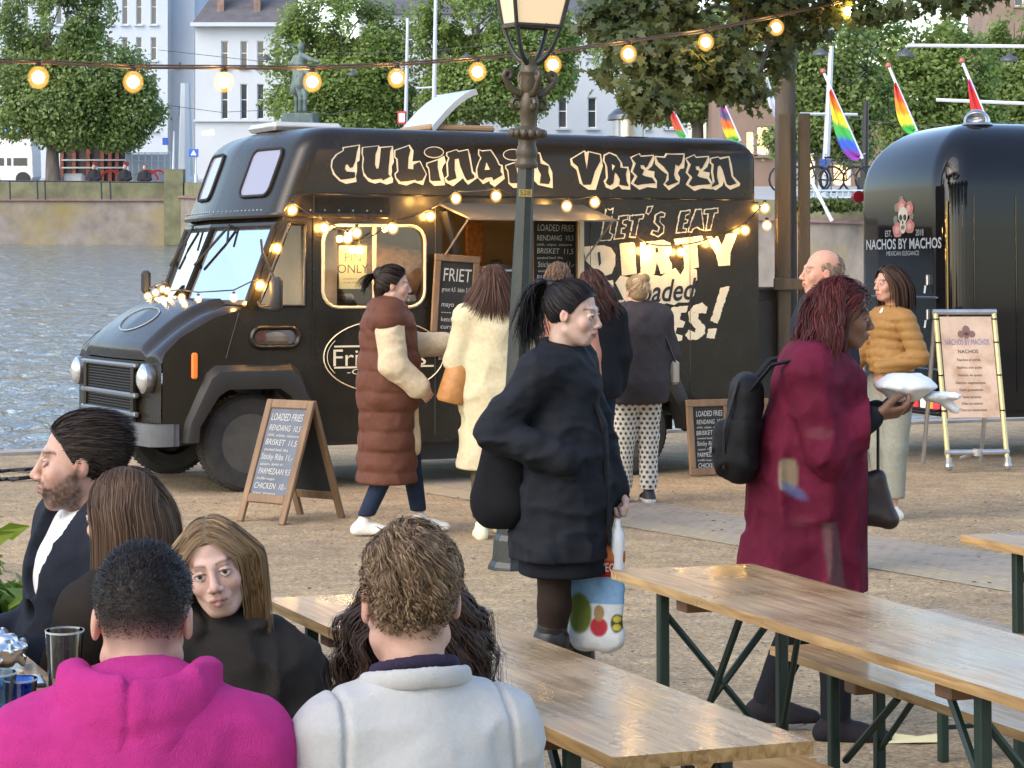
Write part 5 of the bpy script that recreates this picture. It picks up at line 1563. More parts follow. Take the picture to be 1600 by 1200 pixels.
for (v,du,dz) in ((.10,-.02,.0),(.62,-.05,-.02),(.86,-.07,.0),(1.18,-.10,-.02),(1.42,-.02,.05),(1.62,-.02,.06),(2.12,.0,.03),(2.24,-.05,.0)):
    t = abs(v-1.1)/1.1; p = (-.19+.17*t+du-.02, v, 1.50+dz); add_bulb(sl,p,BR*.75); cab2.append((p[0],p[1],p[2]+BR*2))
for (px,py) in ((405,446),(431,388)):
    u,z = sd(px,py,-.05); add_bulb(sl,(u,-.05,z)); cab2.insert(0,(u,-.05,z+BR*2))
cab2.insert(0,cab[0])
MB().tube(cab2,.006,5).build('cable', M_cable, sl)
for (px,py) in ((1200,352),(1203,300),(1205,375)):
    u,z = sd(px,py,.4); 
    if px==1200: add_bulb(sl,(u,.4,z))
# ================================================================ black trailer
RTH = math.radians(16); RC_, RS_ = math.cos(RTH), math.sin(RTH)
RD = 21.3; RX = gx(1478, RD)
trailer = empty('food_trailer', W(RX, RD), RTH, tilt=True)
RM = trailer.matrix_world.copy()
tag(trailer, 'glossy black rounded food trailer with skull emblem at the right edge', 'trailer')
M_gloss = mat('trailer_gloss_black', (.008,.008,.009), .045, coat=.15, spec=.3)
LEN, WID, ZT, ZB = 4.6, 1.95, 3.10, .45
def tring(e, r=.26):
    pts = []
    for (cx,cy,a0) in ((LEN-r,WID-r,0),(r,WID-r,90),(r,r,180),(LEN-r,r,270)):
        for k in range(9):
            a = math.radians(a0+90*k/8); rr_ = r
            x = cx+rr_*math.cos(a); y = cy+rr_*math.sin(a)
            pts.append((x,y))
    c = (LEN/2,WID/2)
    out=[]
    for x,y in pts:
        # inset towards the middle line by e
        hx, hy = (LEN/2-e)/(LEN/2), (WID/2-e)/(WID/2)
        out.append((c[0]+(x-c[0])*hx, c[1]+(y-c[1])*hy))
    return out
R0 = .62
lev = [(ZB,.0),(1.0,0),(1.6,0),(2.1,0),(ZT-R0,0)]+[(ZT-R0+R0*math.sin(a), R0*(1-math.cos(a))) for a in [math.radians(q) for q in (10,20,30,40,50,60,70,80,88)]]
vs=[]; fs=[]; n=36
for z,e in lev: vs += [(x,y,z) for x,y in tring(e)]
for i in range(len(lev)-1):
    for k in range(n): fs.append((i*n+k,i*n+(k+1)%n,(i+1)*n+(k+1)%n,(i+1)*n+k))
fs.append(tuple(range((len(lev)-1)*n,len(lev)*n))); fs.append(tuple(range(n))[::-1])
MB().add(vs,fs).build('body', M_gloss, trailer, smooth=60)
# rear face marks: rear is the x = 0 face, y runs away from the viewer
def rear(px, py, off=0.0):
    a = (px-800.0)/FPX
    y = (a*RD-RX)/(-RS_-a*RC_); d = RD+y*RC_
    return (y, EYE-(py-430.0)/FPX*d)
def rear_fn(a, b, h=0.0): return (-h, a, b)
def mirror_fn(a, b, h=0.0): return (-h, -a, b)     # text reads left to right seen from behind
M_silver = mat('silver_print', (.42,.42,.44), .35, metal=.4)
t0, t1, t2 = rear(1413,382), rear(1417,368), rear(1413,398)
lettering('trailer_lettering', [('NACHOS BY MACHOS', -t0[0], t0[1], .135, dict(fit=1.62, bold=.003))], M_silver, trailer, mirror_fn, .004)
lettering('trailer_small_lettering', [('EST.', -rear(1391,367)[0], t1[1]+.02, .085), ('2018', -rear(1440,367)[0], t1[1]+.02, .085), ('MEXICAN ELEGANCE', -t2[0], t2[1]+.01, .06, dict(fit=.70))], M_silver, trailer, mirror_fn, .004)
em = empty('emblem'); em.parent = trailer
ec = rear(1415,347); EY, EZ = ec
ES = .72
def disc(cy, cz, ry, rz, off, m_, nm, n_=14, wob=0.0):
    cy = EY+(cy-EY)*ES*1.35; cz = EZ+.05+(cz-EZ)*ES; ry *= ES*1.35; rz *= ES
    pts=[(cy+ry*math.cos(a)*(1+wob*math.sin(5*a)), cz+rz*math.sin(a)*(1+wob*math.sin(5*a))) for a in [2*math.pi*q/n_ for q in range(n_)]]
    return MB().prism(pts, off-.003, off, rear_fn).build(nm, m_, em)
M_bone = mat('bone_print',(.62,.55,.40),.6); M_rose = mat('rose_print',(.45,.16,.13),.6); M_rleaf = mat('leaf_print',(.16,.17,.10),.6)
for (dy,dz) in ((.16,.14),(-.15,.16),(.05,.24),(-.17,.02),(.18,-.02)): disc(EY+dy,EZ+dz,.05,.06,.003,M_rleaf,'leaf',6,.3)
for (dy,dz,r_) in ((.03,.13,.11),(-.12,.10,.10),(.13,-.17,.11),(-.14,-.13,.10)):
    disc(EY+dy,EZ+dz,r_,r_*.9,.006,M_rose,'rose',20,.06); disc(EY+dy,EZ+dz,r_*.5,r_*.45,.009,mat('rose_light',(.60,.30,.24),.6),'rose',12,.1)
disc(EY,EZ+.02,.105,.11,.010,M_bone,'skull'); disc(EY,EZ-.12,.065,.10,.0105,M_bone,'skull')
for s_ in (-1,1): disc(EY+s_*.045,EZ-.01,.032,.04,.014,M_face,'eye_socket')
disc(EY,EZ-.075,.014,.025,.014,M_face,'nose_hole')
for q in (-.03,-.01,.01,.03): disc(EY+q,EZ-.14,.004,.03,.014,M_face,'tooth_gap',6)
# rear lights strip
z0 = rear(1450,626)[1]
MB().rbox((-.02,WID/2,z0),(.05,WID*.86,.20),.02).build('light_bar', M_black, trailer)
for (px,c_) in ((1430,(.45,.03,.03)),(1449,(.55,.50,.45)),(1466,(.60,.22,.02)),(1481,(.50,.03,.05))):
    y = .50-(px-1430)/51*.42
    MB().rbox((-.05,y,z0),(.03,.09,.13),.006).build('rear_light', mat('rl%d'%px,c_,.25,emit=c_,estr=.5), trailer)
for z in (rear(1450,465)[1],rear(1450,577)[1],rear(1450,643)[1]): MB().rbox((-.012,WID*.42,z),(.03,WID*.72,.022),.006).build('rear_trim', mat('trim_dark_chrome',(.12,.13,.15),.2,metal=.9), trailer)
for (px,py) in ((1452,438),(1452,492)): 
    y,z = rear(px,py); y=.30; MB().rbox((-.015,y,z),(.04,.03,.10),.008).tube([(-.04,y,z-.05),(-.05,y,z-.12)],.012,6).build('latch', M_chrome, trailer)
# gold highlight of the corner edge put in as a strip, red marker, roof vent, wheel, drawbar
MB().tube([(.055,.055,z) for z in (.6,1.2,1.8,2.35)],.010,6).build('corner_highlight', mat('gold_highlight',(.45,.32,.12),.25,metal=.9), trailer)
MB().lathe([(.06,0),(.06,.06),(.045,.08)],14,(.05,WID+.0,2.45),Matrix.Rotation(-math.pi/2,3,'X')).build('red_marker', mat('dark_red_lens',(.20,.01,.015),.2), trailer)
ve = MB(); R = Matrix.Rotation(math.radians(-100),3,'X')
for q in range(9):
    a = math.radians(-90+180*q/8)
vd = Sdf((-.22,-.22,-.05),(.22,.22,.24),.012); vd.ell((0,0,.02),(.16,.17,.17),.01); vd.cut((0,0,1),0); vd.ell((-.10,-.08,.07),(.12,.14,.085),.01,op='sub')
V,F = vd.nets(); o = link('roof_vent', np_mesh('roof_vent',V,F), M_chrome, trailer); o.scale=(.75,.75,.75); o.location=(.62,.55,ZT-.015); o.rotation_euler=(0,math.radians(-12),math.radians(20))
MB().lathe([(.14,-.01),(.15,.0),(.13,.02)],20,(.62,.55,ZT-.02)).build('vent_ring', M_chrome, trailer)
for u in (2.2,3.0):
    R = Matrix.Rotation(math.pi/2,3,'X')
    w = MB().lathe([(.16,-.09),(.29,-.09),(.31,-.05),(.31,.05),(.29,.09),(.18,.09)],24,(u,.16,.31),R).build('wheel', M_tyre, trailer, smooth=40)
    MB().lathe([(.18,.08),(.15,.04),(.05,.06),(.01,.06)],20,(u,.16,.31),R).build('rim', M_chrome, w, smooth=40)
MB().box((LEN/2,WID/2,.42),(LEN*.9,WID*.7,.10)).build('chassis', M_black, trailer)
for q in range(9):
    u_=.30+.42*q
    if q in (2,): continue
    MB().tube([(u_,-.002,.62),(u_,-.002,2.40)],.010,8).build('panel_rib', M_gloss, trailer, smooth=60)
# service hatch arch on the long side with its lit edge put in as a gold tube
MB().tube([(1.0,-.012,1.0),(1.0,-.012,2.0),(1.12,-.012,2.28),(1.4,-.012,2.38),(3.6,-.012,2.38)],.014,6).build('hatch_outline', mat('gold_highlight'), trailer)

# menu banner sign
NB = gd(738); ns = empty('banner_sign', W(gx(1527,NB),NB), math.radians(10), tilt=True)
M_pipe = mat('galvanised_pipe', (.50,.50,.50), .35, metal=.8, var=.15, vscale=9)
M_ypipe = mat('yellow_lit_pipe', (.62,.52,.25), .4, metal=.3)  # yellow lamplight on the uprights put into their colour
lx0, lx1 = -.26, .27; top=1.36; ln=.28
for x in (lx0,lx1):
    MB().tube([(x,0,.10),(x+ (.0),ln,top)],.022,10).build('upright', M_ypipe, ns)
    MB().sphere((x,-.01,.055),.04,10,6).lathe([(.03,.0),(.035,.02),(.03,.1)],10,(x,-.01,.03)).build('foot_fitting', M_steel, ns)
    MB().tube([(x,.62,.03),(x,ln,top)],.020,8).build('back_leg', M_pipe, ns)
for (z,t_) in ((top,ln),(.17,.015)): MB().tube([(lx0-.02,t_,z),(lx1+.02,t_,z)],.026,10).build('cross_pipe', M_pipe, ns)
MB().tube([(0,.02,.17),(.05,.5,.08)],.02,8).lathe([(.04,-.03),(.04,.03)],10,(0,.0,.17)).build('tie_pipe', M_pipe, ns)
def bfn(a,b,h=0.0):
    t = (b-.10)/(top-.10); return (a, ln*t-h-.002, b)
bz0, bz1 = .46, top-.04
M_banner = mat('parchment_banner', (.62,.45,.33), .8, var=.25, vscale=4, dirt=(.42,.24,.14), dscale=5)
bn = MB().add([bfn(lx0+.03,bz0,.004),bfn(lx1-.03,bz0,.004),bfn(lx1-.03,bz1,.004),bfn(lx0+.03,bz1,.004),bfn(lx0+.03,bz0,-.004),bfn(lx1-.03,bz0,-.004),bfn(lx1-.03,bz1,-.004),bfn(lx0+.03,bz1,-.004)],
   [(0,1,2,3),(7,6,5,4),(0,4,5,1),(1,5,6,2),(2,6,7,3),(3,7,4,0)]).build('banner', M_banner, ns)
for z in (bz1-.02,1.1,.82,bz0+.06):
    for x in (lx0,lx1):
        p = bfn(x,z); MB().lathe([(.028,-.006),(.028,.006)],10,p,Matrix.Rotation(math.pi/2*0,3,'X')).build('cable_tie', M_black, bn)
lettering('banner_title', [('NACHOS BY MACHOS', .0, 1.10, .07, dict(fit=.40))], mat('print_violet',(.18,.16,.34),.7), bn, bfn, .007)
lettering('banner_lines', [('NACHOS',0,1.02,.045)]+[(t,0,z,.032) for t,z in (('Nachos el carne',.95),('Nachos con pollo',.885),('Nachos de queso',.82),('Nachos vegetarianos',.755),('Extra guacamole',.695),('Salsa picante',.635),('Dips en extras',.58),('Churros mexicanos',.525))], mat('ink_dark'), bn, bfn, .007)
sk = MB()
for (x,z,rx,rz) in ((0,1.20,.035,.045),(0,1.16,.025,.03),(-.05,1.17,.03,.03),(.05,1.17,.03,.03)):
    sk.prism([(x+rx*math.cos(a), z+rz*math.sin(a)) for a in [2*math.pi*q/12 for q in range(12)]], .005,.008, bfn)
sk.build('banner_emblem', mat('print_brown',(.22,.12,.10),.7), bn)
tag(ns, 'tall pipe framed menu banner with parchment print before the trailer', 'sign')

# dark cabinet between truck tail and tree
cb = empty('dark_cabinet'); cb.matrix_world = TM @ Matrix.Translation((4.76,.35,0))
zc = 1.56
MB().rbox((.20,.3,zc/2+.02),(.40,.6,zc-.04),.015).build('carcass', mat('cabinet_dark',(.035,.030,.024),.6,var=.3,vscale=4), cb)
MB().rbox((.20,-.008,zc/2),(.34,.02,zc-.2),.006).build('door', mat('cabinet_dark'), cb)
MB().rbox((.20,.3,zc),(.44,.66,.03),.008).build('lid', M_dkgrey, cb)
tag(cb, 'tall dark cabinet standing between truck tail and staked tree', 'cabinet')

# ================================================================ lamppost
LD = gd(889); lp = empty('street_lamp', W(gx(797,LD),LD), 0)
lp.rotation_euler = (0, math.radians(2.3), 0)
M_lamp_iron = mat('lamp_green_black', (.016,.022,.019), .42, var=.3, vscale=9, bump=.15, bscale=60)
M_lamp_gold = mat('lamp_weathered', (.075,.060,.040), .5, metal=.35, var=.35, vscale=14, bump=.2, bscale=50)
kz = LD/FPX
def lz(py): return (889-py)*kz
MB().lathe([(.115,-.02),(.115,.03),(.105,.05),(.100,.17),(.092,.185),(.086,.20),(.078,lz(700)),(.068,lz(600)),(.056,lz(420)),(.049,lz(310)),(.047,lz(262))],8,cap=True).build('shaft', M_lamp_iron, lp)
MB().lathe([(.13,-.03),(.125,.02),(.11,.05)],8).build('foot', M_lamp_iron, lp)
ornate = [(.060,262),(.066,258),(.066,254),(.056,250),(.058,244),(.064,238),(.056,230),(.050,226),(.052,218),(.085,213),(.098,208),(.095,203),(.070,199),(.042,196),(.042,188),(.050,180),(.058,170),(.060,160),(.052,150),(.045,145),(.058,135),(.050,120),(.058,116),(.062,112),(.050,106),(.052,100),(.050,92)]
MB().lathe([(r_,lz(y)) for r_,y in ornate],20).build('ornament_column', M_lamp_gold, lp, smooth=40)
bd = MB()
for q in range(14):
    a = 2*math.pi*q/14; bd.sphere((.092*math.cos(a),.092*math.sin(a),lz(208)),.022,7,5,(1,1,1.2))
bd.build('gadroon_ring', M_lamp_gold, lp, smooth=50)
for q in range(4):
    a = math.radians(20+90*q); sc_ = MB(); pts=[]; rad=[]
    for k in range(8):
        t = k/7; pts.append((math.cos(a)*(.05+.11*t), math.sin(a)*(.05+.11*t), lz(152)+.10*t*t+.02)); rad.append(.024-.008*t)
    e = pts[-1]
    for k in range(1,11):
        b = math.pi*.6*k/2.5; rr_ = .034*(1-k/14)
        pts.append((e[0]-math.cos(a)*rr_*(1-math.cos(b)), e[1]-math.sin(a)*rr_*(1-math.cos(b)), e[2]+rr_*math.sin(b))); rad.append(.015)
    sc_.tube(pts,rad,7).build('scroll', M_lamp_gold, lp, smooth=60)
    ring_=[(math.cos(a)*(.075+.028*math.cos(b)), math.sin(a)*(.075+.028*math.cos(b)), lz(162)+.028*math.sin(b)) for b in [2*math.pi*k/12 for k in range(13)]]
    MB().tube(ring_,.014,6).build('volute', M_lamp_gold, lp, smooth=60)
lb0 = lz(42)
for q in range(4):
    a = math.radians(62+90*q); pts=[]
    for k in range(8):
        t = k/7; r_ = .04+.14*(t**.8); pts.append((math.cos(a)*r_, math.sin(a)*r_, lz(98)+(lb0-lz(98))*t-.03*math.sin(t*3.1)))
    MB().tube(pts,[.02,.018,.016,.014,.014,.013,.013,.014],7).build('cradle_arm', M_lamp_iron, lp, smooth=60)
la = math.radians(62); hb_, ht_ = .185, .30; lh = .50
def lc(q, r_, z): a = la+math.pi/2*q; return (math.cos(a)*r_, math.sin(a)*r_, z)
M_opal = mat('lantern_glass', (.42,.35,.25), .3, emit=(1.0,.72,.42), estr=.20)
for q in range(4):
    pn = MB().add([lc(q,hb_,lb0+.02),lc(q+1,hb_,lb0+.02),lc(q+1,ht_,lb0+lh),lc(q,ht_,lb0+lh)],[(0,1,2,3)]).build('lantern_pane', M_opal, lp)
    MB().tube([lc(q,hb_,lb0),lc(q,ht_+.005,lb0+lh)],.013,6).build('lantern_rib', M_lamp_iron, lp)
    MB().tube([lc(q,hb_,lb0+.005),lc(q+1,hb_,lb0+.005)],.014,6).build('lantern_rail', M_lamp_iron, lp); MB().tube([lc(q,ht_,lb0+lh),lc(q+1,ht_,lb0+lh)],.016,6).build('lantern_rail', M_lamp_iron, lp)
MB().lathe([(.34,lb0+lh),(.26,lb0+lh+.12),(.10,lb0+lh+.22),(.05,lb0+lh+.32),(.01,lb0+lh+.40)],4,(0,0,0),Matrix.Rotation(la,3,'Z')).build('lantern_roof', M_lamp_iron, lp)
MB().lathe([(.03,lb0+.05),(.05,lb0+.12),(.05,lb0+.18),(.035,lb0+.22),(.05,lb0+.34)],12).build('lamp_holder', mat('holder_cream',(.45,.36,.24),.6), lp, smooth=50)
MB().box((0,-.0505,lz(301)),(.075,.006,.042)).build('number_plate', mat('plate_gold',(.30,.22,.05),.5), lp)
lettering('plate_number', [('528',0,lz(301),.042)], mat('ink_dark'), lp, lambda a,b,h:(a,h,b), -.055)
tag(lp, 'green black ornate lantern lamppost standing in the middle', 'street lamp')

# overhead festoon from the left towards the tree
ol = empty('festoon_lights', at(0,98,13.5)); ob_ = at(0,98,13.5)
tag(ol, 'overhead festoon of warm bulbs running from left to the staked tree', 'string lights')
OB = [(60,121,13.7),(208,128,14.2),(350,128,14.7),(488,128,15.2),(620,122,15.7),(746,112,16.2),(864,101,16.8),(982,84,17.4),(1103,66,18.0),(1213,43,18.7),(1325,17,19.4),(1432,-10,20.0)]
M_bulb2 = mat('bulb_glow_large', (1,.8,.5), .3, emit=(1.0,.54,.15), estr=60.0)
cp = [at(-40,96,13.3)-ob_]
for (px,py,d) in OB:
    p = at(px,py,d)-ob_
    b = MB().sphere(tuple(p), .064, 16, 10, (1,1,1.08)).build('bulb', M_globe, ol, smooth=60)
    MB().sphere(tuple(p), .036, 12, 8).build('glowing_core', M_bulb2, b, smooth=60)
    MB().tube([(p.x,p.y,p.z+.06),(p.x,p.y,p.z+.09)],.022,8).build('socket', M_cable, b)
    cp.append(Vector((p.x,p.y,p.z+.085)))
cp.append(at(1520,-30,20.4)-ob_)
M_cable2 = mat('brown_cable', (.10,.06,.03), .5)
MB().tube([tuple(p) for p in cp],.009,6).build('cable', M_cable2, ol, smooth=60)
MB().tube([tuple(p+Vector((0,.02,.016))) for p in cp],.006,5).build('carrier_wire', M_cable2, ol, smooth=60)

# the festoon goes on over the square, right of the picture; the trailer mirrors it
ol2 = empty('festoon_lights', (6.2,11,2.6)); tag(ol2, 'second festoon of warm bulbs outside the picture on the right', 'string lights')
cp=[]
for q in range(14):
    t=q/13; p=Vector((6.2+3.5*t,11-19*t,2.7+.7*t-.5*math.sin(math.pi*t)))-Vector((6.2,11,2.6))
    b=MB().sphere(tuple(p),.064,14,9,(1,1,1.08)).build('bulb',M_globe,ol2,smooth=60); MB().sphere(tuple(p),.036,10,7).build('glowing_core',M_bulb2,b)
    MB().tube([(p.x,p.y,p.z+.06),(p.x,p.y,p.z+.09)],.022,8).build('socket',M_cable,b); cp.append((p.x,p.y,p.z+.09))
MB().tube(cp,.009,6).build('cable',M_cable2,ol2)
# ================================================================ beer garden tables and benches
def wood_material(name, c0, c1, rough=.30, coat=.25):
    m = bpy.data.materials.new(name); m.use_nodes=True; nt=m.node_tree; b=nt.nodes['Principled BSDF']; L=nt.links.new
    tc = nt.nodes.new('ShaderNodeTexCoord'); mp = nt.nodes.new('ShaderNodeMapping'); mp.inputs['Scale'].default_value=(.9,14,14)
    L(tc.outputs['Object'],mp.inputs[0])
    n = nt.nodes.new('ShaderNodeTexNoise'); n.inputs['Scale'].default_value=3.5; n.inputs['Detail'].default_value=6; n.inputs['Distortion'].default_value=.8
    L(mp.outputs[0],n.inputs['Vector'])
    r = nt.nodes.new('ShaderNodeValToRGB'); r.color_ramp.elements[0].position=.32; r.color_ramp.elements[1].position=.68
    r.color_ramp.elements[0].color=(*c0,1); r.color_ramp.elements[1].color=(*c1,1)
    L(n.outputs['Fac'],r.inputs[0])
    n2 = nt.nodes.new('ShaderNodeTexNoise'); n2.inputs['Scale'].default_value=2.2; n2.inputs['Detail'].default_value=5
    L(tc.outputs['Object'],n2.inputs['Vector'])
    mr = nt.nodes.new('ShaderNodeMapRange'); mr.inputs['From Min'].default_value=.3; mr.inputs['From Max'].default_value=.7; mr.inputs['To Min'].default_value=.68; mr.inputs['To Max'].default_value=1.2
    L(n2.outputs['Fac'],mr.inputs['Value'])
    v = nt.nodes.new('ShaderNodeTexVoronoi'); v.inputs['Scale'].default_value=7; L(tc.outputs['Object'],v.inputs['Vector'])
    kr = nt.nodes.new('ShaderNodeMapRange'); kr.inputs['From Min'].default_value=.03; kr.inputs['From Max'].default_value=.09; kr.inputs['To Min'].default_value=.35
    L(v.outputs['Distance'],kr.inputs['Value'])
    mu = nt.nodes.new('ShaderNodeMath'); mu.operation='MULTIPLY'; L(mr.outputs[0],mu.inputs[0]); L(kr.outputs[0],mu.inputs[1])
    cc = nt.nodes.new('ShaderNodeCombineColor')
    for i in range(3): L(mu.outputs[0],cc.inputs[i])
    mx = nt.nodes.new('ShaderNodeMix'); mx.data_type='RGBA'; mx.blend_type='MULTIPLY'; mx.inputs[0].default_value=1
    L(r.outputs[0],mx.inputs[6]); L(cc.outputs[0],mx.inputs[7]); L(mx.outputs[2],b.inputs['Base Color'])
    rr_ = nt.nodes.new('ShaderNodeMapRange'); rr_.inputs['From Min'].default_value=.35; rr_.inputs['From Max'].default_value=.65; rr_.inputs['To Min'].default_value=max(.05,rough-.12); rr_.inputs['To Max'].default_value=rough+.15
    L(n2.outputs['Fac'],rr_.inputs['Value']); L(rr_.outputs[0],b.inputs['Roughness'])
    b.inputs['Coat Weight'].default_value=coat; b.inputs['Coat Roughness'].default_value=.12
    bp = nt.nodes.new('ShaderNodeBump'); bp.inputs['Strength'].default_value=.25; bp.inputs['Distance'].default_value=.003
    L(n.outputs['Fac'],bp.inputs['Height']); L(bp.outputs[0],b.inputs['Normal'])
    return m
M_tabletop = wood_material('varnished_pine', (.27,.15,.055), (.56,.36,.155))
M_edge = wood_material('pine_edge', (.20,.115,.05), (.40,.25,.115), .4, .2)
M_green = mat('dark_green_steel', (.012,.030,.022), .45, var=.2, vscale=8)
M_block = mat('block_wood', (.18,.095,.045), .7, var=.3, vscale=10)

def trestle(kind, label, A, B, width, z, planks, group, leg_in=.30, overhang=.0):
    """A, B: (x,d) of the middle of the two short ends (far end first)"""
    a = Vector((A[0],A[1])); b = Vector((B[0],B[1])); L_ = (b-a).length
    ang = math.atan2(b.y-a.y, b.x-a.x)
    mid = (a+b)/2
    ro = empty(kind, W(mid.x,mid.y), ang, tilt=True)
    th = .027; pw = width/planks
    for i in range(planks):
        y = -width/2+pw*(i+.5)
        pm = MB(); 
        edge = (i==0) or (i==planks-1)
        pm.box((0,y,z-th/2),(L_,pw-.0007,th)).build('plank', M_tabletop, ro)
    for x in (-L_/2+leg_in+.16, L_/2-leg_in-.16):
        MB().rbox((x,0,z-th-.021),(.075,width*.86,.04),.004).build('batten', M_block, ro)
    hw = width/2-.045
    for s in (-1,1):
        x = s*(L_/2-leg_in)
        for y in (-hw,hw): MB().rbox((x,y,(z-th)/2),(.032,.032,z-th),.004).build('leg', M_green, ro)
        if kind == 'beer_table':
            fr = MB().tube([(x,-hw,z-th-.06),(x-.0,hw,z*.30)],.011,6).tube([(x,hw,z-th-.06),(x,-hw,z*.30)],.011,6).build('cross_brace', M_green, ro)
            MB().tube([(x,-hw,z*.22),(x,hw,z*.22)],.008,6).build('foot_bar', M_green, ro)
        else:
            MB().tube([(x,-hw,z*.25),(x,hw,z*.25)],.009,6).build('foot_bar', M_green, ro)
        for y in (-hw*.5,):
            MB().tube([(x,y,z*.35),(x-s*.34,y,z-th-.03)],.012,6).build('stay', M_green, ro)
        MB().tube([(x,hw,z*.40),(x-s*.30,hw*.6,z-th-.03)],.010,6).build('stay', M_green, ro)
    tag(ro, label, 'table' if kind=='beer_table' else 'bench', group)
    return ro
DIRT = Vector((.335,-.942)); DIRW = Vector((.942,.335))
def line_pts(x0,d0,off,L_):
    p = Vector((x0,d0))+DIRW*off; q = p+DIRT*L_
    return (p.x,p.y),(q.x,q.y)
# far left corner of each top given; width across DIRW
TWD = .48
A,B = line_pts(.305,7.27,TWD/2,2.42); trestle('beer_table','long varnished beer table in the middle right with clear top',A,B,TWD,.77,3,'beer tables')
dn = Vector((.885,-2.2)).normalized(); wn_ = Vector((-dn.y,dn.x))
pA = Vector((-.695,6.63)); A = pA+wn_*.215; B = A+dn*2.372
nearT = trestle('beer_table','nearest beer table, running to the bottom edge in front of the light jacket',(A.x,A.y),(B.x,B.y),.43,.77,3,'beer tables')
A,B = line_pts(1.57,8.26,TWD/2,2.2); trestle('beer_table','beer table cut off by the right edge of the picture',A,B,TWD,.77,3,'beer tables')
A,B = line_pts(.845,7.70,.12,2.2); trestle('beer_bench','bench behind the middle table, in front of the burgundy coat',A,B,.25,.47,2,'beer benches',.36)
A,B = line_pts(1.33,8.50,.12,2.2); trestle('beer_bench','bench left of the right edge table, its legs seen under the middle table',A,B,.25,.47,2,'beer benches',.36)
pB = Vector((-.10,6.6))+wn_*.40; A = pB; B = A+dn*2.2
trestle('beer_bench','bench along the right side of the nearest table at the bottom edge',(A.x,A.y),(B.x,B.y),.25,.47,2,'beer benches',.36)
A = pA-wn_*.10-dn*.3; A = Vector((-.66,6.0)); B = A+dn*2.2
trestle('beer_bench','hidden bench left of the nearest table where the light jacket sits',(A.x-.12,A.y-.0),(B.x-.12,B.y-.0),.25,.45,2,'beer benches',.36)
# left table: its short end shows, the long way runs out of the picture
e0, e1 = Vector((-1.19,5.70)), Vector((-.98,5.17)); ax = Vector((-.93,-.37)).normalized()
m0 = (e0+e1)/2; m1 = m0+ax*2.2
trestle('beer_table','table corner at the left edge with glasses and crumpled foil',(m0.x,m0.y),(m1.x,m1.y),.57,.77,3,'beer tables')
A = Vector((-.35,6.35)); B = A+Vector((-2.0,-.55))
trestle('beer_bench','bench under the suited man and the long haired woman',(A.x,A.y),(B.x,B.y),.26,.45,2,'beer benches',.36)
A = Vector((-.25,4.35)); B = A+Vector((-2.0,-.60))
trestle('beer_bench','bench under the pink hoodie',(A.x,A.y),(B.x,B.y),.26,.45,2,'beer benches',.36)

# things on the left table
def on_table(px, py, z=.77):
    s = (py-430.0)/(EYE-z); d = FPX/s
    return W((px-800)/s, d, z)
M_drink = glass('tumbler_glass', (.95,.97,.97), .03, .04)
def tumbler(px, py, r, h, label, m_=M_drink, fill=None):
    ro = empty('drinking_glass', on_table(px,py))
    MB().lathe([(r*.80,.002),(r,h),(r*.94,h),(r*.75,.014),(.004,.014)],20).build('bowl', m_, ro, smooth=40)
    MB().lathe([(r*1.0,h-.004),(r*1.02,h),(r*.96,h)],20,cap=False).build('rim', mat('glass_rim',(.6,.62,.62),.1,spec=.9), ro)
    if fill: MB().lathe([(r*.74,.016),(r*.88,h*.45),(.004,h*.45)],16).build('drink', fill, ro)
    tag(ro, label, 'glass'); return ro
tumbler(101,1085,.042,.14,'empty clear drinking glass left of the pink hoodie', fill=None)
tumbler(32,1112,.036,.07,'low blue glass at the left edge of the picture', glass('blue_glass',(.35,.55,.95),.03,.2))
tumbler(-4,1118,.04,.09,'pale cup cut off by the left edge', glass('pale_glass',(.7,.85,.95),.1,.3))
fo = Sdf((-.09,-.09,-.01),(.09,.09,.11),.006); fo.ell((0,0,.045),(.058,.055,.045),.01); fo.displace(lambda P: .022*(np.abs(vnoise(P,38,3)-.5)*2-.4),.05); fo.cut((0,0,1),0)
V,F = fo.nets(); me = np_mesh('crumpled_foil',V,F,smooth=False); o = link('crumpled_foil', me, mat('foil',(.75,.76,.78),.22,metal=1.0)); o.location = on_table(2,1046); tag(o,'ball of crumpled silver foil at the left edge','foil')
ph = empty('phone', on_table(12,1072)); ph.rotation_euler=(0,0,.3)
MB().rbox((0,0,.006),(.16,.10,.009),.003).build('case', M_black, ph); MB().box((0,0,.0115),(.150,.092,.001)).build('screen', mat('phone_screen',(.20,.28,.32),.08,spec=.8), ph)
tag(ph,'dark tablet lying flat on the left table','tablet')

# planter at the left
PD = 7.4; pr_ = empty('planter', W(gx(-118,PD),PD), .25, tilt=True)
M_plk = mat('planter_wood',(.34,.28,.19),.8,var=.3,vscale=6,bump=.3,bscale=40)
for i in range(4):
    for (c,s_) in (((0,-.30,.08+.13*i),(.70,.03,.12)),((0,.30,.08+.13*i),(.70,.03,.12)),((-.335,0,.08+.13*i),(.03,.57,.12)),((.335,0,.08+.13*i),(.03,.57,.12))): MB().rbox(c,s_,.004).build('board', M_plk, pr_)
MB().box((0,0,.48),(.64,.57,.02)).build('soil', mat('soil',(.035,.025,.018),.95,bump=.8,bscale=40), pr_)
tag(pr_,'weathered wooden planter box at the left edge','planter')
V,F,cc = leaf_cloud([(-.1,0,.14,.30,.24,.15,1),(.12,-.06,.10,.22,.2,.13,.8),(.0,-.1,.2,.2,.2,.12,.5)], 1100, .085, ((.06,.14,.015),(.26,.36,.06)), r=np.random.default_rng(9), up=1.0, clump=9)
sh = empty('shrub', W(gx(-80,PD),PD,.5)); link('foliage', np_mesh('foliage',V,F,cc,False), M_leaf, sh)
stm = MB()
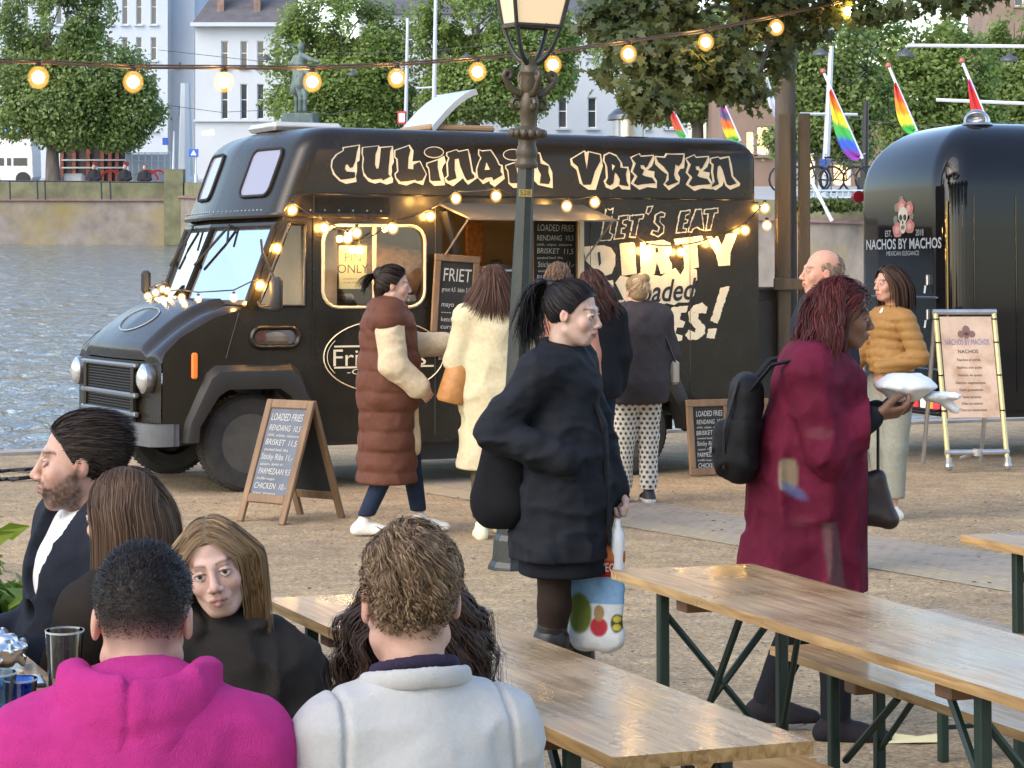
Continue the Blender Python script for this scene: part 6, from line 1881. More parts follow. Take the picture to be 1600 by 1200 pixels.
for q in range(8): stm.tube([(random.uniform(-.1,.1),random.uniform(-.1,.1),-.02),(random.uniform(-.25,.25),random.uniform(-.15,.15),random.uniform(.1,.25))],.006,5)
stm.tube([(.05,-.05,.15),(.13,-.08,.28),(.16,-.08,.38)],.005,5)
stm.build('stems', mat('green_stem',(.10,.14,.04),.7), sh)
lf = MB()
for (x,y,z,a) in ((.17,-.09,.37,.3),(.12,-.10,.29,-.5),(.21,-.07,.39,.1)):
    lf.add([(x-.05,y,z),(x,y-.02,z+.03),(x+.06,y,z+.015+.02*a),(x,y+.01,z-.03)],[(0,1,2,3)])
lfm = lf.build('large_leaf', mat('bright_leaf',(.30,.40,.06),.5), sh)
tag(sh,'bright green leafy shrub growing in the left planter','shrub')

# paved gutter crossing the gravel
def strip(name, off0, off1, m_, lift, label=None):
    a = Vector((-1.2,20.6)); b = Vector((4.6,10.6)); t = (b-a).normalized(); n_ = Vector((t.y,-t.x))
    mb = MB(); N=24; vs=[]
    for i in range(N+1):
        p = a.lerp(b,i/N)
        for o_ in (off0,off1): vs.append(W(*(p+n_*o_), lift))
    mb.add(vs,[(2*i,2*i+2,2*i+3,2*i+1) for i in range(N)])
    return tag(mb.build(name,m_),kind='structure')
def brick_strip_mat(name, c0, c1, mortar, sc):
    m = bpy.data.materials.new(name); m.use_nodes=True; nt=m.node_tree; b=nt.nodes['Principled BSDF']; L=nt.links.new
    tc=nt.nodes.new('ShaderNodeTexCoord'); mp=nt.nodes.new('ShaderNodeMapping'); mp.inputs['Rotation'].default_value=(0,0,math.atan2(10.0,5.8)); mp.inputs['Scale'].default_value=(sc,sc,sc)
    L(tc.outputs['Object'],mp.inputs[0])
    br=nt.nodes.new('ShaderNodeTexBrick'); br.inputs['Color1'].default_value=(*c0,1); br.inputs['Color2'].default_value=(*c1,1); br.inputs['Mortar'].default_value=(*mortar,1); br.inputs['Scale'].default_value=1.0; br.inputs['Mortar Size'].default_value=.035
    L(mp.outputs[0],br.inputs['Vector'])
    n=nt.nodes.new('ShaderNodeTexNoise'); n.inputs['Scale'].default_value=9; n.inputs['Detail'].default_value=6; L(tc.outputs['Object'],n.inputs['Vector'])
    mr=nt.nodes.new('ShaderNodeMapRange'); mr.inputs['From Min'].default_value=.36; mr.inputs['From Max'].default_value=.56; L(n.outputs['Fac'],mr.inputs['Value'])
    mx=nt.nodes.new('ShaderNodeMix'); mx.data_type='RGBA'; L(mr.outputs[0],mx.inputs[0]); L(br.outputs['Color'],mx.inputs[6]); mx.inputs[7].default_value=(.32,.27,.20,1)
    L(mx.outputs[2],b.inputs['Base Color']); b.inputs['Roughness'].default_value=.9
    bp=nt.nodes.new('ShaderNodeBump'); bp.inputs['Strength'].default_value=.8; bp.inputs['Distance'].default_value=.01; bp.invert=True
    L(br.outputs['Fac'],bp.inputs['Height']); L(bp.outputs[0],b.inputs['Normal'])
    return m
strip('brick_gutter', -.36, .36, brick_strip_mat('clinker',(.27,.235,.19),(.34,.29,.23),(.19,.16,.125),4.2), .004)
strip('brick_border', .365, .72, brick_strip_mat('yellow_clinker',(.46,.37,.17),(.40,.33,.17),(.26,.22,.14),4.2), .004)

# loose pebbles and litter
V=[];Fc=[]
ico = np.array([(0,0,.6),(.9,0,0),(.28,.85,0),(-.72,.53,0),(-.72,-.53,0),(.28,-.85,0),(0,0,-.4)]); icf=[(0,1,2),(0,2,3),(0,3,4),(0,4,5),(0,5,1)]
rp = np.random.default_rng(21); N=9000
dd = 5.0+ (rp.random(N)**.7)*13.5; xx = (rp.random(N)*2-1)*(.225*dd)
rad = .0035+.008*rp.random(N)**3; ang = rp.random(N)*6.28
base = np.stack([xx,dd,-SLOPE*dd+rad*.15],-1)
ca,sa = np.cos(ang),np.sin(ang)
P = ico[None,:,:]*rad[:,None,None]; P = np.stack([P[...,0]*ca[:,None]-P[...,1]*sa[:,None], P[...,0]*sa[:,None]+P[...,1]*ca[:,None], P[...,2]],-1)+base[:,None,:]
F_ = (np.arange(N)[:,None,None]*7+np.array(icf)[None]).reshape(-1,3)
sh_ = .12+.36*rp.random(N); cc = np.repeat(np.stack([sh_,sh_*.93,sh_*.82],-1),7,axis=0)
o = link('loose_gravel', np_mesh('loose_gravel',P.reshape(-1,3),F_,cc,False), mat('pebble',(.3,.3,.3),.9,attr='Col')); tag(o,'loose pebbles scattered over the sandy ground','gravel',kind='stuff')
V=[];Fq=[]
rl = np.random.default_rng(33)
for i in range(420):
    d=5.5+13*rl.random()**.8; x=(rl.random()*2-1)*.225*d; a=rl.random()*6.28; s_=.008+.016*rl.random(); z=-SLOPE*d+.004
    c_,q_=math.cos(a)*s_,math.sin(a)*s_; b0=len(V)
    V+= [(x-c_,d-q_,z),(x+q_*.5,d-c_*.5,z+.004),(x+c_,d+q_,z+.002),(x-q_*.5,d+c_*.5,z+.006)]; Fq.append((b0,b0+1,b0+2,b0+3))
cl = np.repeat(np.array([(.10,.07,.03),(.16,.11,.05),(.06,.05,.03),(.10,.11,.04)])[rl.integers(0,4,420)],4,axis=0)
o = link('leaf_litter', np_mesh('leaf_litter',np.array(V),np.array(Fq),cl,False), mat('litter',(.1,.1,.1),.9,attr='Col')); tag(o,'dry leaf scraps scattered over the ground','leaf litter',kind='stuff')
nap = MB(); nap.add([(-.10,-.05,.004),(.0,-.07,.012),(.11,-.04,.006),(.13,.05,.020),(.02,.05,.006),(-.08,.07,.015)],[(0,1,4,5),(1,2,3,4)])
o = nap.build('paper_napkin', mat('napkin_yellow',(.75,.66,.36),.9)); o.location = W(gx(1428,gd(1158)),gd(1158)); tag(o,'crumpled yellowish napkin on the ground behind the bench leg','napkin')
for i,(px,py,lb) in enumerate(((50,738,'tangle of black cables on the ground at the left edge'),(35,752,'second black cable lying nearer on the ground at the left edge'))):
    d = gd(py); pts=[]
    for q in range(30):
        t=q/29; x=gx(-40+ (260)*t,d); pts.append(W(x, d+.10*math.sin(q*1.3+i)+.06*math.sin(q*2.7), .02+.012*math.sin(q*.9)))
    b=pts[0]; o=MB().tube([tuple(p-b) for p in pts],.016,6).tube([tuple(p-b+Vector((.05,.06,.0))) for p in pts],.012,6).build('ground_cable',M_cable); o.location=b; tag(o,lb,'cable','cables on the ground')
# ================================================================ people
STAND = dict(pel=(0,0,.92), wai=(0,.005,1.07), che=(0,0,1.26), nec=(0,-.015,1.42), hed=(0,.018,1.565),
    shR=(.165,-.01,1.365), elR=(.215,-.03,1.10), wrR=(.225,.05,.87), hiR=(.085,0,.90), knR=(.09,.02,.49), anR=(.09,-.02,.085),
    shL=(-.165,-.01,1.365), elL=(-.215,-.03,1.10), wrL=(-.225,.05,.87), hiL=(-.085,0,.90), knL=(-.09,.02,.49), anL=(-.09,-.02,.085))
def seated(dz=0.0):
    j = dict(STAND)
    for k in ('pel','wai','che','nec','hed','shR','elR','shL','elL'):
        x,y,z = j[k]; j[k] = (x,y,z-.41+dz)
    j['elR']=(.24,.03,.69+dz); j['elL']=(-.24,.03,.69+dz); j['wrR']=(.14,.24,.68+dz); j['wrL']=(-.14,.24,.68+dz)
    j['hiR']=(.09,0,.51+dz); j['hiL']=(-.09,0,.51+dz); j['knR']=(.13,.42,.50); j['knL']=(-.13,.42,.50); j['anR']=(.13,.36,.085); j['anL']=(-.13,.36,.085)
    return j
def v3(*a): return np.array(a, dtype=float)
def mixc(c, t, m):
    m = np.clip(m,0,1)[:,None]; return c*(1-m)+np.array(t)[None,:]*m

def sculpt_head(vox, neck_to, male=False, open_mouth=False, neck_r=(.048,.056)):
    S = Sdf((-.125,-.19,-.30),(.125,.15,.15), vox)
    w = 1.05 if male else 1.0
    S.ell((0,-.018,.030),(.073,.093,.088),.01)
    S.ell((0,.020,-.038),(.057*w,.066,.080),.03)
    zc_ = -.097 if male else -.091
    S.ell((0,.062,zc_),(.022*w,.019,.017 if not male else .020),.02)
    for s in (-1,1):
        S.cap((s*.047*w,.0,-.060),(s*.020,.056,zc_),.017,.015,.02)
        S.ell((s*.039,.057,-.026),(.021,.020,.022),.02)
    S.cap((-.034,.074,.025),(.034,.074,.025),.0105 if male else .0085,None,.016)
    for s in (-1,1): S.ell((s*.031,.094,.005),(.018,.013,.0105),.009,'sub')
    nz_ = 0.0 if male else .004
    S.cap((0,.081,.016),(0,.102-nz_*.5,-.026+nz_),.0068,.0105,.011)
    S.ell((0,.1045-nz_*.6,-.0325+nz_),(.0120,.0120,.0100),.008)
    for s in (-1,1): S.ell((s*.0130,.096,-.0370+nz_),(.0080,.0100,.0070),.006)
    S.ell((0,.077,-.062),(.028,.016,.022),.015)
    S.chain([(-.024,.082,-.0595),(-.008,.0930,-.0570),(.008,.0930,-.0570),(.024,.082,-.0595)],[.003,.0050,.0050,.003],.004)
    S.chain([(-.019,.083,-.0660),(0,.0925,-.0695),(.019,.083,-.0660)],[.004,.0066,.004],.004)
    for s in (-1,1):
        S.ell((s*.031,.0722,.004),(.0135,.0132,.0132),.001)
        S.chain([(s*.031-.0165,.0745,.003),(s*.031-.006,.0842,.0112),(s*.031+.006,.0842,.0112),(s*.031+.0165,.0745,.003)],[.003]*4,.003)
        S.chain([(s*.031-.0155,.0745,.001),(s*.031,.0830,-.0055),(s*.031+.0155,.0745,.001)],[.003]*3,.003)
        S.ell((s*.0750,-.012,-.006),(.0080*w,.0165*w,.027*w),.006); S.ell((s*.084,-.006,-.003),(.006,.0095,.016),.004,'sub')
    n = np.array(neck_to, dtype=float)
    S.cap((0,-.030,-.055), tuple(n), neck_r[0]*w, neck_r[1]*w, .022)
    return S.nets()

def head_colors(V, skin, lips=None, brow=(.06,.04,.03), iris=(.10,.07,.04), beard=None, blush=.35, scalp=None, seed=0):
    x,y,z = V[:,0],V[:,1],V[:,2]; ax = np.abs(x)
    c = np.repeat(np.array(skin)[None,:], len(V), 0)
    sk = np.array(skin)
    c = c*(.93+.14*fbm(V,60,seed,2))[:,None]
    red = sk*np.array([1.12,.72,.66])
    for (px,py,pz,r,am) in ((.043,.055,-.030,.022,blush),(0,.108,-.033,.013,blush*1.1),(.079,-.01,-.006,.022,.5)):
        g = np.exp(-(((ax-px)**2+(y-py)**2+(z-pz)**2)/r**2)); c = mixc(c, red, g*am)
    lp = np.array(lips) if lips is not None else sk*np.array([.88,.50,.48])
    mth = ((x/.0245)**2+((z+.0630)/.0105)**2 < 1) & (y>.070)
    c = mixc(c, lp, mth*.85)
    c = mixc(c, sk*.22, np.exp(-((z+.0628)/.0016)**2)*(ax<.023)*(y>.07)*.9)
    ex = np.sqrt((ax-.031)**2+(y-.0725)**2+(z-.004)**2)
    eye = (ex<.0146)&(y>.0765)&(np.abs(z-.0035)<.0080)
    c[eye] = (.62,.58,.55)
    r2 = np.sqrt((ax-.031)**2+(z-.0035)**2)
    c[eye&(r2<.0066)] = iris; c[eye&(r2<.0034)] = (.01,.01,.01)
    lash = np.exp(-((z-(.0098-.30*np.abs(ax-.031)**1.0*.9))/.0018)**2)*(np.abs(ax-.031)<.0165)*(y>.073)
    c = mixc(c, (.03,.02,.02), lash*.75)
    bz = .0255+.0035*(1-((ax-.033)/.018)**2)
    bm = np.exp(-((z-bz)/.0038)**2)*(ax>.011)*(ax<.054)*(y>.05)
    c = mixc(c, brow, bm*.85)
    nost = np.exp(-(((ax-.008)**2+(z+.0425)**2)/.0035**2))*(y>.09); c = mixc(c, sk*.2, nost*.9)
    if beard is not None:
        bn = fbm(V,140,3,2)
        zb = np.interp(y,[-.03,0.0,.02,.045,.065,.085,.12],[-.010,-.006,-.026,-.050,-.060,-.072,-.076])
        low = 1/(1+np.exp(-(zb-z+.008*(bn-.5))/.0035))*(1/(1+np.exp(-(y+.012)/.004)))*(1/(1+np.exp(-(z+.128-.3*y)/.005)))
        must = np.exp(-((z+.0495)/.0055)**2)*(ax<.030)*(y>.07)
        corner = np.exp(-(((ax-.030)/.007)**2+((z+.064)/.014)**2))*(y>.05)
        m = np.clip(low+must*.9+corner*.8,0,1)*(1-mth*1.0)
        c = mixc(c, beard, m*np.clip(.62+.55*bn,0,.97))
    if scalp is not None:
        hm = hair_mask(V, fade=.06, lift=-.004)*(1-((ax>.0685)&(y>-.04)&(y<.03)&(z<.035)))
        c = mixc(c, scalp, hm)
    return c

HL_Y = [-.14,-.05,-.028,-.010,.012,.040,.062,.085]
HL_Z = [-.070,-.068,-.045,.000,.004,.050,.074,.078]
def hair_mask(P, fade=.008, lift=0.0):
    zl = np.interp(P[:,1], HL_Y, HL_Z)+lift
    return np.clip((P[:,2]-zl)/fade,0,1)

def hand_mesh(vox, curl=.5, thumb=.5):
    """right hand: wrist at origin, fingers along +Y, palm facing -Z, thumb towards -X"""
    S = Sdf((-.085,-.06,-.10),(.075,.21,.06), vox)
    S.cap((0,-.05,0),(0,.0,0),.026,.024,.01,flat=(1,1,.8))
    S.cap((-.012,.02,0),(-.016,.075,0),.026,.024,.02,flat=(1.0,1,.55)); S.cap((.012,.02,0),(.018,.075,0),.026,.022,.02,flat=(1,1,.55))
    for (fx,L_,r_) in ((-.030,.072,.0088),(-.010,.080,.0092),(.011,.074,.0088),(.030,.058,.0078)):
        p = np.array((fx,.088,0.0)); a = 0.15*curl; pts=[p]
        for seg in (.42,.32,.26):
            a += curl*.85; p = p+np.array((fx*.06*(1-curl), math.cos(a), -math.sin(a)))*L_*seg; pts.append(p)
        S.chain(pts,[r_*1.1,r_,r_*.92,r_*.8],.004)
    t = thumb
    S.chain([(-.022,.020,-.004),(-.045,.050,-.018-.01*t),(-.050+.012*t,.078,-.030-.015*t),(-.046+.022*t,.100,-.038-.018*t)],[.016,.0125,.0105,.009],.008)
    return S.nets()

class Person:
    def __init__(s, label, x, d, heading, h=1.68, group=None, sit=False, dz=0.0, cat='person', z0=0.0, **jo):
        s.root = empty('person', W(x,d,z0), math.radians(heading))
        s.sc = h/1.68
        s.root.scale = (s.sc,)*3
        tag(s.root, label, cat, group)
        s.J = {k:np.array(v,dtype=float) for k,v in (seated(dz) if sit else STAND).items()}
        for k,v in jo.items(): s.J[k] = np.array(v,dtype=float)
        s.sit = sit
    def lean(s, dy=0.0, dx=0.0):
        """tip the upper body forward by dy at the neck"""
        zp = s.J['pel'][2]; zn = s.J['nec'][2]
        for k in ('wai','che','nec','hed','shR','shL','elR','elL'):
            t = (s.J[k][2]-zp)/(zn-zp); s.J[k] = s.J[k]+np.array((dx*t, dy*t*abs(t)**.3, -.25*abs(dy)*t*.5))
        return s
    def head(s, yaw=0, pitch=0, roll=0, skin=(.50,.30,.21), vox=.004, male=False, hands=(), body_vox=.016, neck_r=(.046,.054), bare_legs=False, **ck):
        J = s.J
        R = Matrix.Rotation(math.radians(yaw),3,'Z')@Matrix.Rotation(math.radians(pitch),3,'X')@Matrix.Rotation(math.radians(roll),3,'Y')
        s.R = np.array(R); s.hpos = J['hed']
        nb = s.R.T@(J['nec']+np.array((0,-.005,-.05))-s.hpos)
        V,F = sculpt_head(vox, nb, male, neck_r=neck_r)
        C = head_colors(V, skin, **ck)
        V = V@s.R.T+s.hpos
        # trunk and limbs, mostly under the clothes
        lo = np.min([J[k] for k in J],axis=0)-.2; hi = np.max([J[k] for k in J],axis=0)+.2; hi[2] = J['nec'][2]+.04; lo[2]=-.02
        S = Sdf(lo,hi,body_vox)
        trunk(S,J,-.018); 
        for q in 'RL': arm(S,J,q,-.010); leg(S,J,q,-.010)
        V2,F2 = S.nets(); C2 = np.repeat(np.array(skin)[None,:],len(V2),0)
        Vs,Fs,Cs = [V,V2],[F,F2+len(V)],[C,C2]; off=len(V)+len(V2)
        for hd in hands:
            q = hd['side']; hv,hf = hand_mesh(hd.get('vox',.005), hd.get('curl',.5), hd.get('thumb',.5))
            if q=='L': hv = hv*np.array((-1,1,1)); hf = hf[:,::-1]
            dr = hd.get('dir'); 
            if dr is None: dr = J['wr'+q]-J['el'+q]
            dr = np.array(dr,float); dr/=np.linalg.norm(dr); up = np.array(hd.get('up',(0,0,1)),float)   # back of the hand
            xx = np.cross(dr,up); xx/=np.linalg.norm(xx); zz = np.cross(xx,dr)
            M = np.stack([xx,dr,zz],axis=1)
            hv = hv@M.T+J['wr'+q]
            Vs.append(hv); Fs.append(hf+off); off+=len(hv)
            Cs.append(np.repeat(np.array(skin)[None,:],len(hv),0)*(.92+.16*fbm(hv,70,2,2))[:,None])
        me = np_mesh('body', np.concatenate(Vs), np.concatenate(Fs), np.concatenate(Cs))
        link('body', me, mat('skin',(.5,.3,.2),.48,attr='Col',bump=.10,bscale=300,sss=.12,spec=.3,var=.10,vscale=55), s.root)
        return s
    def wear(s, name, m, fn, vox=.009, disp=None, lo=None, hi=None, cut=None, color=None, relaxn=1, pad=.32, thing=None):
        J = s.J
        l = np.min([J[k] for k in J],axis=0)-pad; h = np.max([J[k] for k in J],axis=0)+pad
        if lo is not None: l = np.maximum(l, np.array(lo))
        if hi is not None: h = np.minimum(h, np.array(hi))
        S = Sdf(l,h,vox); fn(S,J)
        if disp is not None: S.displace(disp, .08)
        for c in (cut or []): S.cut(c[:3], c[3])
        V,F = S.nets()
        if len(V)==0: return None
        if relaxn: V = relax(V,F,relaxn,.5)
        C = None if color is None else color(V)
        o = link(name, np_mesh(name,V,F,C), m, s.root)
        return o
    def hair(s, color, n=1500, width=.003, length=.06, K=7, lift=.6, comb=None, grav=.6, stiff=1.0, vol=.06, mask=None, tie=None, curl=0.0, curlf=60.0, mass=None, cap=.004, tiedir=(0,-.9,.15), tieg=.28,
             lenvar=.25, tipcol=None, colors=None, vox=.005, colliders=(), seed=1, noise=.10, top_len=None, clumps=0, cap_mask=True):
        r = np.random.default_rng(seed)
        c0 = np.array((0,-.018,.030)); rr_ = np.array((.075,.095,.090))
        # roots
        u = r.normal(size=(n*4,3)); u/=np.linalg.norm(u,axis=1)[:,None]
        P0 = c0+u*rr_
        m = hair_mask(P0) if mask is None else mask(P0)
        sel = np.nonzero(r.random(len(P0))<m)[0][:n]; P0=P0[sel]; u=u[sel]; N=len(P0)
        nrm = u/rr_; nrm/=np.linalg.norm(nrm,axis=1)[:,None]
        L_ = length*(1-lenvar*r.random(N)) if top_len is None else top_len(P0)*(1-lenvar*r.random(N))
        g = s.R.T@np.array((0,0,-1.0))
        off = vol*r.random(N)+(max(cap,0)+.0015)/.082
        jit = r.normal(size=(N,3))*noise
        if clumps:
            ci = r.integers(0,clumps,N); cd = r.normal(size=(clumps,3)); ph = r.random(clumps)*6.28; 
            cc_ = u[r.integers(0,N,clumps)]; ci = np.argmax(u@cc_.T,axis=1); jit = jit*.35+cd[ci]*noise; phs = ph[ci]
        else: phs = r.random(N)*6.28
        v = nrm*lift+(comb(P0) if comb else 0)+jit; v/=np.linalg.norm(v,axis=1)[:,None]
        P0=c0+u*rr_*(1+off*.8)[:,None]; P=P0.copy(); path=[P0.copy()]; passed=np.zeros(N,bool)
        col_ = [(np.array((0,.020,-.036)),np.array((.060,.068,.082)))] 
        for k in range(K):
            ds = (L_/K)[:,None]
            f = v*stiff + g*grav
            if comb is not None:
                cb = comb(P)
                if tie is not None: cb = np.where(passed[:,None], 0, cb)
                f = f+cb
            if tie is not None:
                T=np.array(tie); dv=T-P; dl=np.linalg.norm(dv,axis=1); new = (dl<.035)&~passed; passed |= new; v = np.where(new[:,None], np.array(tiedir)[None,:]+jit*.15, v); P = np.where(new[:,None], T+(P-T)*.45, P)
                f = np.where(passed[:,None], v*1.0+g*tieg+jit*.04, v*.25+dv/(dl[:,None]+1e-6)*1.4+jit*.15)
            f = f+jit*.25
            v = f/(np.linalg.norm(f,axis=1)[:,None]+1e-9); P = P+v*ds
            for (cc2,rc,o_) in [(c0,rr_,off)]+[(a,b,off*.5) for a,b in col_]+[(np.array(a),np.array(b),off*.3) for a,b in colliders]:
                q=(P-cc2)/rc; l=np.linalg.norm(q,axis=1); ins=l<1+o_
                P = np.where(ins[:,None], cc2+q/(l[:,None]+1e-9)*(1+o_)[:,None]*rc, P)
            path.append(P.copy())
        path=np.stack(path,1)        # N,K+1,3
        if curl>0:
            t=np.linspace(0,1,K+1)[None,:]*(L_[:,None]); a=phs[:,None]+curlf*t
            e1=np.stack([nrm[:,1],-nrm[:,0],0*nrm[:,0]],-1); e1/=np.linalg.norm(e1,axis=1)[:,None]+1e-6
            amp=curl*np.minimum(1,np.linspace(0,1,K+1)*2.5)[None,:]
            path=path+(amp*np.cos(a))[...,None]*e1[:,None,:]+(amp*np.sin(a))[...,None]*nrm[:,None,:]
        D=np.gradient(path,axis=1); D/=np.linalg.norm(D,axis=2)[...,None]+1e-9
        outw=path-(c0+np.array((0,0,-.03))); outw/=np.linalg.norm(outw,axis=2)[...,None]+1e-9
        sv=np.cross(D,outw); sv/=np.linalg.norm(sv,axis=2)[...,None]+1e-9
        tw=r.normal(size=(N,1,1))*.5; sv=sv+outw*tw; sv/=np.linalg.norm(sv,axis=2)[...,None]+1e-9
        wd=width*(.7+.6*r.random(N))[:,None,None]*np.interp(np.linspace(0,1,K+1),[0,.15,.7,1],[.6,1,.9,.25])[None,:,None]
        A=path-sv*wd/2; B=path+sv*wd/2
        V=np.stack([A,B],2).reshape(-1,3)
        base=(np.arange(N)*(K+1)*2)[:,None,None]+(np.arange(K)*2)[None,:,None]
        F=(base+np.array((0,1,3,2))[None,None,:]).reshape(-1,4)
        cl=np.array(color)[None,:]*(.65+.7*r.random(N))[:,None]
        if colors is not None:
            pick=r.random(N)<.4; cl=np.where(pick[:,None], np.array(colors)[None,:]*(.7+.6*r.random(N))[:,None], cl)
        tt=np.linspace(0,1,K+1)[None,:,None]
        CC=np.repeat(cl[:,None,:],K+1,1)
        if tipcol is not None: CC=CC*(1-tt**1.3)+np.array(tipcol)[None,None,:]*(tt**1.3)*(.7+.6*r.random(N))[:,None,None]
        C=np.repeat(CC[:,:,None,:],2,2).reshape(-1,3)
        # under-layer
        S=Sdf((-.24,-.30,-.52),(.24,.22,.22),vox)
        S.ell(c0,rr_+cap,.001)
        if cap_mask:
            i,Q=S.pts(np.abs(S.D)<.03)
            zl=np.interp(Q[:,1],HL_Y,HL_Z)
            S.D[i]=np.maximum(S.D[i],(zl-Q[:,2]).astype(np.float32))
        if mass is not None: mass(S)
        S.displace(lambda Q: .004*(fbm(Q*np.array((1,1,.35)),55,4,2)-.5),.03)
        V2,F2=S.nets()
        cm=np.array(color)*.85
        C2=cm[None,:]*(.75+.5*fbm(V2*np.array((1,1,.25)),120,8,2))[:,None] if len(V2) else np.zeros((0,3))
        if tipcol is not None and len(V2):
            t2=np.clip((-.02-V2[:,2])/.25,0,1)[:,None]; C2=C2*(1-t2)+np.array(tipcol)[None,:]*.6*t2
        Vt=np.concatenate([V,V2]); Ft=np.concatenate([F,F2+len(V)]); Ct=np.concatenate([C,C2])
        Vt=Vt@s.R.T+s.hpos
        o=link('hair', np_mesh('hair',Vt,Ft,Ct), mat('hair',(.1,.06,.04),.5,attr='Col',spec=.22), s.root)
        return o

def trunk(S,J,e=0.0,w=1.0,k=.06,dep=.70,sh=.055,tr=.050):
    S.cap(J['shR'],J['shL'],sh+e,None,k)
    S.cap(J['che'],J['wai'],.148*w+e,.132*w+e,k,(1,dep,1))
    S.cap(J['wai'],J['pel'],.132*w+e,.160*w+e,k,(1,dep+.06,1))
    for q in 'RL': S.cap(J['nec']+np.array((0,0,-.035-(.05-tr))), J['nec']*.45+J['sh'+q]*.55+np.array((0,0,-.005-(.05-tr))), tr+e*.8,tr+e,.05)
def arm(S,J,q,e=0.0,k=.03,r=(.055,.043,.033)): S.chain([J['sh'+q],J['el'+q],J['wr'+q]],[r[0]+e,r[1]+e,r[2]+e],k)
def leg(S,J,q,e=0.0,k=.03,r=(.088,.056,.040)): S.chain([J['hi'+q],J['kn'+q],J['an'+q]],[r[0]+e,r[1]+e,r[2]+e],k)
def shoes(p, m, vox=.009, e=0.0, dirs=None, boot=None, color=None, name='shoe'):
    for q in 'RL':
        a=p.J['an'+q]; dy=np.array((0,1.0,0)) if dirs is None else np.array(dirs[q],float)
        base=a[2]-.085
        def fn(S,J,a=a,dy=dy,base=base,q=q):
            g=np.array((a[0],a[1],base))
            S.cap(g-dy*.045+v3(0,0,.030),g+dy*.09+v3(0,0,.022),.034+e,.040+e,.015); S.cap(g+dy*.09+v3(0,0,.020),g+dy*.165+v3(0,0,.014),.039+e,.029+e,.015); S.cap(g-dy*.03+v3(0,0,.05),g+dy*.06+v3(0,0,.035),.030+e,.032+e,.02)
            kv=J['kn'+q]-a; kv=kv/np.linalg.norm(kv)
            S.cap(a+v3(0,0,-.03),a+kv*(boot or 0.0),.034+e if boot is None else .042+e,.034+e if boot is None else .052+e,.02)
        p.wear(name,m,fn,vox,cut=[(0,0,1,base+.001)],color=color, lo=(a[0]-.3,a[1]-.3,base-.03), hi=(a[0]+.3,a[1]+.35,a[2]+(boot or .05)+.08))

def folds(amp=.008, sc=(7,7,2.5), seed=1):
    A=np.array(sc)
    return lambda P: amp*(fbm(P*A,1.0,seed,3)-.5)*2
def wrinkle(amp=.012, sc=(8,8,3), seed=1, warp=.05, sharp=2.0, zr=None):
    A=np.array(sc)
    def f(P):
        Q=P+warp*np.stack([vnoise(P,7,seed+50)-.5,vnoise(P,7,seed+51)-.5,vnoise(P,7,seed+52)-.5],-1)*2
        r=1-np.abs(2*vnoise(Q*A,1.0,seed)-1); r2=1-np.abs(2*vnoise(Q*A*2.1,1.0,seed+7)-1)
        d=amp*(r**sharp-.35)+amp*.4*(r2**sharp-.35)
        if zr is not None: d=d*np.clip((zr[1]-P[:,2])/(zr[1]-zr[0]),0,1)
        return d
    return f
def addf(*fs): return lambda P: sum(f(P) for f in fs)
def puff(h, amp, z0=0.0): return lambda P: amp*(np.abs(np.sin(np.pi*(P[:,2]-z0+.006*np.sin(P[:,0]*30))/h))**.55-.6)

def fabric(name, color=(.02,.02,.02), rough=.85, sheen=.0, var=.12, vscale=40, bump=.35, bscale=320, attr=None, coat=0.0):
    return mat(name,color,rough,var=var,vscale=vscale,bump=bump,bscale=bscale,sheen=0.0,attr=attr,spec=.12,coat=coat)
FAIR = (.55,.355,.275); FAIR2 = (.52,.33,.25); RUDDY = (.52,.28,.20); BROWN = (.20,.10,.062)
M_darkcloth = fabric('black_cloth', (.014,.015,.019))
M_navy = fabric('navy_wool', (.020,.023,.032))
M_denim = fabric('dark_denim', (.02,.03,.055), bscale=500)
M_whiteshoe = mat('white_shoe', (.72,.70,.62), .55, var=.1, vscale=30)
M_blackleather = mat('black_leather', (.012,.011,.011), .42, bump=.2, bscale=120)
def held(name, label, cat, p, loc, rz=0.0, group=None):
    o = bpy.data.objects.new(name, None); col.objects.link(o)
    o.matrix_world = p.root.matrix_world @ Matrix.Translation(loc) @ Matrix.Rotation(rz,4,'Z')
    o.scale = (1,1,1); tag(o, label, cat, group); return o
def wm(p):   # world matrix without waiting for an update
    return Matrix.LocRotScale(p.root.location, p.root.rotation_euler, p.root.scale)
def held(name, label, cat, p, loc, rz=0.0, group=None):
    o = bpy.data.objects.new(name, None); col.objects.link(o)
    o.matrix_world = wm(p) @ Matrix.Translation(loc) @ Matrix.Rotation(rz,4,'Z'); tag(o, label, cat, group); return o
def sdf_part(name, lo, hi, vox, fn, m, parent, disp=None, color=None):
    S = Sdf(lo,hi,vox); fn(S)
    if disp is not None: S.displace(disp,.06)
    V,F = S.nets(); V = relax(V,F,1,.5)
    return link(name, np_mesh(name,V,F,None if color is None else color(V)), m, parent)
def collar(S, J, r, th, k=.01, z=0.0, open_=50):
    n = J['nec']; pts=[]
    for q in range(31):
        a = math.radians(90+open_+(360-2*open_)*q/30)
        pts.append(n+v3(math.cos(a)*r, .012+math.sin(a)*r*.95, z+.022*(-math.sin(a))-.02))
    S.chain(pts,[th]*31,.0025,(1,1,1.6))

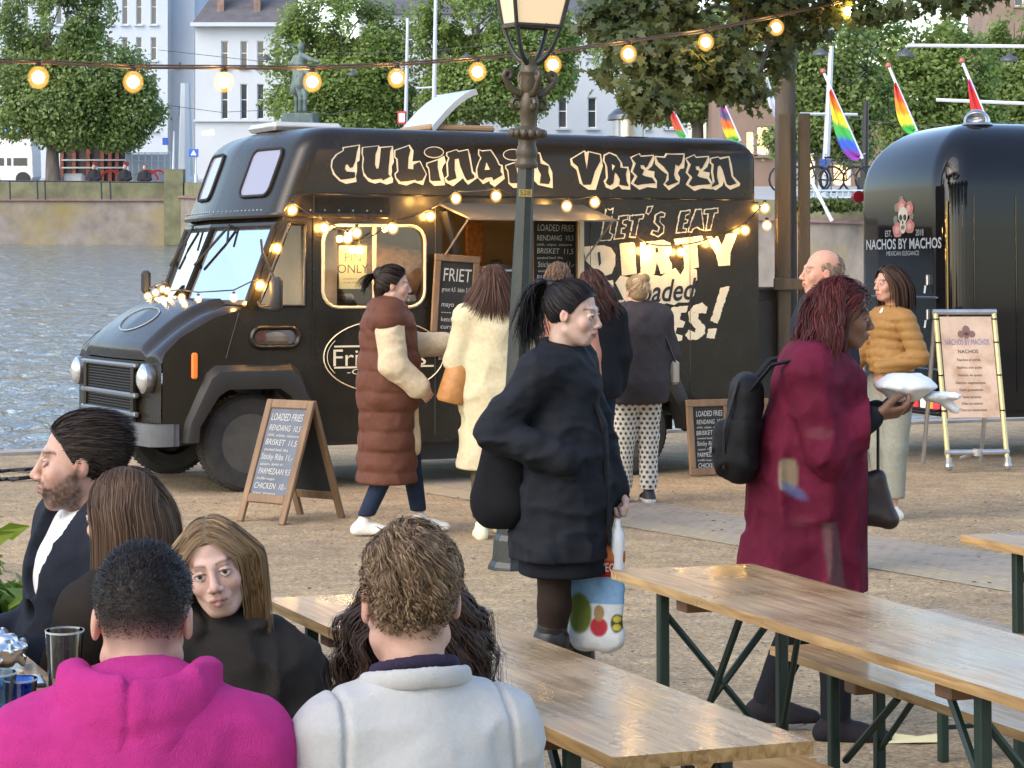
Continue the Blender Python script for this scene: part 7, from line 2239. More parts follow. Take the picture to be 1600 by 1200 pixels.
# ---------------------------------------------------------------- woman in dark coat with ponytail
p = Person('woman in a long dark coat with black ponytail, carrying a shopping bag', .185, 8.67, -112, 1.66,
    shR=(.155,-.03,1.355), elR=(.25,-.175,1.14), wrR=(.205,.075,1.045), elL=(-.20,.06,1.11), wrL=(-.15,.15,.90), hed=(0,.045,1.56), anR=(.08,-.05,.085), knR=(.085,.0,.49), anL=(-.09,.06,.085))
p.head(yaw=2, pitch=-9, skin=(.56,.385,.315), vox=.0032, brow=(.03,.02,.02), lips=(.36,.13,.12), hands=[dict(side='L',curl=1.1,dir=(0,.2,-1),up=(-1,0,0))])
p.hair((.016,.013,.013), 3600, .0024, .34, 22, lift=.05, tie=(0,-.100,.085), tiedir=(0,-.75,.45), tieg=.33, vol=.03, stiff=.6, noise=.16, seed=3, vox=.004,
    mass=lambda S: (S.ell((0,-.098,.088),(.020,.022,.020),.01), S.chain([(0,-.105,.09),(0,-.150,.085),(.0,-.165,.02),(.0,-.155,-.07)],[.016,.020,.020,.008],.01)))
p.hair((.03,.022,.02), 60, .0035, .10, 8, lift=.3, comb=lambda P: np.stack([np.sign(P[:,0])*.5+0*P[:,0], .5+0*P[:,0], -.3+0*P[:,0]],-1), grav=.9, vol=.05, mask=lambda P: (P[:,1]>.05)*(P[:,2]>.07)*1.0, cap=-.02, seed=5, vox=.01)
def coat(S,J):
    trunk(S,J,.022,.96,dep=.84,tr=.042); arm(S,J,'R',.019); arm(S,J,'L',.016)
    S.cap((0,.0,1.02),(0,-.005,.64),.165,.210,.08,(1,.90,1)); collar(S,J,.074,.020,z=.012)
    S.chain([J['nec']+v3(-.075,-.02,-.02),J['nec']+v3(0,-.085,-.045),J['nec']+v3(.075,-.02,-.02)],[.026,.032,.026],.02)
p.wear('coat', fabric('dark_coat',(.017,.019,.024),.78,.35), coat, .0075, addf(wrinkle(.020,(9,9,2.2),3,zr=(.75,1.35)),wrinkle(.016,(7,7,12),5),wrinkle(.004,(14,14,28),9),folds(.004,(25,25,20),5)), cut=[(0,0,1,.66)], relaxn=3)
p.wear('pocket_flap', fabric('placket_dark'), lambda S,J: S.cap((.175,.02,.99),(.16,.10,.97),.016,.016,.004,(1,1,.8)), .006)
p.wear('cuff', fabric('placket_dark'), lambda S,J: S.cap(J['wrR']*.94+J['elR']*.06,J['wrR'],.054,.053,.004), .007)
p.wear('zip_placket', fabric('placket_dark',(.010,.011,.014),.6), lambda S,J: S.chain([J['nec']+v3(0,.085,-.06),v3(.02,.168,1.15),v3(.02,.19,.72)],[.012,.012,.012],.01,(1,.6,1)), .007)
def dress(S,J): S.cap((0,0,.9),(0,.01,.60),.16,.19,.05,(1,.9,1))
p.wear('dress', M_darkcloth, dress, .012, folds(.014,(9,9,1.2),8), cut=[(0,0,1,.60)], hi=(9,9,.9))
p.wear('tights', fabric('brown_tights',(.028,.018,.014),.7), lambda S,J:[leg(S,J,q,.002,r=(.085,.056,.042)) for q in 'RL'], .010, hi=(9,9,.9))
shoes(p, M_blackleather, .008, .004, boot=.33, name='boot')
p.wear('boot_cuff', M_blackleather, lambda S,J:[S.cap(J['an'+q]*.25+J['kn'+q]*.75+v3(0,0,-.03),J['an'+q]*.38+J['kn'+q]*.62,.066,.060,.01) for q in 'RL'], .009, folds(.008,(20,20,20),2), hi=(9,9,.6))
b = held('tote_bag','black tote bag hanging under the elbow of the dark coat','bag',p,(.14,-.20,.80))
sdf_part('bag_body',(-.16,-.16,-.03),(.16,.2,.42),.010,lambda S:(S.cap((0,.0,.08),(0,.03,.26),.105,.085,.05,(.62,1,1)),S.cap((0,-.02,.05),(0,.06,.05),.06,.06,.05)),fabric('tote_black',(.010,.010,.012)),b,folds(.014,(8,8,4),4))
MB().tube([(.02,-.02,.30),(.02,.06,.40),(.0,.14,.47),(-.02,.20,.50)],.014,6,flat=.4).build('handle',M_darkcloth,b)
b = held('shopping_bag','colourful fruit print shopping bag with a bottle, held by the dark coat','bag',p,(-.02,.125,.325))
def bagfn(S):
    FL=(.5,1,1)
    S.cap((0,-.05,.05),(0,.055,.05),.050,.050,.02,FL); S.cap((0,-.055,.34),(0,.06,.34),.045,.045,.02,FL)
    S.cap((0,-.05,.05),(0,-.055,.34),.050,.045,.02,FL); S.cap((0,.055,.05),(0,.06,.34),.050,.045,.02,FL)
    S.cap((0,0,.06),(0,0,.33),.060,.050,.02,(.55,1.5,1))
def bagcol(V):
    y,z=V[:,1],V[:,2]; c=np.repeat(np.array((.58,.62,.64))[None,:],len(V),0)
    c=mixc(c,(.20,.36,.55),(z>.17)*(z<.275)*1.0)
    c=mixc(c,(.38,.05,.02),(z>=.275)*1.0); c=mixc(c,(.30,.02,.02),(z>.27)*(z<.295)*1.0); c=mixc(c,(.45,.17,.05),((z>.33))*.7)
    for (cy,cz,ry,rz_,cl) in ((-.055,.13,.05,.075,(.12,.16,.03)),(.022,.085,.034,.036,(.36,.03,.04)),(.022,.135,.02,.03,(.30,.20,.09)),(.088,.10,.022,.034,(.05,.05,.03)),(.088,.115,.014,.012,(.45,.40,.05)),(.088,.085,.014,.012,(.45,.40,.05))):
        c=mixc(c,cl,1/(1+np.exp((((y-cy)/ry)**2+((z-cz)/rz_)**2-1)*16)))
    return c
sdf_part('bag_body',(-.12,-.16,-.02),(.12,.17,.42),.0045,bagfn,fabric('printed_bag',(.5,.5,.5),.6,.0,attr='Col'),b,wrinkle(.007,(14,14,10),6),bagcol)
lettering('bag_lettering',[('FRUIT & VEG',0,.305,.045,dict(fit=.17))],mat('bag_print_white',(.62,.58,.54),.7),b,lambda a,bb,h:(.036+h,a,bb),.004)
MB().lathe([(.026,.28),(.027,.40),(.022,.43),(.011,.455),(.011,.48)],12,(.0,.085,0)).build('bottle',mat('milk_white',(.70,.73,.74),.3),b,smooth=50)
MB().tube([(0,-.05,.36),(0,-.03,.50),(0,.02,.56),(0,.05,.36)],.008,6).build('handle',fabric('strap_red',(.25,.03,.03)),b)

# ---------------------------------------------------------------- woman in burgundy coat
p = Person('woman in a burgundy patchwork coat with red hair, carrying a white plate', 1.075, 8.65, -94, 1.70, che=(0,.04,1.24), nec=(0,.06,1.385), hed=(0,.135,1.515), wai=(0,.01,1.06),
    shR=(.165,.01,1.325), shL=(-.165,.02,1.325), elR=(.20,.05,1.06), wrR=(.12,.24,1.17), elL=(-.20,.10,1.06), wrL=(-.08,.27,1.17), anR=(.09,.10,.085), knR=(.09,.10,.48), anL=(-.09,-.14,.11), knL=(-.09,.02,.48))
p.head(yaw=2, pitch=-8, skin=(.17,.088,.055), vox=.0035, lips=(.13,.04,.04), brow=(.02,.012,.01), blush=.15, hands=[dict(side='R',curl=.55,dir=(-.25,1,.1),up=(.6,0,-1)),dict(side='L',curl=.55,dir=(.25,1,.1),up=(-.6,0,-1))])
p.hair((.050,.010,.009), 3800, .0032, .24, 11, lift=.45, comb=lambda P: np.stack([P[:,0]*4,np.where(P[:,1]>-.01,-1.0,-.15),-.25+0*P[:,0]],-1), grav=.75, vol=.20, curl=.006, curlf=60, noise=.22, clumps=170, seed=8, colors=(.10,.017,.014),
    mask=lambda P: hair_mask(P,lift=.004)*1.0, mass=lambda S:(S.ell((0,-.045,.01),(.086,.095,.100),.03),S.chain([(0,-.075,-.02),(0,-.08,-.13)],[.075,.055],.03,(1.1,.8,1)),[S.cap((s*.085,-.01,.0),(s*.08,-.005,-.11),.026,.022,.02) for s in (-1,1)],S.ell((0,.085,-.03),(.085,.085,.105),.012,'sub')))
def bcoat(S,J):
    trunk(S,J,.034,1.02,dep=.92); arm(S,J,'R',.030,r=(.055,.048,.03)); arm(S,J,'L',.030,r=(.055,.048,.03))
    S.cap((0,.02,1.0),(0,-.01,.52),.18,.235,.08,(1,.96,1)); collar(S,J,.088,.024,open_=60,z=.01)
def bcol(V):
    n=fbm(V*np.array((1,1,.6)),9,3,2)[:,None]
    c=np.array((.105,.010,.028))[None,:]*(.7+.6*n)
    x,y,z=V[:,0],V[:,1],V[:,2]
    c=mixc(c,(.22,.19,.12),1/(1+np.exp((((y+.075)/.034)**4+((z-.965)/.055)**4-1)*6))*(x>0)*.75)
    c=mixc(c,(.07,.11,.24),1/(1+np.exp((((y+.055)/.045)**2+((z-.905+.5*(y+.05))/.02)**2-1)*4))*(x>0)*.75)
    c=mixc(c,(.10,.085,.075),1/(1+np.exp((((y-.075-(.75-z)*.12)/.028)**4-1)*3))*(z<.80)*(x>0)*.55)
    c=mixc(c,(.14,.09,.07),1/(1+np.exp((((y-.03)/.05)**2+((z-1.12)/.02)**2-1)*8))*(x>0)*.2)
    c=mixc(c,(.13,.05,.045),1/(1+np.exp((((y+.03)/.05)**2+((z-.80)/.02)**2-1)*8))*(x>0)*.2)
    return c
p.wear('coat', fabric('burgundy_wool',(.13,.012,.03),.8,.3,attr='Col'), bcoat, .009, addf(wrinkle(.030,(7,7,1.3),5,zr=(.8,1.45)),wrinkle(.014,(8,8,8),6),folds(.004,(25,25,20),6)), cut=[(0,0,1,.535),(0,-1,0,-.215)], color=bcol, relaxn=2)
p.wear('sleeves', M_darkcloth, lambda S,J:[S.cap(J['el'+q],J['wr'+q]-(J['wr'+q]-J['el'+q])*.08,.058,.042,.03) for q in 'RL'], .009, folds(.008,(18,18,18),4))
p.wear('trousers', M_darkcloth, lambda S,J:[leg(S,J,q,.012) for q in 'RL'], .011, folds(.008,(12,12,8),4), hi=(9,9,.9))
shoes(p, fabric('dark_boot',(.02,.018,.022),.7), .009, .006, boot=.16, name='boot')
b = held('backpack','black backpack worn on the back of the burgundy coat','backpack',p,(.06,-.27,.92))
sdf_part('pack_body',(-.22,-.2,-.05),(.22,.2,.52),.011,lambda S:(S.cap((-.05,.03,.08),(-.05,.055,.32),.075,.065,.03,(1.2,.85,1)),S.cap((.05,.03,.08),(.05,.055,.32),.075,.065,.03,(1.2,.85,1)),S.cap((0,-.035,.08),(0,-.03,.16),.06,.055,.02,(1.6,.6,1))),fabric('pack_black',(.011,.011,.012),.6),b,addf(wrinkle(.014,(9,9,10),7),lambda P:-.008*np.exp(-((P[:,2]-.235)/.006)**2)))
MB().tube([(.11,-.03,.06),(.12,-.03,.20),(.10,.02,.37)],.006,6).build('piping',M_blackleather,b)
MB().rbox((.05,-.075,.12),(.03,.01,.02),.003).build('buckle',M_chrome,b)
for s_ in (-1,1): MB().tube([(s_*.10,.06,.33),(s_*.12,.14,.43),(s_*.13,.24,.455),(s_*.13,.34,.42),(s_*.12,.37,.25)],.022,8,flat=.3).build('strap',M_darkcloth,b)
b = held('handbag','small dark handbag swinging below the arms of the burgundy coat','handbag',p,(.02,.235,.765))
sdf_part('bag_body',(-.1,-.13,-.03),(.1,.13,.24),.008,lambda S:(S.cap((0,-.045,.03),(0,.06,.02),.032,.032,.02),S.cap((0,-.03,.16),(0,.02,.17),.026,.026,.02),S.cap((0,-.045,.03),(0,-.03,.16),.032,.026,.02),S.cap((0,.06,.02),(0,.02,.17),.032,.026,.02),S.cap((0,0,.05),(0,0,.13),.034,.03,.02,(1,1.5,1))),mat('dark_plum_leather',(.018,.008,.010),.45),b)
MB().tube([(0,-.02,.19),(.03,-.03,.34),(.0,.02,.36),(0,.02,.19)],.006,6).build('strap',M_blackleather,b)
b = held('food_plate','white paper plate with wrapping held in front of the burgundy coat','plate',p,(.0,.375,1.225))
sdf_part('plate_bowl',(-.17,-.17,-.06),(.17,.17,.12),.007,lambda S:(S.cap((0,-.02,.0),(0,-.02,.035),.055,.105,.01,(1,1,.35)),S.ell((.02,-.04,.05),(.06,.06,.03),.02),S.ell((-.03,.03,.045),(.05,.05,.03),.02)),mat('paper_white',(.66,.69,.72),.75),b,wrinkle(.012,(14,14,14),3))
sdf_part('napkin',(-.12,.0,-.08),(.14,.24,.12),.007,lambda S:(S.cap((.0,.08,.0),(.02,.17,.005),.035,.014,.02,(1.3,1,.5)),S.cap((.0,.10,.0),(-.02,.16,-.05),.02,.012,.02,(1.5,1,.6))),mat('paper_white'),b,wrinkle(.012,(18,18,18),6))

# ---------------------------------------------------------------- woman in golden puffer jacket
p = Person('smiling woman in a golden quilted jacket beside the trailer', gx(1392,16.3), 16.3, 112, 1.74, nec=(0,-.015,1.41), shL=(-.16,-.01,1.33), shR=(.16,-.01,1.33), elL=(-.26,-.06,1.09), wrL=(-.14,.16,1.02), elR=(.24,.06,1.10), wrR=(.05,.26,1.02), anL=(-.08,.03,.085))
p.head(yaw=4, pitch=0, skin=RUDDY, vox=.0055, brow=(.04,.025,.02), lips=(.42,.13,.11), body_vox=.02)
p.hair((.035,.018,.012), 900, .008, .30, 9, lift=.3, comb=lambda P: np.stack([np.sign(P[:,0])*np.where(P[:,2]>.03,.5,.0),np.where(P[:,2]>.0,-.5,.0),-.2+0*P[:,0]],-1), grav=1.1, vol=.12, seed=4, colors=(.075,.038,.022), vox=.007,
    mass=lambda S:(S.chain([(0,-.075,.02),(0,-.085,-.12),(0,-.08,-.19)],[.075,.07,.045],.03,(1.15,.75,1)),[S.cap((s*.078,-.02,.02),(s*.085,-.02,-.14),.022,.02,.02) for s in (-1,1)]))
M_gold = fabric('gold_puffer',(.29,.155,.05),.45,.1,bscale=120)
p.wear('jacket', M_gold, lambda S,J:(trunk(S,J,.020,.90,dep=.80,sh=.042,tr=.034),arm(S,J,'R',.020,k=.006),arm(S,J,'L',.020,k=.006),S.cap((0,0,1.05),(0,0,.98),.155,.160,.05,(1,.85,1)),collar(S,J,.076,.014,z=.01)), .011, addf(puff(.06,.013),folds(.006,(10,10,6),3)), cut=[(0,0,1,.985)])
p.wear('scarf', mat('white_scarf',(.75,.74,.72),.8), lambda S,J:(S.cap(J['nec']+v3(0,.06,-.03),J['nec']+v3(0,.11,-.10),.035,.02,.02),), .012)
p.wear('trousers', fabric('sage_trousers',(.27,.27,.22)), lambda S,J:[leg(S,J,q,.018,r=(.095,.062,.05)) for q in 'RL'], .014, folds(.010,(10,10,5),5), cut=[(0,0,1,.15)], hi=(9,9,1.02))
shoes(p, M_whiteshoe, .012)
# ---------------------------------------------------------------- balding man
p = Person('balding man in a dark jacket standing behind the burgundy coat', gx(1288,13.4), 13.4, 98, 1.82)
p.head(yaw=0, pitch=2, skin=(.55,.29,.20), male=True, vox=.005, brow=(.20,.13,.09), body_vox=.02)
p.hair((.22,.17,.125), 700, .006, .022, 4, lift=.4, comb=lambda P: np.stack([0*P[:,0],-.8+0*P[:,0],-.5+0*P[:,0]],-1), grav=.3, vol=.03, mask=lambda P: hair_mask(P)*((P[:,2]<.055)|(P[:,1]<-.08))*(P[:,1]<.02), cap=-.004, vox=.007)
p.wear('jacket', M_navy, lambda S,J:(trunk(S,J,.045,1.12,dep=.85),arm(S,J,'R',.03),arm(S,J,'L',.03),S.cap((0,0,1.0),(0,0,.86),.19,.19,.05,(1,.85,1)),collar(S,J,.078,.022)), .013, folds(.014,(8,8,4),3), cut=[(0,0,1,.86)])
p.wear('trousers', M_denim, lambda S,J:[leg(S,J,q,.02,r=(.10,.068,.055)) for q in 'RL'], .015, hi=(9,9,1.0)); shoes(p, M_blackleather, .013)

# ---------------------------------------------------------------- woman with dotted trousers
p = Person('woman with blonde bun, dark quilted jacket and cream dotted trousers', gx(995,17.5), 17.5, 12, 1.67, anR=(.085,-.03,.085), anL=(-.10,.03,.085), elR=(.25,.0,1.10), wrR=(.22,.12,.95), elL=(-.25,.0,1.09), wrL=(-.20,.14,.95))
p.head(yaw=12, pitch=-3, skin=FAIR2, vox=.006, body_vox=.02)
p.hair((.32,.215,.11), 1300, .005, .12, 9, lift=.1, tie=(.02,-.098,.088), tiedir=(0,-.3,.1), vol=.06, stiff=.6, noise=.18, colors=(.50,.37,.22), vox=.007, mass=lambda S:(S.ell((.02,-.105,.098),(.042,.036,.038),.006),S.ell((0,-.05,-.02),(.062,.06,.055),.02)))
p.wear('jacket', fabric('charcoal_quilt',(.050,.042,.043),.7,.2), lambda S,J:(trunk(S,J,.055,1.18,dep=.92),arm(S,J,'R',.042),arm(S,J,'L',.042),S.cap((0,0,1.05),(0,0,.74),.205,.225,.08,(1,.85,1)),S.chain([J['nec']+v3(-.09,.02,.0),J['nec']+v3(-.075,-.07,-.01),J['nec']+v3(0,-.11,-.035),J['nec']+v3(.075,-.07,-.01),J['nec']+v3(.09,.02,.0)],[.035,.045,.055,.045,.035],.03)), .013,
   addf(lambda P: .006*(np.minimum(np.abs(np.sin((P[:,0]+P[:,2])*26)),np.abs(np.sin((P[:,0]-P[:,2])*26)))**.5-.6),folds(.012,(8,8,4),5)), cut=[(0,0,1,.745)])
def dots(V):
    c=np.repeat(np.array((.66,.60,.50))[None,:],len(V),0)
    u=np.arctan2(V[:,1],np.abs(V[:,0])-.09)*.075; w=V[:,2]
    a=u/.042; r_=np.floor(w/.036); a=a+.5*(r_%2); fu=(a-np.floor(a)-.5)*.042; fw=(w/.036-r_-.5)*.036
    return mixc(c,(.035,.028,.03),1/(1+np.exp((np.sqrt(fu**2+fw**2)-.0118)/.0012)))
p.wear('trousers', fabric('dotted_leggings',(.6,.6,.5),.8,.1,attr='Col'), lambda S,J:[leg(S,J,q,.018,r=(.098,.062,.046)) for q in 'RL'], .007, folds(.007,(14,14,9),4), cut=[(0,0,1,.105)], hi=(9,9,.93), color=dots)
def shoec(V): return np.where((V[:,2]<.036)[:,None], np.array((.68,.66,.60))[None,:], np.array((.02,.02,.022))[None,:])
shoes(p, mat('sneaker',(.1,.1,.1),.6,attr='Col'), .008, .008, color=shoec)
b = held('shoulder_bag','small silver shoulder bag on the hip of the quilted jacket','bag',p,(.27,-.02,.88))
MB().rbox((0,0,.09),(.07,.16,.18),.02).build('bag_body',mat('silver_leather',(.42,.38,.32),.35,metal=.5),b); MB().tube([(0,-.07,.17),(-.10,-.10,.40),(-.14,-.04,.58),(-.08,.10,.40),(0,.07,.17)],.008,6).build('strap',M_blackleather,b)

# ---------------------------------------------------------------- woman with auburn hair
p = Person('woman with auburn hair and black jacket queuing left of the blonde bun', gx(925,16.9), 16.9, 22, 1.70, hed=(0,.02,1.57))
p.head(yaw=10, pitch=-4, skin=FAIR2, vox=.006, body_vox=.022)
p.hair((.045,.018,.011), 900, .007, .26, 9, lift=.2, comb=lambda P: np.stack([P[:,0]*3,-.5+0*P[:,0],-.2+0*P[:,0]],-1), grav=.8, vol=.16, curl=.008, curlf=50, clumps=60, seed=6, vox=.008, mass=lambda S:(S.chain([(0,-.08,.02),(.03,-.085,-.10),(.04,-.08,-.18)],[.08,.07,.045],.03,(1.1,.8,1)),))
p.wear('jacket', M_darkcloth, lambda S,J:(trunk(S,J,.045,1.05,dep=.85),arm(S,J,'R',.032),arm(S,J,'L',.032),S.cap((0,0,1.05),(0,0,.80),.18,.20,.06,(1,.85,1)),collar(S,J,.08,.025)), .014, folds(.014,(8,8,4),6), cut=[(0,0,1,.80)])
p.wear('trousers', M_denim, lambda S,J:[leg(S,J,q,.015) for q in 'RL'], .015, hi=(9,9,1.0)); shoes(p, M_blackleather, .013)
# ---------------------------------------------------------------- person in salmon top
p = Person('person in a salmon coloured top standing right behind the lamppost', gx(872,15.9), 15.9, -12, 1.76)
p.head(yaw=0, pitch=0, skin=RUDDY, male=True, vox=.006, body_vox=.022)
p.hair((.14,.085,.05), 700, .007, .035, 5, lift=.4, comb=lambda P: np.stack([0*P[:,0],-.6+0*P[:,0],-.3+0*P[:,0]],-1), grav=.5, vol=.06, vox=.008)
p.wear('top', fabric('salmon_knit',(.52,.24,.16)), lambda S,J:(trunk(S,J,.03,1.1,dep=.82),arm(S,J,'R',.022),arm(S,J,'L',.022),S.cap((0,0,1.0),(0,0,.88),.165,.17,.05,(1,.8,1)),collar(S,J,.066,.016,open_=20)), .014, folds(.010,(9,9,5),4), cut=[(0,0,1,.88)])
p.wear('trousers', M_denim, lambda S,J:[leg(S,J,q,.015) for q in 'RL'], .015, hi=(9,9,.95)); shoes(p, M_blackleather, .013)
# ---------------------------------------------------------------- woman in pale yellow coat
p = Person('woman in a long pale yellow coat with brown bob, facing the hatch', gx(772,15.2), 15.2, 6, 1.73, elL=(-.235,.0,1.10), wrL=(-.02,.20,1.02), elR=(.225,.03,1.10), wrR=(.12,.22,1.02), anL=(-.09,-.10,.085), anR=(.06,.10,.085), knL=(-.08,.0,.49), knR=(.07,.08,.49))
p.head(yaw=-5, pitch=-3, skin=FAIR2, vox=.006, body_vox=.022)
p.hair((.055,.024,.014), 1500, .006, .235, 9, lift=.2, comb=lambda P: np.stack([P[:,0]*5,-.20+0*P[:,0],-.3+0*P[:,0]],-1), grav=.7, vol=.14, seed=2, colors=(.085,.04,.022), vox=.007, mass=lambda S:(S.chain([(0,-.07,.0),(0,-.075,-.12)],[.082,.078],.03,(1.1,.85,1)),[S.cap((s*.08,-.01,.0),(s*.085,-.01,-.12),.024,.022,.02) for s in (-1,1)]))
p.wear('coat', fabric('pale_yellow_coat',(.58,.50,.32),.75,.15), lambda S,J:(trunk(S,J,.040,1.04,dep=.85),arm(S,J,'R',.034),arm(S,J,'L',.034),S.cap((0,0,1.05),(0,-.005,.44),.165,.225,.08,(1,.82,1)),collar(S,J,.072,.022)), .011, addf(wrinkle(.022,(8,8,1.6),4,zr=(.7,1.4)),wrinkle(.007,(7,7,10),3)), cut=[(0,0,1,.43)], relaxn=2)
p.wear('trousers', fabric('olive_trousers',(.10,.08,.05)), lambda S,J:[leg(S,J,q,.014) for q in 'RL'], .013, hi=(9,9,.9), cut=[(0,0,1,.13)]); shoes(p, mat('cream_shoe',(.70,.64,.42),.6), .011, .006)
b = held('bucket_bag','tan leather bucket bag at the left hip of the yellow coat','handbag',p,(-.27,-.02,.84),.2)
MB().lathe([(.085,0),(.10,.02),(.085,.20),(.07,.26)],18,m=Matrix.Rotation(math.radians(14),3,'Y')).build('bag_body',mat('tan_leather',(.42,.19,.055),.55,var=.25,vscale=18,bump=.3,bscale=60),b,smooth=50)
MB().tube([(.02,0,.24),(.06,-.02,.36),(.12,-.03,.40)],.010,6).build('handle',M_blackleather,b); MB().tube([(.16,-.115,.36),(.30,-.145,.50),(.42,-.115,.64)],.011,6,flat=.4).build('strap',mat('brown_strap',(.19,.075,.04),.6),b)
# ---------------------------------------------------------------- woman in brown quilted vest
p = Person('woman walking in a long brown quilted vest with cream knit sleeves', gx(607,15.35), 15.35, -84, 1.74, elR=(.22,.02,1.08), wrR=(.19,.17,.94), elL=(-.20,.16,1.16), wrL=(-.16,.36,1.18), anR=(.09,-.16,.10), knR=(.09,.02,.50), anL=(-.09,.20,.095), knL=(-.09,.14,.48), hed=(0,.035,1.56))
p.head(yaw=-2, pitch=-6, skin=FAIR2, vox=.006, body_vox=.022, hands=[dict(side='L',curl=.4,vox=.007,up=(-.3,0,1)),dict(side='R',curl=.7,vox=.007,up=(1,0,.2))])
p.hair((.022,.014,.011), 900, .007, .19, 9, lift=.2, tie=(0,-.10,.05), vol=.08, stiff=.6, noise=.2, seed=9, vox=.007, mass=lambda S:(S.ell((0,-.10,.055),(.045,.042,.05),.02),S.chain([(0,-.075,-.03),(0,-.08,-.08)],[.055,.035],.03)))
def vest(S,J):
    trunk(S,J,.048,1.04,dep=.88); S.cap((0,0,1.05),(0,-.01,.34),.175,.215,.08,(1,.88,1))
    S.chain([J['nec']+v3(-.07,.03,.0),J['nec']+v3(-.06,-.05,.01),J['nec']+v3(0,-.075,.0),J['nec']+v3(.06,-.05,.01),J['nec']+v3(.07,.03,.0)],[.03]*5,.02)
p.wear('vest', fabric('brown_quilt',(.115,.045,.028),.55,.2), vest, .012, addf(puff(.125,.016,.03),wrinkle(.012,(10,10,8),5)), cut=[(0,0,1,.33)])
p.wear('sweater', fabric('cream_knit',(.62,.50,.33),.9,.3,bscale=200,bump=.7), lambda S,J:(arm(S,J,'R',.036,r=(.055,.05,.036)),arm(S,J,'L',.034,r=(.055,.048,.034)),S.cap((.02,.13,1.25),(.02,.17,.55),.05,.05,.03,(1,.6,1))), .010, wrinkle(.011,(9,9,14),3), relaxn=2)
p.wear('jeans', M_denim, lambda S,J:[leg(S,J,q,.010) for q in 'RL'], .013, hi=(9,9,.9), cut=[(0,0,1,.13)]); shoes(p, M_whiteshoe, .011, .005)

# ================================================================ seated people in front
# man in pink hoodie, seen from behind
p = Person('man in a bright pink hoodie seen from behind at the bottom left', -.615, 3.92, 6, 1.74, sit=True, che=(0,-.01,.82), nec=(0,.0,.960), hed=(.0,.080,1.055), shR=(.160,-.01,.860), shL=(-.160,-.01,.860), elR=(.245,.10,.66), elL=(-.245,.10,.66), wrR=(.16,.30,.76), wrL=(-.16,.30,.76))
p.head(yaw=-3, pitch=-20, skin=(.53,.33,.25), male=True, vox=.0032, scalp=(.055,.045,.040), neck_r=(.041,.047), hands=[dict(side='R'),dict(side='L')])
def fadelen(P): return np.interp(P[:,2],[-.06,-.02,.03,.07],[.002,.004,.010,.020])
p.hair((.014,.010,.0075), 9000, .0013, .03, 4, lift=.5, comb=lambda P: np.stack([0*P[:,0],.5+0*P[:,0],.15+0*P[:,0]],-1), grav=.1, vol=.02, top_len=fadelen, noise=.3, seed=12, cap=-.004, vox=.004, colors=(.018,.014,.012), mask=lambda P: hair_mask(P,fade=.055,lift=.016))
M_pink = fabric('pink_fleece',(.50,.036,.215),.9,.4,bscale=420,bump=.5,var=.08)
def hoodie(S,J):
    trunk(S,J,.024,1.12,dep=.86,sh=.052,tr=.036); arm(S,J,'R',.030); arm(S,J,'L',.030)
p.wear('hoodie', M_pink, hoodie, .008, addf(wrinkle(.012,(6,6,6),3),wrinkle(.005,(12,12,18),14)), lo=(-9,-9,.35))
def hood(S,J):
    n=J['nec']; pts=[]; rad=[]
    for q in range(33):
        t=-1+2*q/32; a=math.radians(270+128*t)      # 270 = middle of the back
        k_=math.cos(math.radians(128*t)*.62)
        pts.append(n+v3(math.cos(a)*.104,math.sin(a)*.100-.012*max(0,k_),.022-.045*max(0,k_)+.012*abs(t)-.05*max(0,abs(t)-.7)/.3)); rad.append(.020+.014*max(0,k_))
    S.chain(pts,rad,.003,(1,1,1.75))
    S.chain([n+v3(-.085,-.055,-.035),n+v3(-.03,-.105,-.075),n+v3(.035,-.108,-.08),n+v3(.090,-.055,-.035)],[.028,.036,.036,.028],.03)
p.wear('hood', M_pink, hood, .006, addf(wrinkle(.008,(8,8,14),8),lambda P: -.006*np.exp(-((P[:,0]+.012)/.005)**2)*(P[:,1]<-.02)))
p.wear('jeans', M_denim, lambda S,J:[leg(S,J,q,.012) for q in 'RL'], .016, hi=(9,9,.62)); shoes(p, M_whiteshoe, .014)

# man in light wool jacket, seen from behind
p = Person('man in a light grey wool jacket with curly hair, seen from behind', -.165, 4.02, 20, 1.76, sit=True, nec=(0,-.01,.972), hed=(.0,.030,1.072), che=(0,0,.78), shR=(.136,-.01,.850), shL=(-.136,-.01,.850), elR=(.20,.06,.64), elL=(-.20,.06,.64))
p.head(yaw=-6, pitch=-8, skin=(.56,.35,.265), male=True, vox=.0032, scalp=(.11,.07,.042), neck_r=(.043,.050), hands=[dict(side='R'),dict(side='L')])
def curllen(P): return np.interp(P[:,2]-.15*P[:,1],[-.06,-.01,.03,.06,.1],[.004,.006,.012,.034,.046])*(1-.6*np.clip((np.abs(P[:,0])-.04)/.03,0,1))
p.hair((.135,.082,.044), 9000, .0018, .05, 8, lift=.55, comb=lambda P: np.stack([0*P[:,0],-.10+0*P[:,0],-.35+.0*P[:,0]],-1), grav=.25, vol=.10, top_len=curllen, noise=.38, curl=.0055, curlf=115, clumps=130, seed=15, cap=.0, vox=.004, colors=(.26,.18,.105), mask=lambda P: hair_mask(P,fade=.03,lift=.008))
M_light = fabric('light_wool',(.50,.495,.48),.95,.35,bscale=420,bump=.25,var=.05,vscale=120)
def ljacket(S,J): trunk(S,J,.018,.96,dep=.84,sh=.046,tr=.036); arm(S,J,'R',.020); arm(S,J,'L',.020)
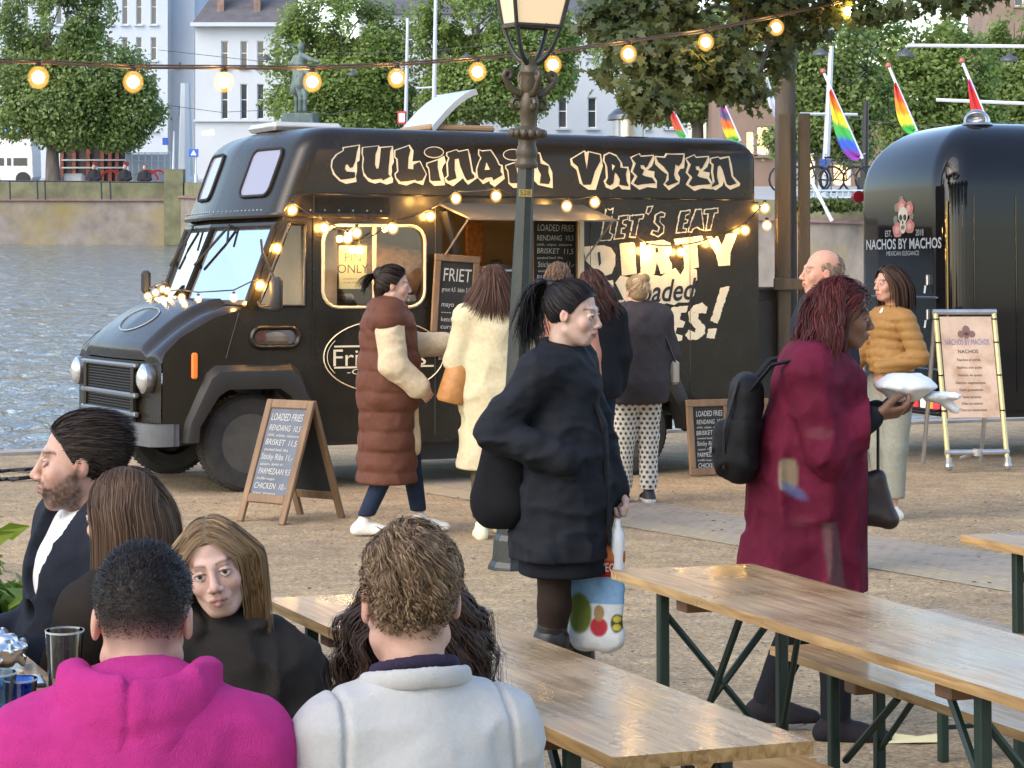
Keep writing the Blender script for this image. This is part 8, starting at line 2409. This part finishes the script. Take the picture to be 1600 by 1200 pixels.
def seams(P):
    x,y,z=P[:,0],P[:,1],P[:,2]
    yoke=np.exp(-((z-(.735+.10*np.abs(x)**1.3))/.0045)**2)*(y<.02)*(np.abs(x)<.165)
    arm_=np.exp(-((np.abs(x)-(.138+.05*(.88-z)))/.0045)**2)*(y<.05)*(z>.60)
    mid=np.exp(-(x/.004)**2)*(z<.735)*(y<0)
    return -.011*(yoke+arm_+mid)+.005*(np.exp(-((z-(.744+.10*np.abs(x)**1.3))/.005)**2)*(y<.02)*(np.abs(x)<.165))
p.wear('jacket', M_light, ljacket, .0055, addf(wrinkle(.011,(6,6,6),7),wrinkle(.004,(12,12,18),19),seams), lo=(-9,-9,.35), relaxn=1)
def lcollar(S,J):
    n=J['nec']; pts=[]
    for q in range(37):
        a=math.radians(90+38+(360-76)*q/36); pts.append(n+v3(math.cos(a)*.082,.010+math.sin(a)*.080,-.026+.022*(-math.sin(a))))
    S.chain(pts,[.011]*37,.002,(1,1,1.7))
p.wear('collar', M_light, lcollar, .005, folds(.004,(9,9,9),3))
p.wear('shirt_collar', fabric('dark_violet_shirt',(.04,.03,.06)), lambda S,J: collar(S,J,.067,.007,.01,.016,40), .005)
p.wear('jeans', M_denim, lambda S,J:[leg(S,J,q,.012) for q in 'RL'], .016, hi=(9,9,.62)); shoes(p, M_whiteshoe, .014)

# woman with dark curls, mostly behind him
p = Person('woman with long dark curly hair hidden behind the light jacket', -.20, 4.80, 176, 1.62, sit=True, dz=-.13, shR=(.125,-.01,.79), shL=(-.125,-.01,.79), elR=(.17,.03,.56), elL=(-.17,.03,.56))
p.head(yaw=-4, pitch=-6, skin=FAIR2, vox=.005, hands=[dict(side='R'),dict(side='L')])
p.hair((.040,.024,.017), 5200, .0020, .40, 16, lift=.4, comb=lambda P: np.stack([np.sign(P[:,0])*np.where(P[:,2]>.0,.8,.0),-.10+0*P[:,0],-.25+0*P[:,0]],-1), grav=1.1, vol=.09, curl=.012, curlf=62, clumps=150, noise=.30, seed=17, vox=.006, colors=(.065,.038,.026),
    mass=lambda S:(S.chain([(0,-.07,.0),(0,-.08,-.20),(0,-.07,-.28)],[.08,.075,.04],.03,(1.15,.6,1)),[S.chain([(s*.085,.0,.02),(s*.105,.015,-.12),(s*.10,.03,-.24)],[.022,.030,.018],.02) for s in (-1,1)]), colliders=[((0,-.01,-.42),(.20,.08,.13))])
p.wear('top', M_darkcloth, lambda S,J:(trunk(S,J,.028,1.05,dep=.8),arm(S,J,'R',.026),arm(S,J,'L',.026)), .010, folds(.010,(8,8,6),3), lo=(-9,-9,.3))
p.wear('trousers', M_darkcloth, lambda S,J:[leg(S,J,q,.012) for q in 'RL'], .016, hi=(9,9,.52)); shoes(p, M_blackleather, .014)

# young woman facing the camera
p = Person('young woman with blonde brown hair and dark coat looking towards the camera', -.628, 5.65, 190, 1.60, sit=True, dz=-.10, nec=(.055,.03,.915), hed=(.085,.06,1.045), che=(.02,.0,.72), shR=(.17,.0,.825), shL=(-.085,.02,.79), elR=(.22,.03,.58), elL=(-.19,.05,.55))
p.head(yaw=-8, pitch=-5, roll=13, skin=(.55,.36,.295), vox=.0024, lips=(.42,.19,.17), brow=(.14,.085,.05), iris=(.09,.10,.09), blush=.30, hands=[dict(side='R'),dict(side='L')])
p.hair((.17,.115,.066), 6500, .0017, .32, 15, lift=.08, comb=lambda P: np.stack([np.sign(P[:,0])*np.where(P[:,2]>.03,1.1,.0),np.where(P[:,1]>.03,-.45,.0),np.where(P[:,2]>.03,-.15,-.6)],-1), grav=1.1, stiff=.7, vol=.035, noise=.08, seed=19, vox=.0045, colors=(.34,.22,.11), tipcol=(.36,.22,.10),
    mask=lambda P: hair_mask(P,lift=.0), mass=lambda S:(S.chain([(0,-.06,.0),(0,-.07,-.16),(0,-.06,-.24)],[.082,.075,.045],.03,(1.05,.65,1)),), colliders=[((0,-.02,-.36),(.17,.08,.10))])
M_dkbrown = fabric('dark_brown_coat',(.030,.026,.024),.8)
p.wear('coat', M_dkbrown, lambda S,J:(trunk(S,J,.030,.98,dep=.82,tr=.038),arm(S,J,'R',.032),arm(S,J,'L',.032),collar(S,J,.084,.018,open_=60,z=.01)), .0075, addf(wrinkle(.018,(8,8,8),5),folds(.005,(18,18,14),6)), lo=(-9,-9,.3))
p.wear('shirt', mat('white_shirt',(.70,.70,.70),.8), lambda S,J:(S.cap(J['nec']+v3(.0,.055,-.045),J['nec']+v3(0,.085,-.12),.024,.012,.02),), .007)
p.wear('trousers', M_denim, lambda S,J:[leg(S,J,q,.012) for q in 'RL'], .016, hi=(9,9,.52)); shoes(p, M_blackleather, .014)

# woman with long brown hair, back to us
p = Person('woman with long straight brown hair turned away beside the suited man', -.965, 5.95, 52, 1.68, sit=True, dz=-.085, shR=(.13,-.01,.85), shL=(-.13,-.01,.85), elR=(.17,.08,.62), elL=(-.17,.08,.62))
p.head(yaw=10, pitch=-6, skin=FAIR, vox=.004, hands=[dict(side='R'),dict(side='L')])
p.hair((.070,.040,.024), 7000, .0018, .54, 16, lift=.1, comb=lambda P: np.stack([np.sign(P[:,0])*np.where(P[:,2]>.05,.8,.0),np.where(P[:,2]>.0,-.45,.0),-.35+0*P[:,0]],-1), grav=1.2, stiff=.7, vol=.08, noise=.07, seed=23, vox=.005, colors=(.13,.078,.045), tipcol=(.15,.085,.048),
    mass=lambda S:(S.chain([(0,-.06,.0),(0,-.09,-.18),(0,-.10,-.42)],[.085,.090,.065],.03,(1.15,.6,1)),[S.chain([(s*.078,-.01,.03),(s*.088,-.01,-.14),(s*.09,-.03,-.34)],[.018,.024,.018],.02) for s in (-1,1)]), colliders=[((0,.02,-.38),(.13,.07,.13))])
p.wear('sweater', fabric('grey_brown_knit',(.030,.024,.020)), lambda S,J:(trunk(S,J,.026,1.02,dep=.8),arm(S,J,'R',.026),arm(S,J,'L',.026)), .011, folds(.010,(8,8,6),3), lo=(-9,-9,.3))
p.wear('trousers', M_denim, lambda S,J:[leg(S,J,q,.012) for q in 'RL'], .016, hi=(9,9,.52)); shoes(p, M_whiteshoe, .014)

# bearded man in suit, profile to the left
p = Person('bearded man in a dark suit and white shirt, in profile at the left', -1.10, 6.25, 122, 1.80, sit=True, dz=-.03, hed=(0,.045,1.112), nec=(0,.0,.965), shR=(.18,-.01,.93), shL=(-.18,-.01,.93), elL=(-.27,.06,.66), wrL=(-.10,.27,.66))
p.head(yaw=-24, pitch=0, skin=(.54,.335,.26), male=True, vox=.0028, brow=(.035,.022,.016), beard=(.045,.028,.02), lips=(.36,.16,.14), neck_r=(.048,.055), hands=[dict(side='R'),dict(side='L',curl=.8)])
p.hair((.022,.015,.012), 6500, .0017, .05, 6, lift=.45, comb=lambda P: np.stack([0*P[:,0],-.9+0*P[:,0],.05+0*P[:,0]],-1), grav=.12, vol=.05, top_len=lambda P: np.interp(P[:,2],[-.06,.0,.05,.1],[.008,.014,.035,.055]), noise=.14, seed=27, cap=.003, vox=.004, colors=(.04,.027,.02))
def sjacket(S,J):
    trunk(S,J,.034,1.15,dep=.84,sh=.060); arm(S,J,'R',.030); arm(S,J,'L',.030)
    n=J['nec']
    for q in range(5):     # open front
        t=q/4; S.cap(n+v3(0,.22,.02-.30*t),n+v3(0,.04,.02-.30*t),.072*(1-t)+.012,None,.006,None,'sub')
p.wear('jacket', M_navy, sjacket, .0075, addf(wrinkle(.005,(7,7,8),3),folds(.004,(18,18,14),6)), lo=(-9,-9,.35))
def lapels(S,J):
    n=J['nec']
    for s in (-1,1):
        S.chain([n+v3(s*.060,-.055,.005),n+v3(s*.074,.015,.0),n+v3(s*.082,.085,-.07),n+v3(s*.062,.125,-.16),n+v3(s*.012,.145,-.31)],[.014,.018,.022,.024,.008],.01,(1,.7,1))
    S.cap(n+v3(-.06,-.055,.005),n+v3(.06,-.055,.005),.014,None,.01)
p.wear('lapels', fabric('navy_lapel',(.030,.033,.043)), lapels, .0055)
p.wear('shirt', mat('white_shirt'), lambda S,J:(trunk(S,J,.014,1.08,dep=.86),), .008, folds(.006,(10,10,8),5), lo=(-.10,-9,.55))
p.wear('shirt_collar', mat('white_shirt'), lambda S,J: collar(S,J,.074,.010,.008,.038,24), .0055)
p.wear('trousers', M_navy, lambda S,J:[leg(S,J,q,.016) for q in 'RL'], .016, hi=(9,9,.62)); shoes(p, M_blackleather, .014)

# person cut off by the left edge
p = Person('person in black whose shoulder shows at the left edge of the picture', gx(-95,5.75), 5.75, 95, 1.66, sit=True, dz=-.17)
p.head(yaw=0, pitch=-6, skin=FAIR2, vox=.007, hands=[dict(side='R'),dict(side='L')])
p.hair((.02,.014,.012), 700, .005, .06, 6, lift=.3, grav=.8, comb=lambda P: np.stack([P[:,0]*3,-.5+0*P[:,0],-.2+0*P[:,0]],-1), vol=.1, vox=.008)
p.wear('jacket', M_darkcloth, lambda S,J:(trunk(S,J,.04,1.1,dep=.85),arm(S,J,'R',.034),arm(S,J,'L',.034)), .012, folds(.014,(8,8,6),3), lo=(-9,-9,.3))
p.wear('trousers', M_darkcloth, lambda S,J:[leg(S,J,q,.012) for q in 'RL'], .016, hi=(9,9,.52)); shoes(p, M_blackleather, .014)
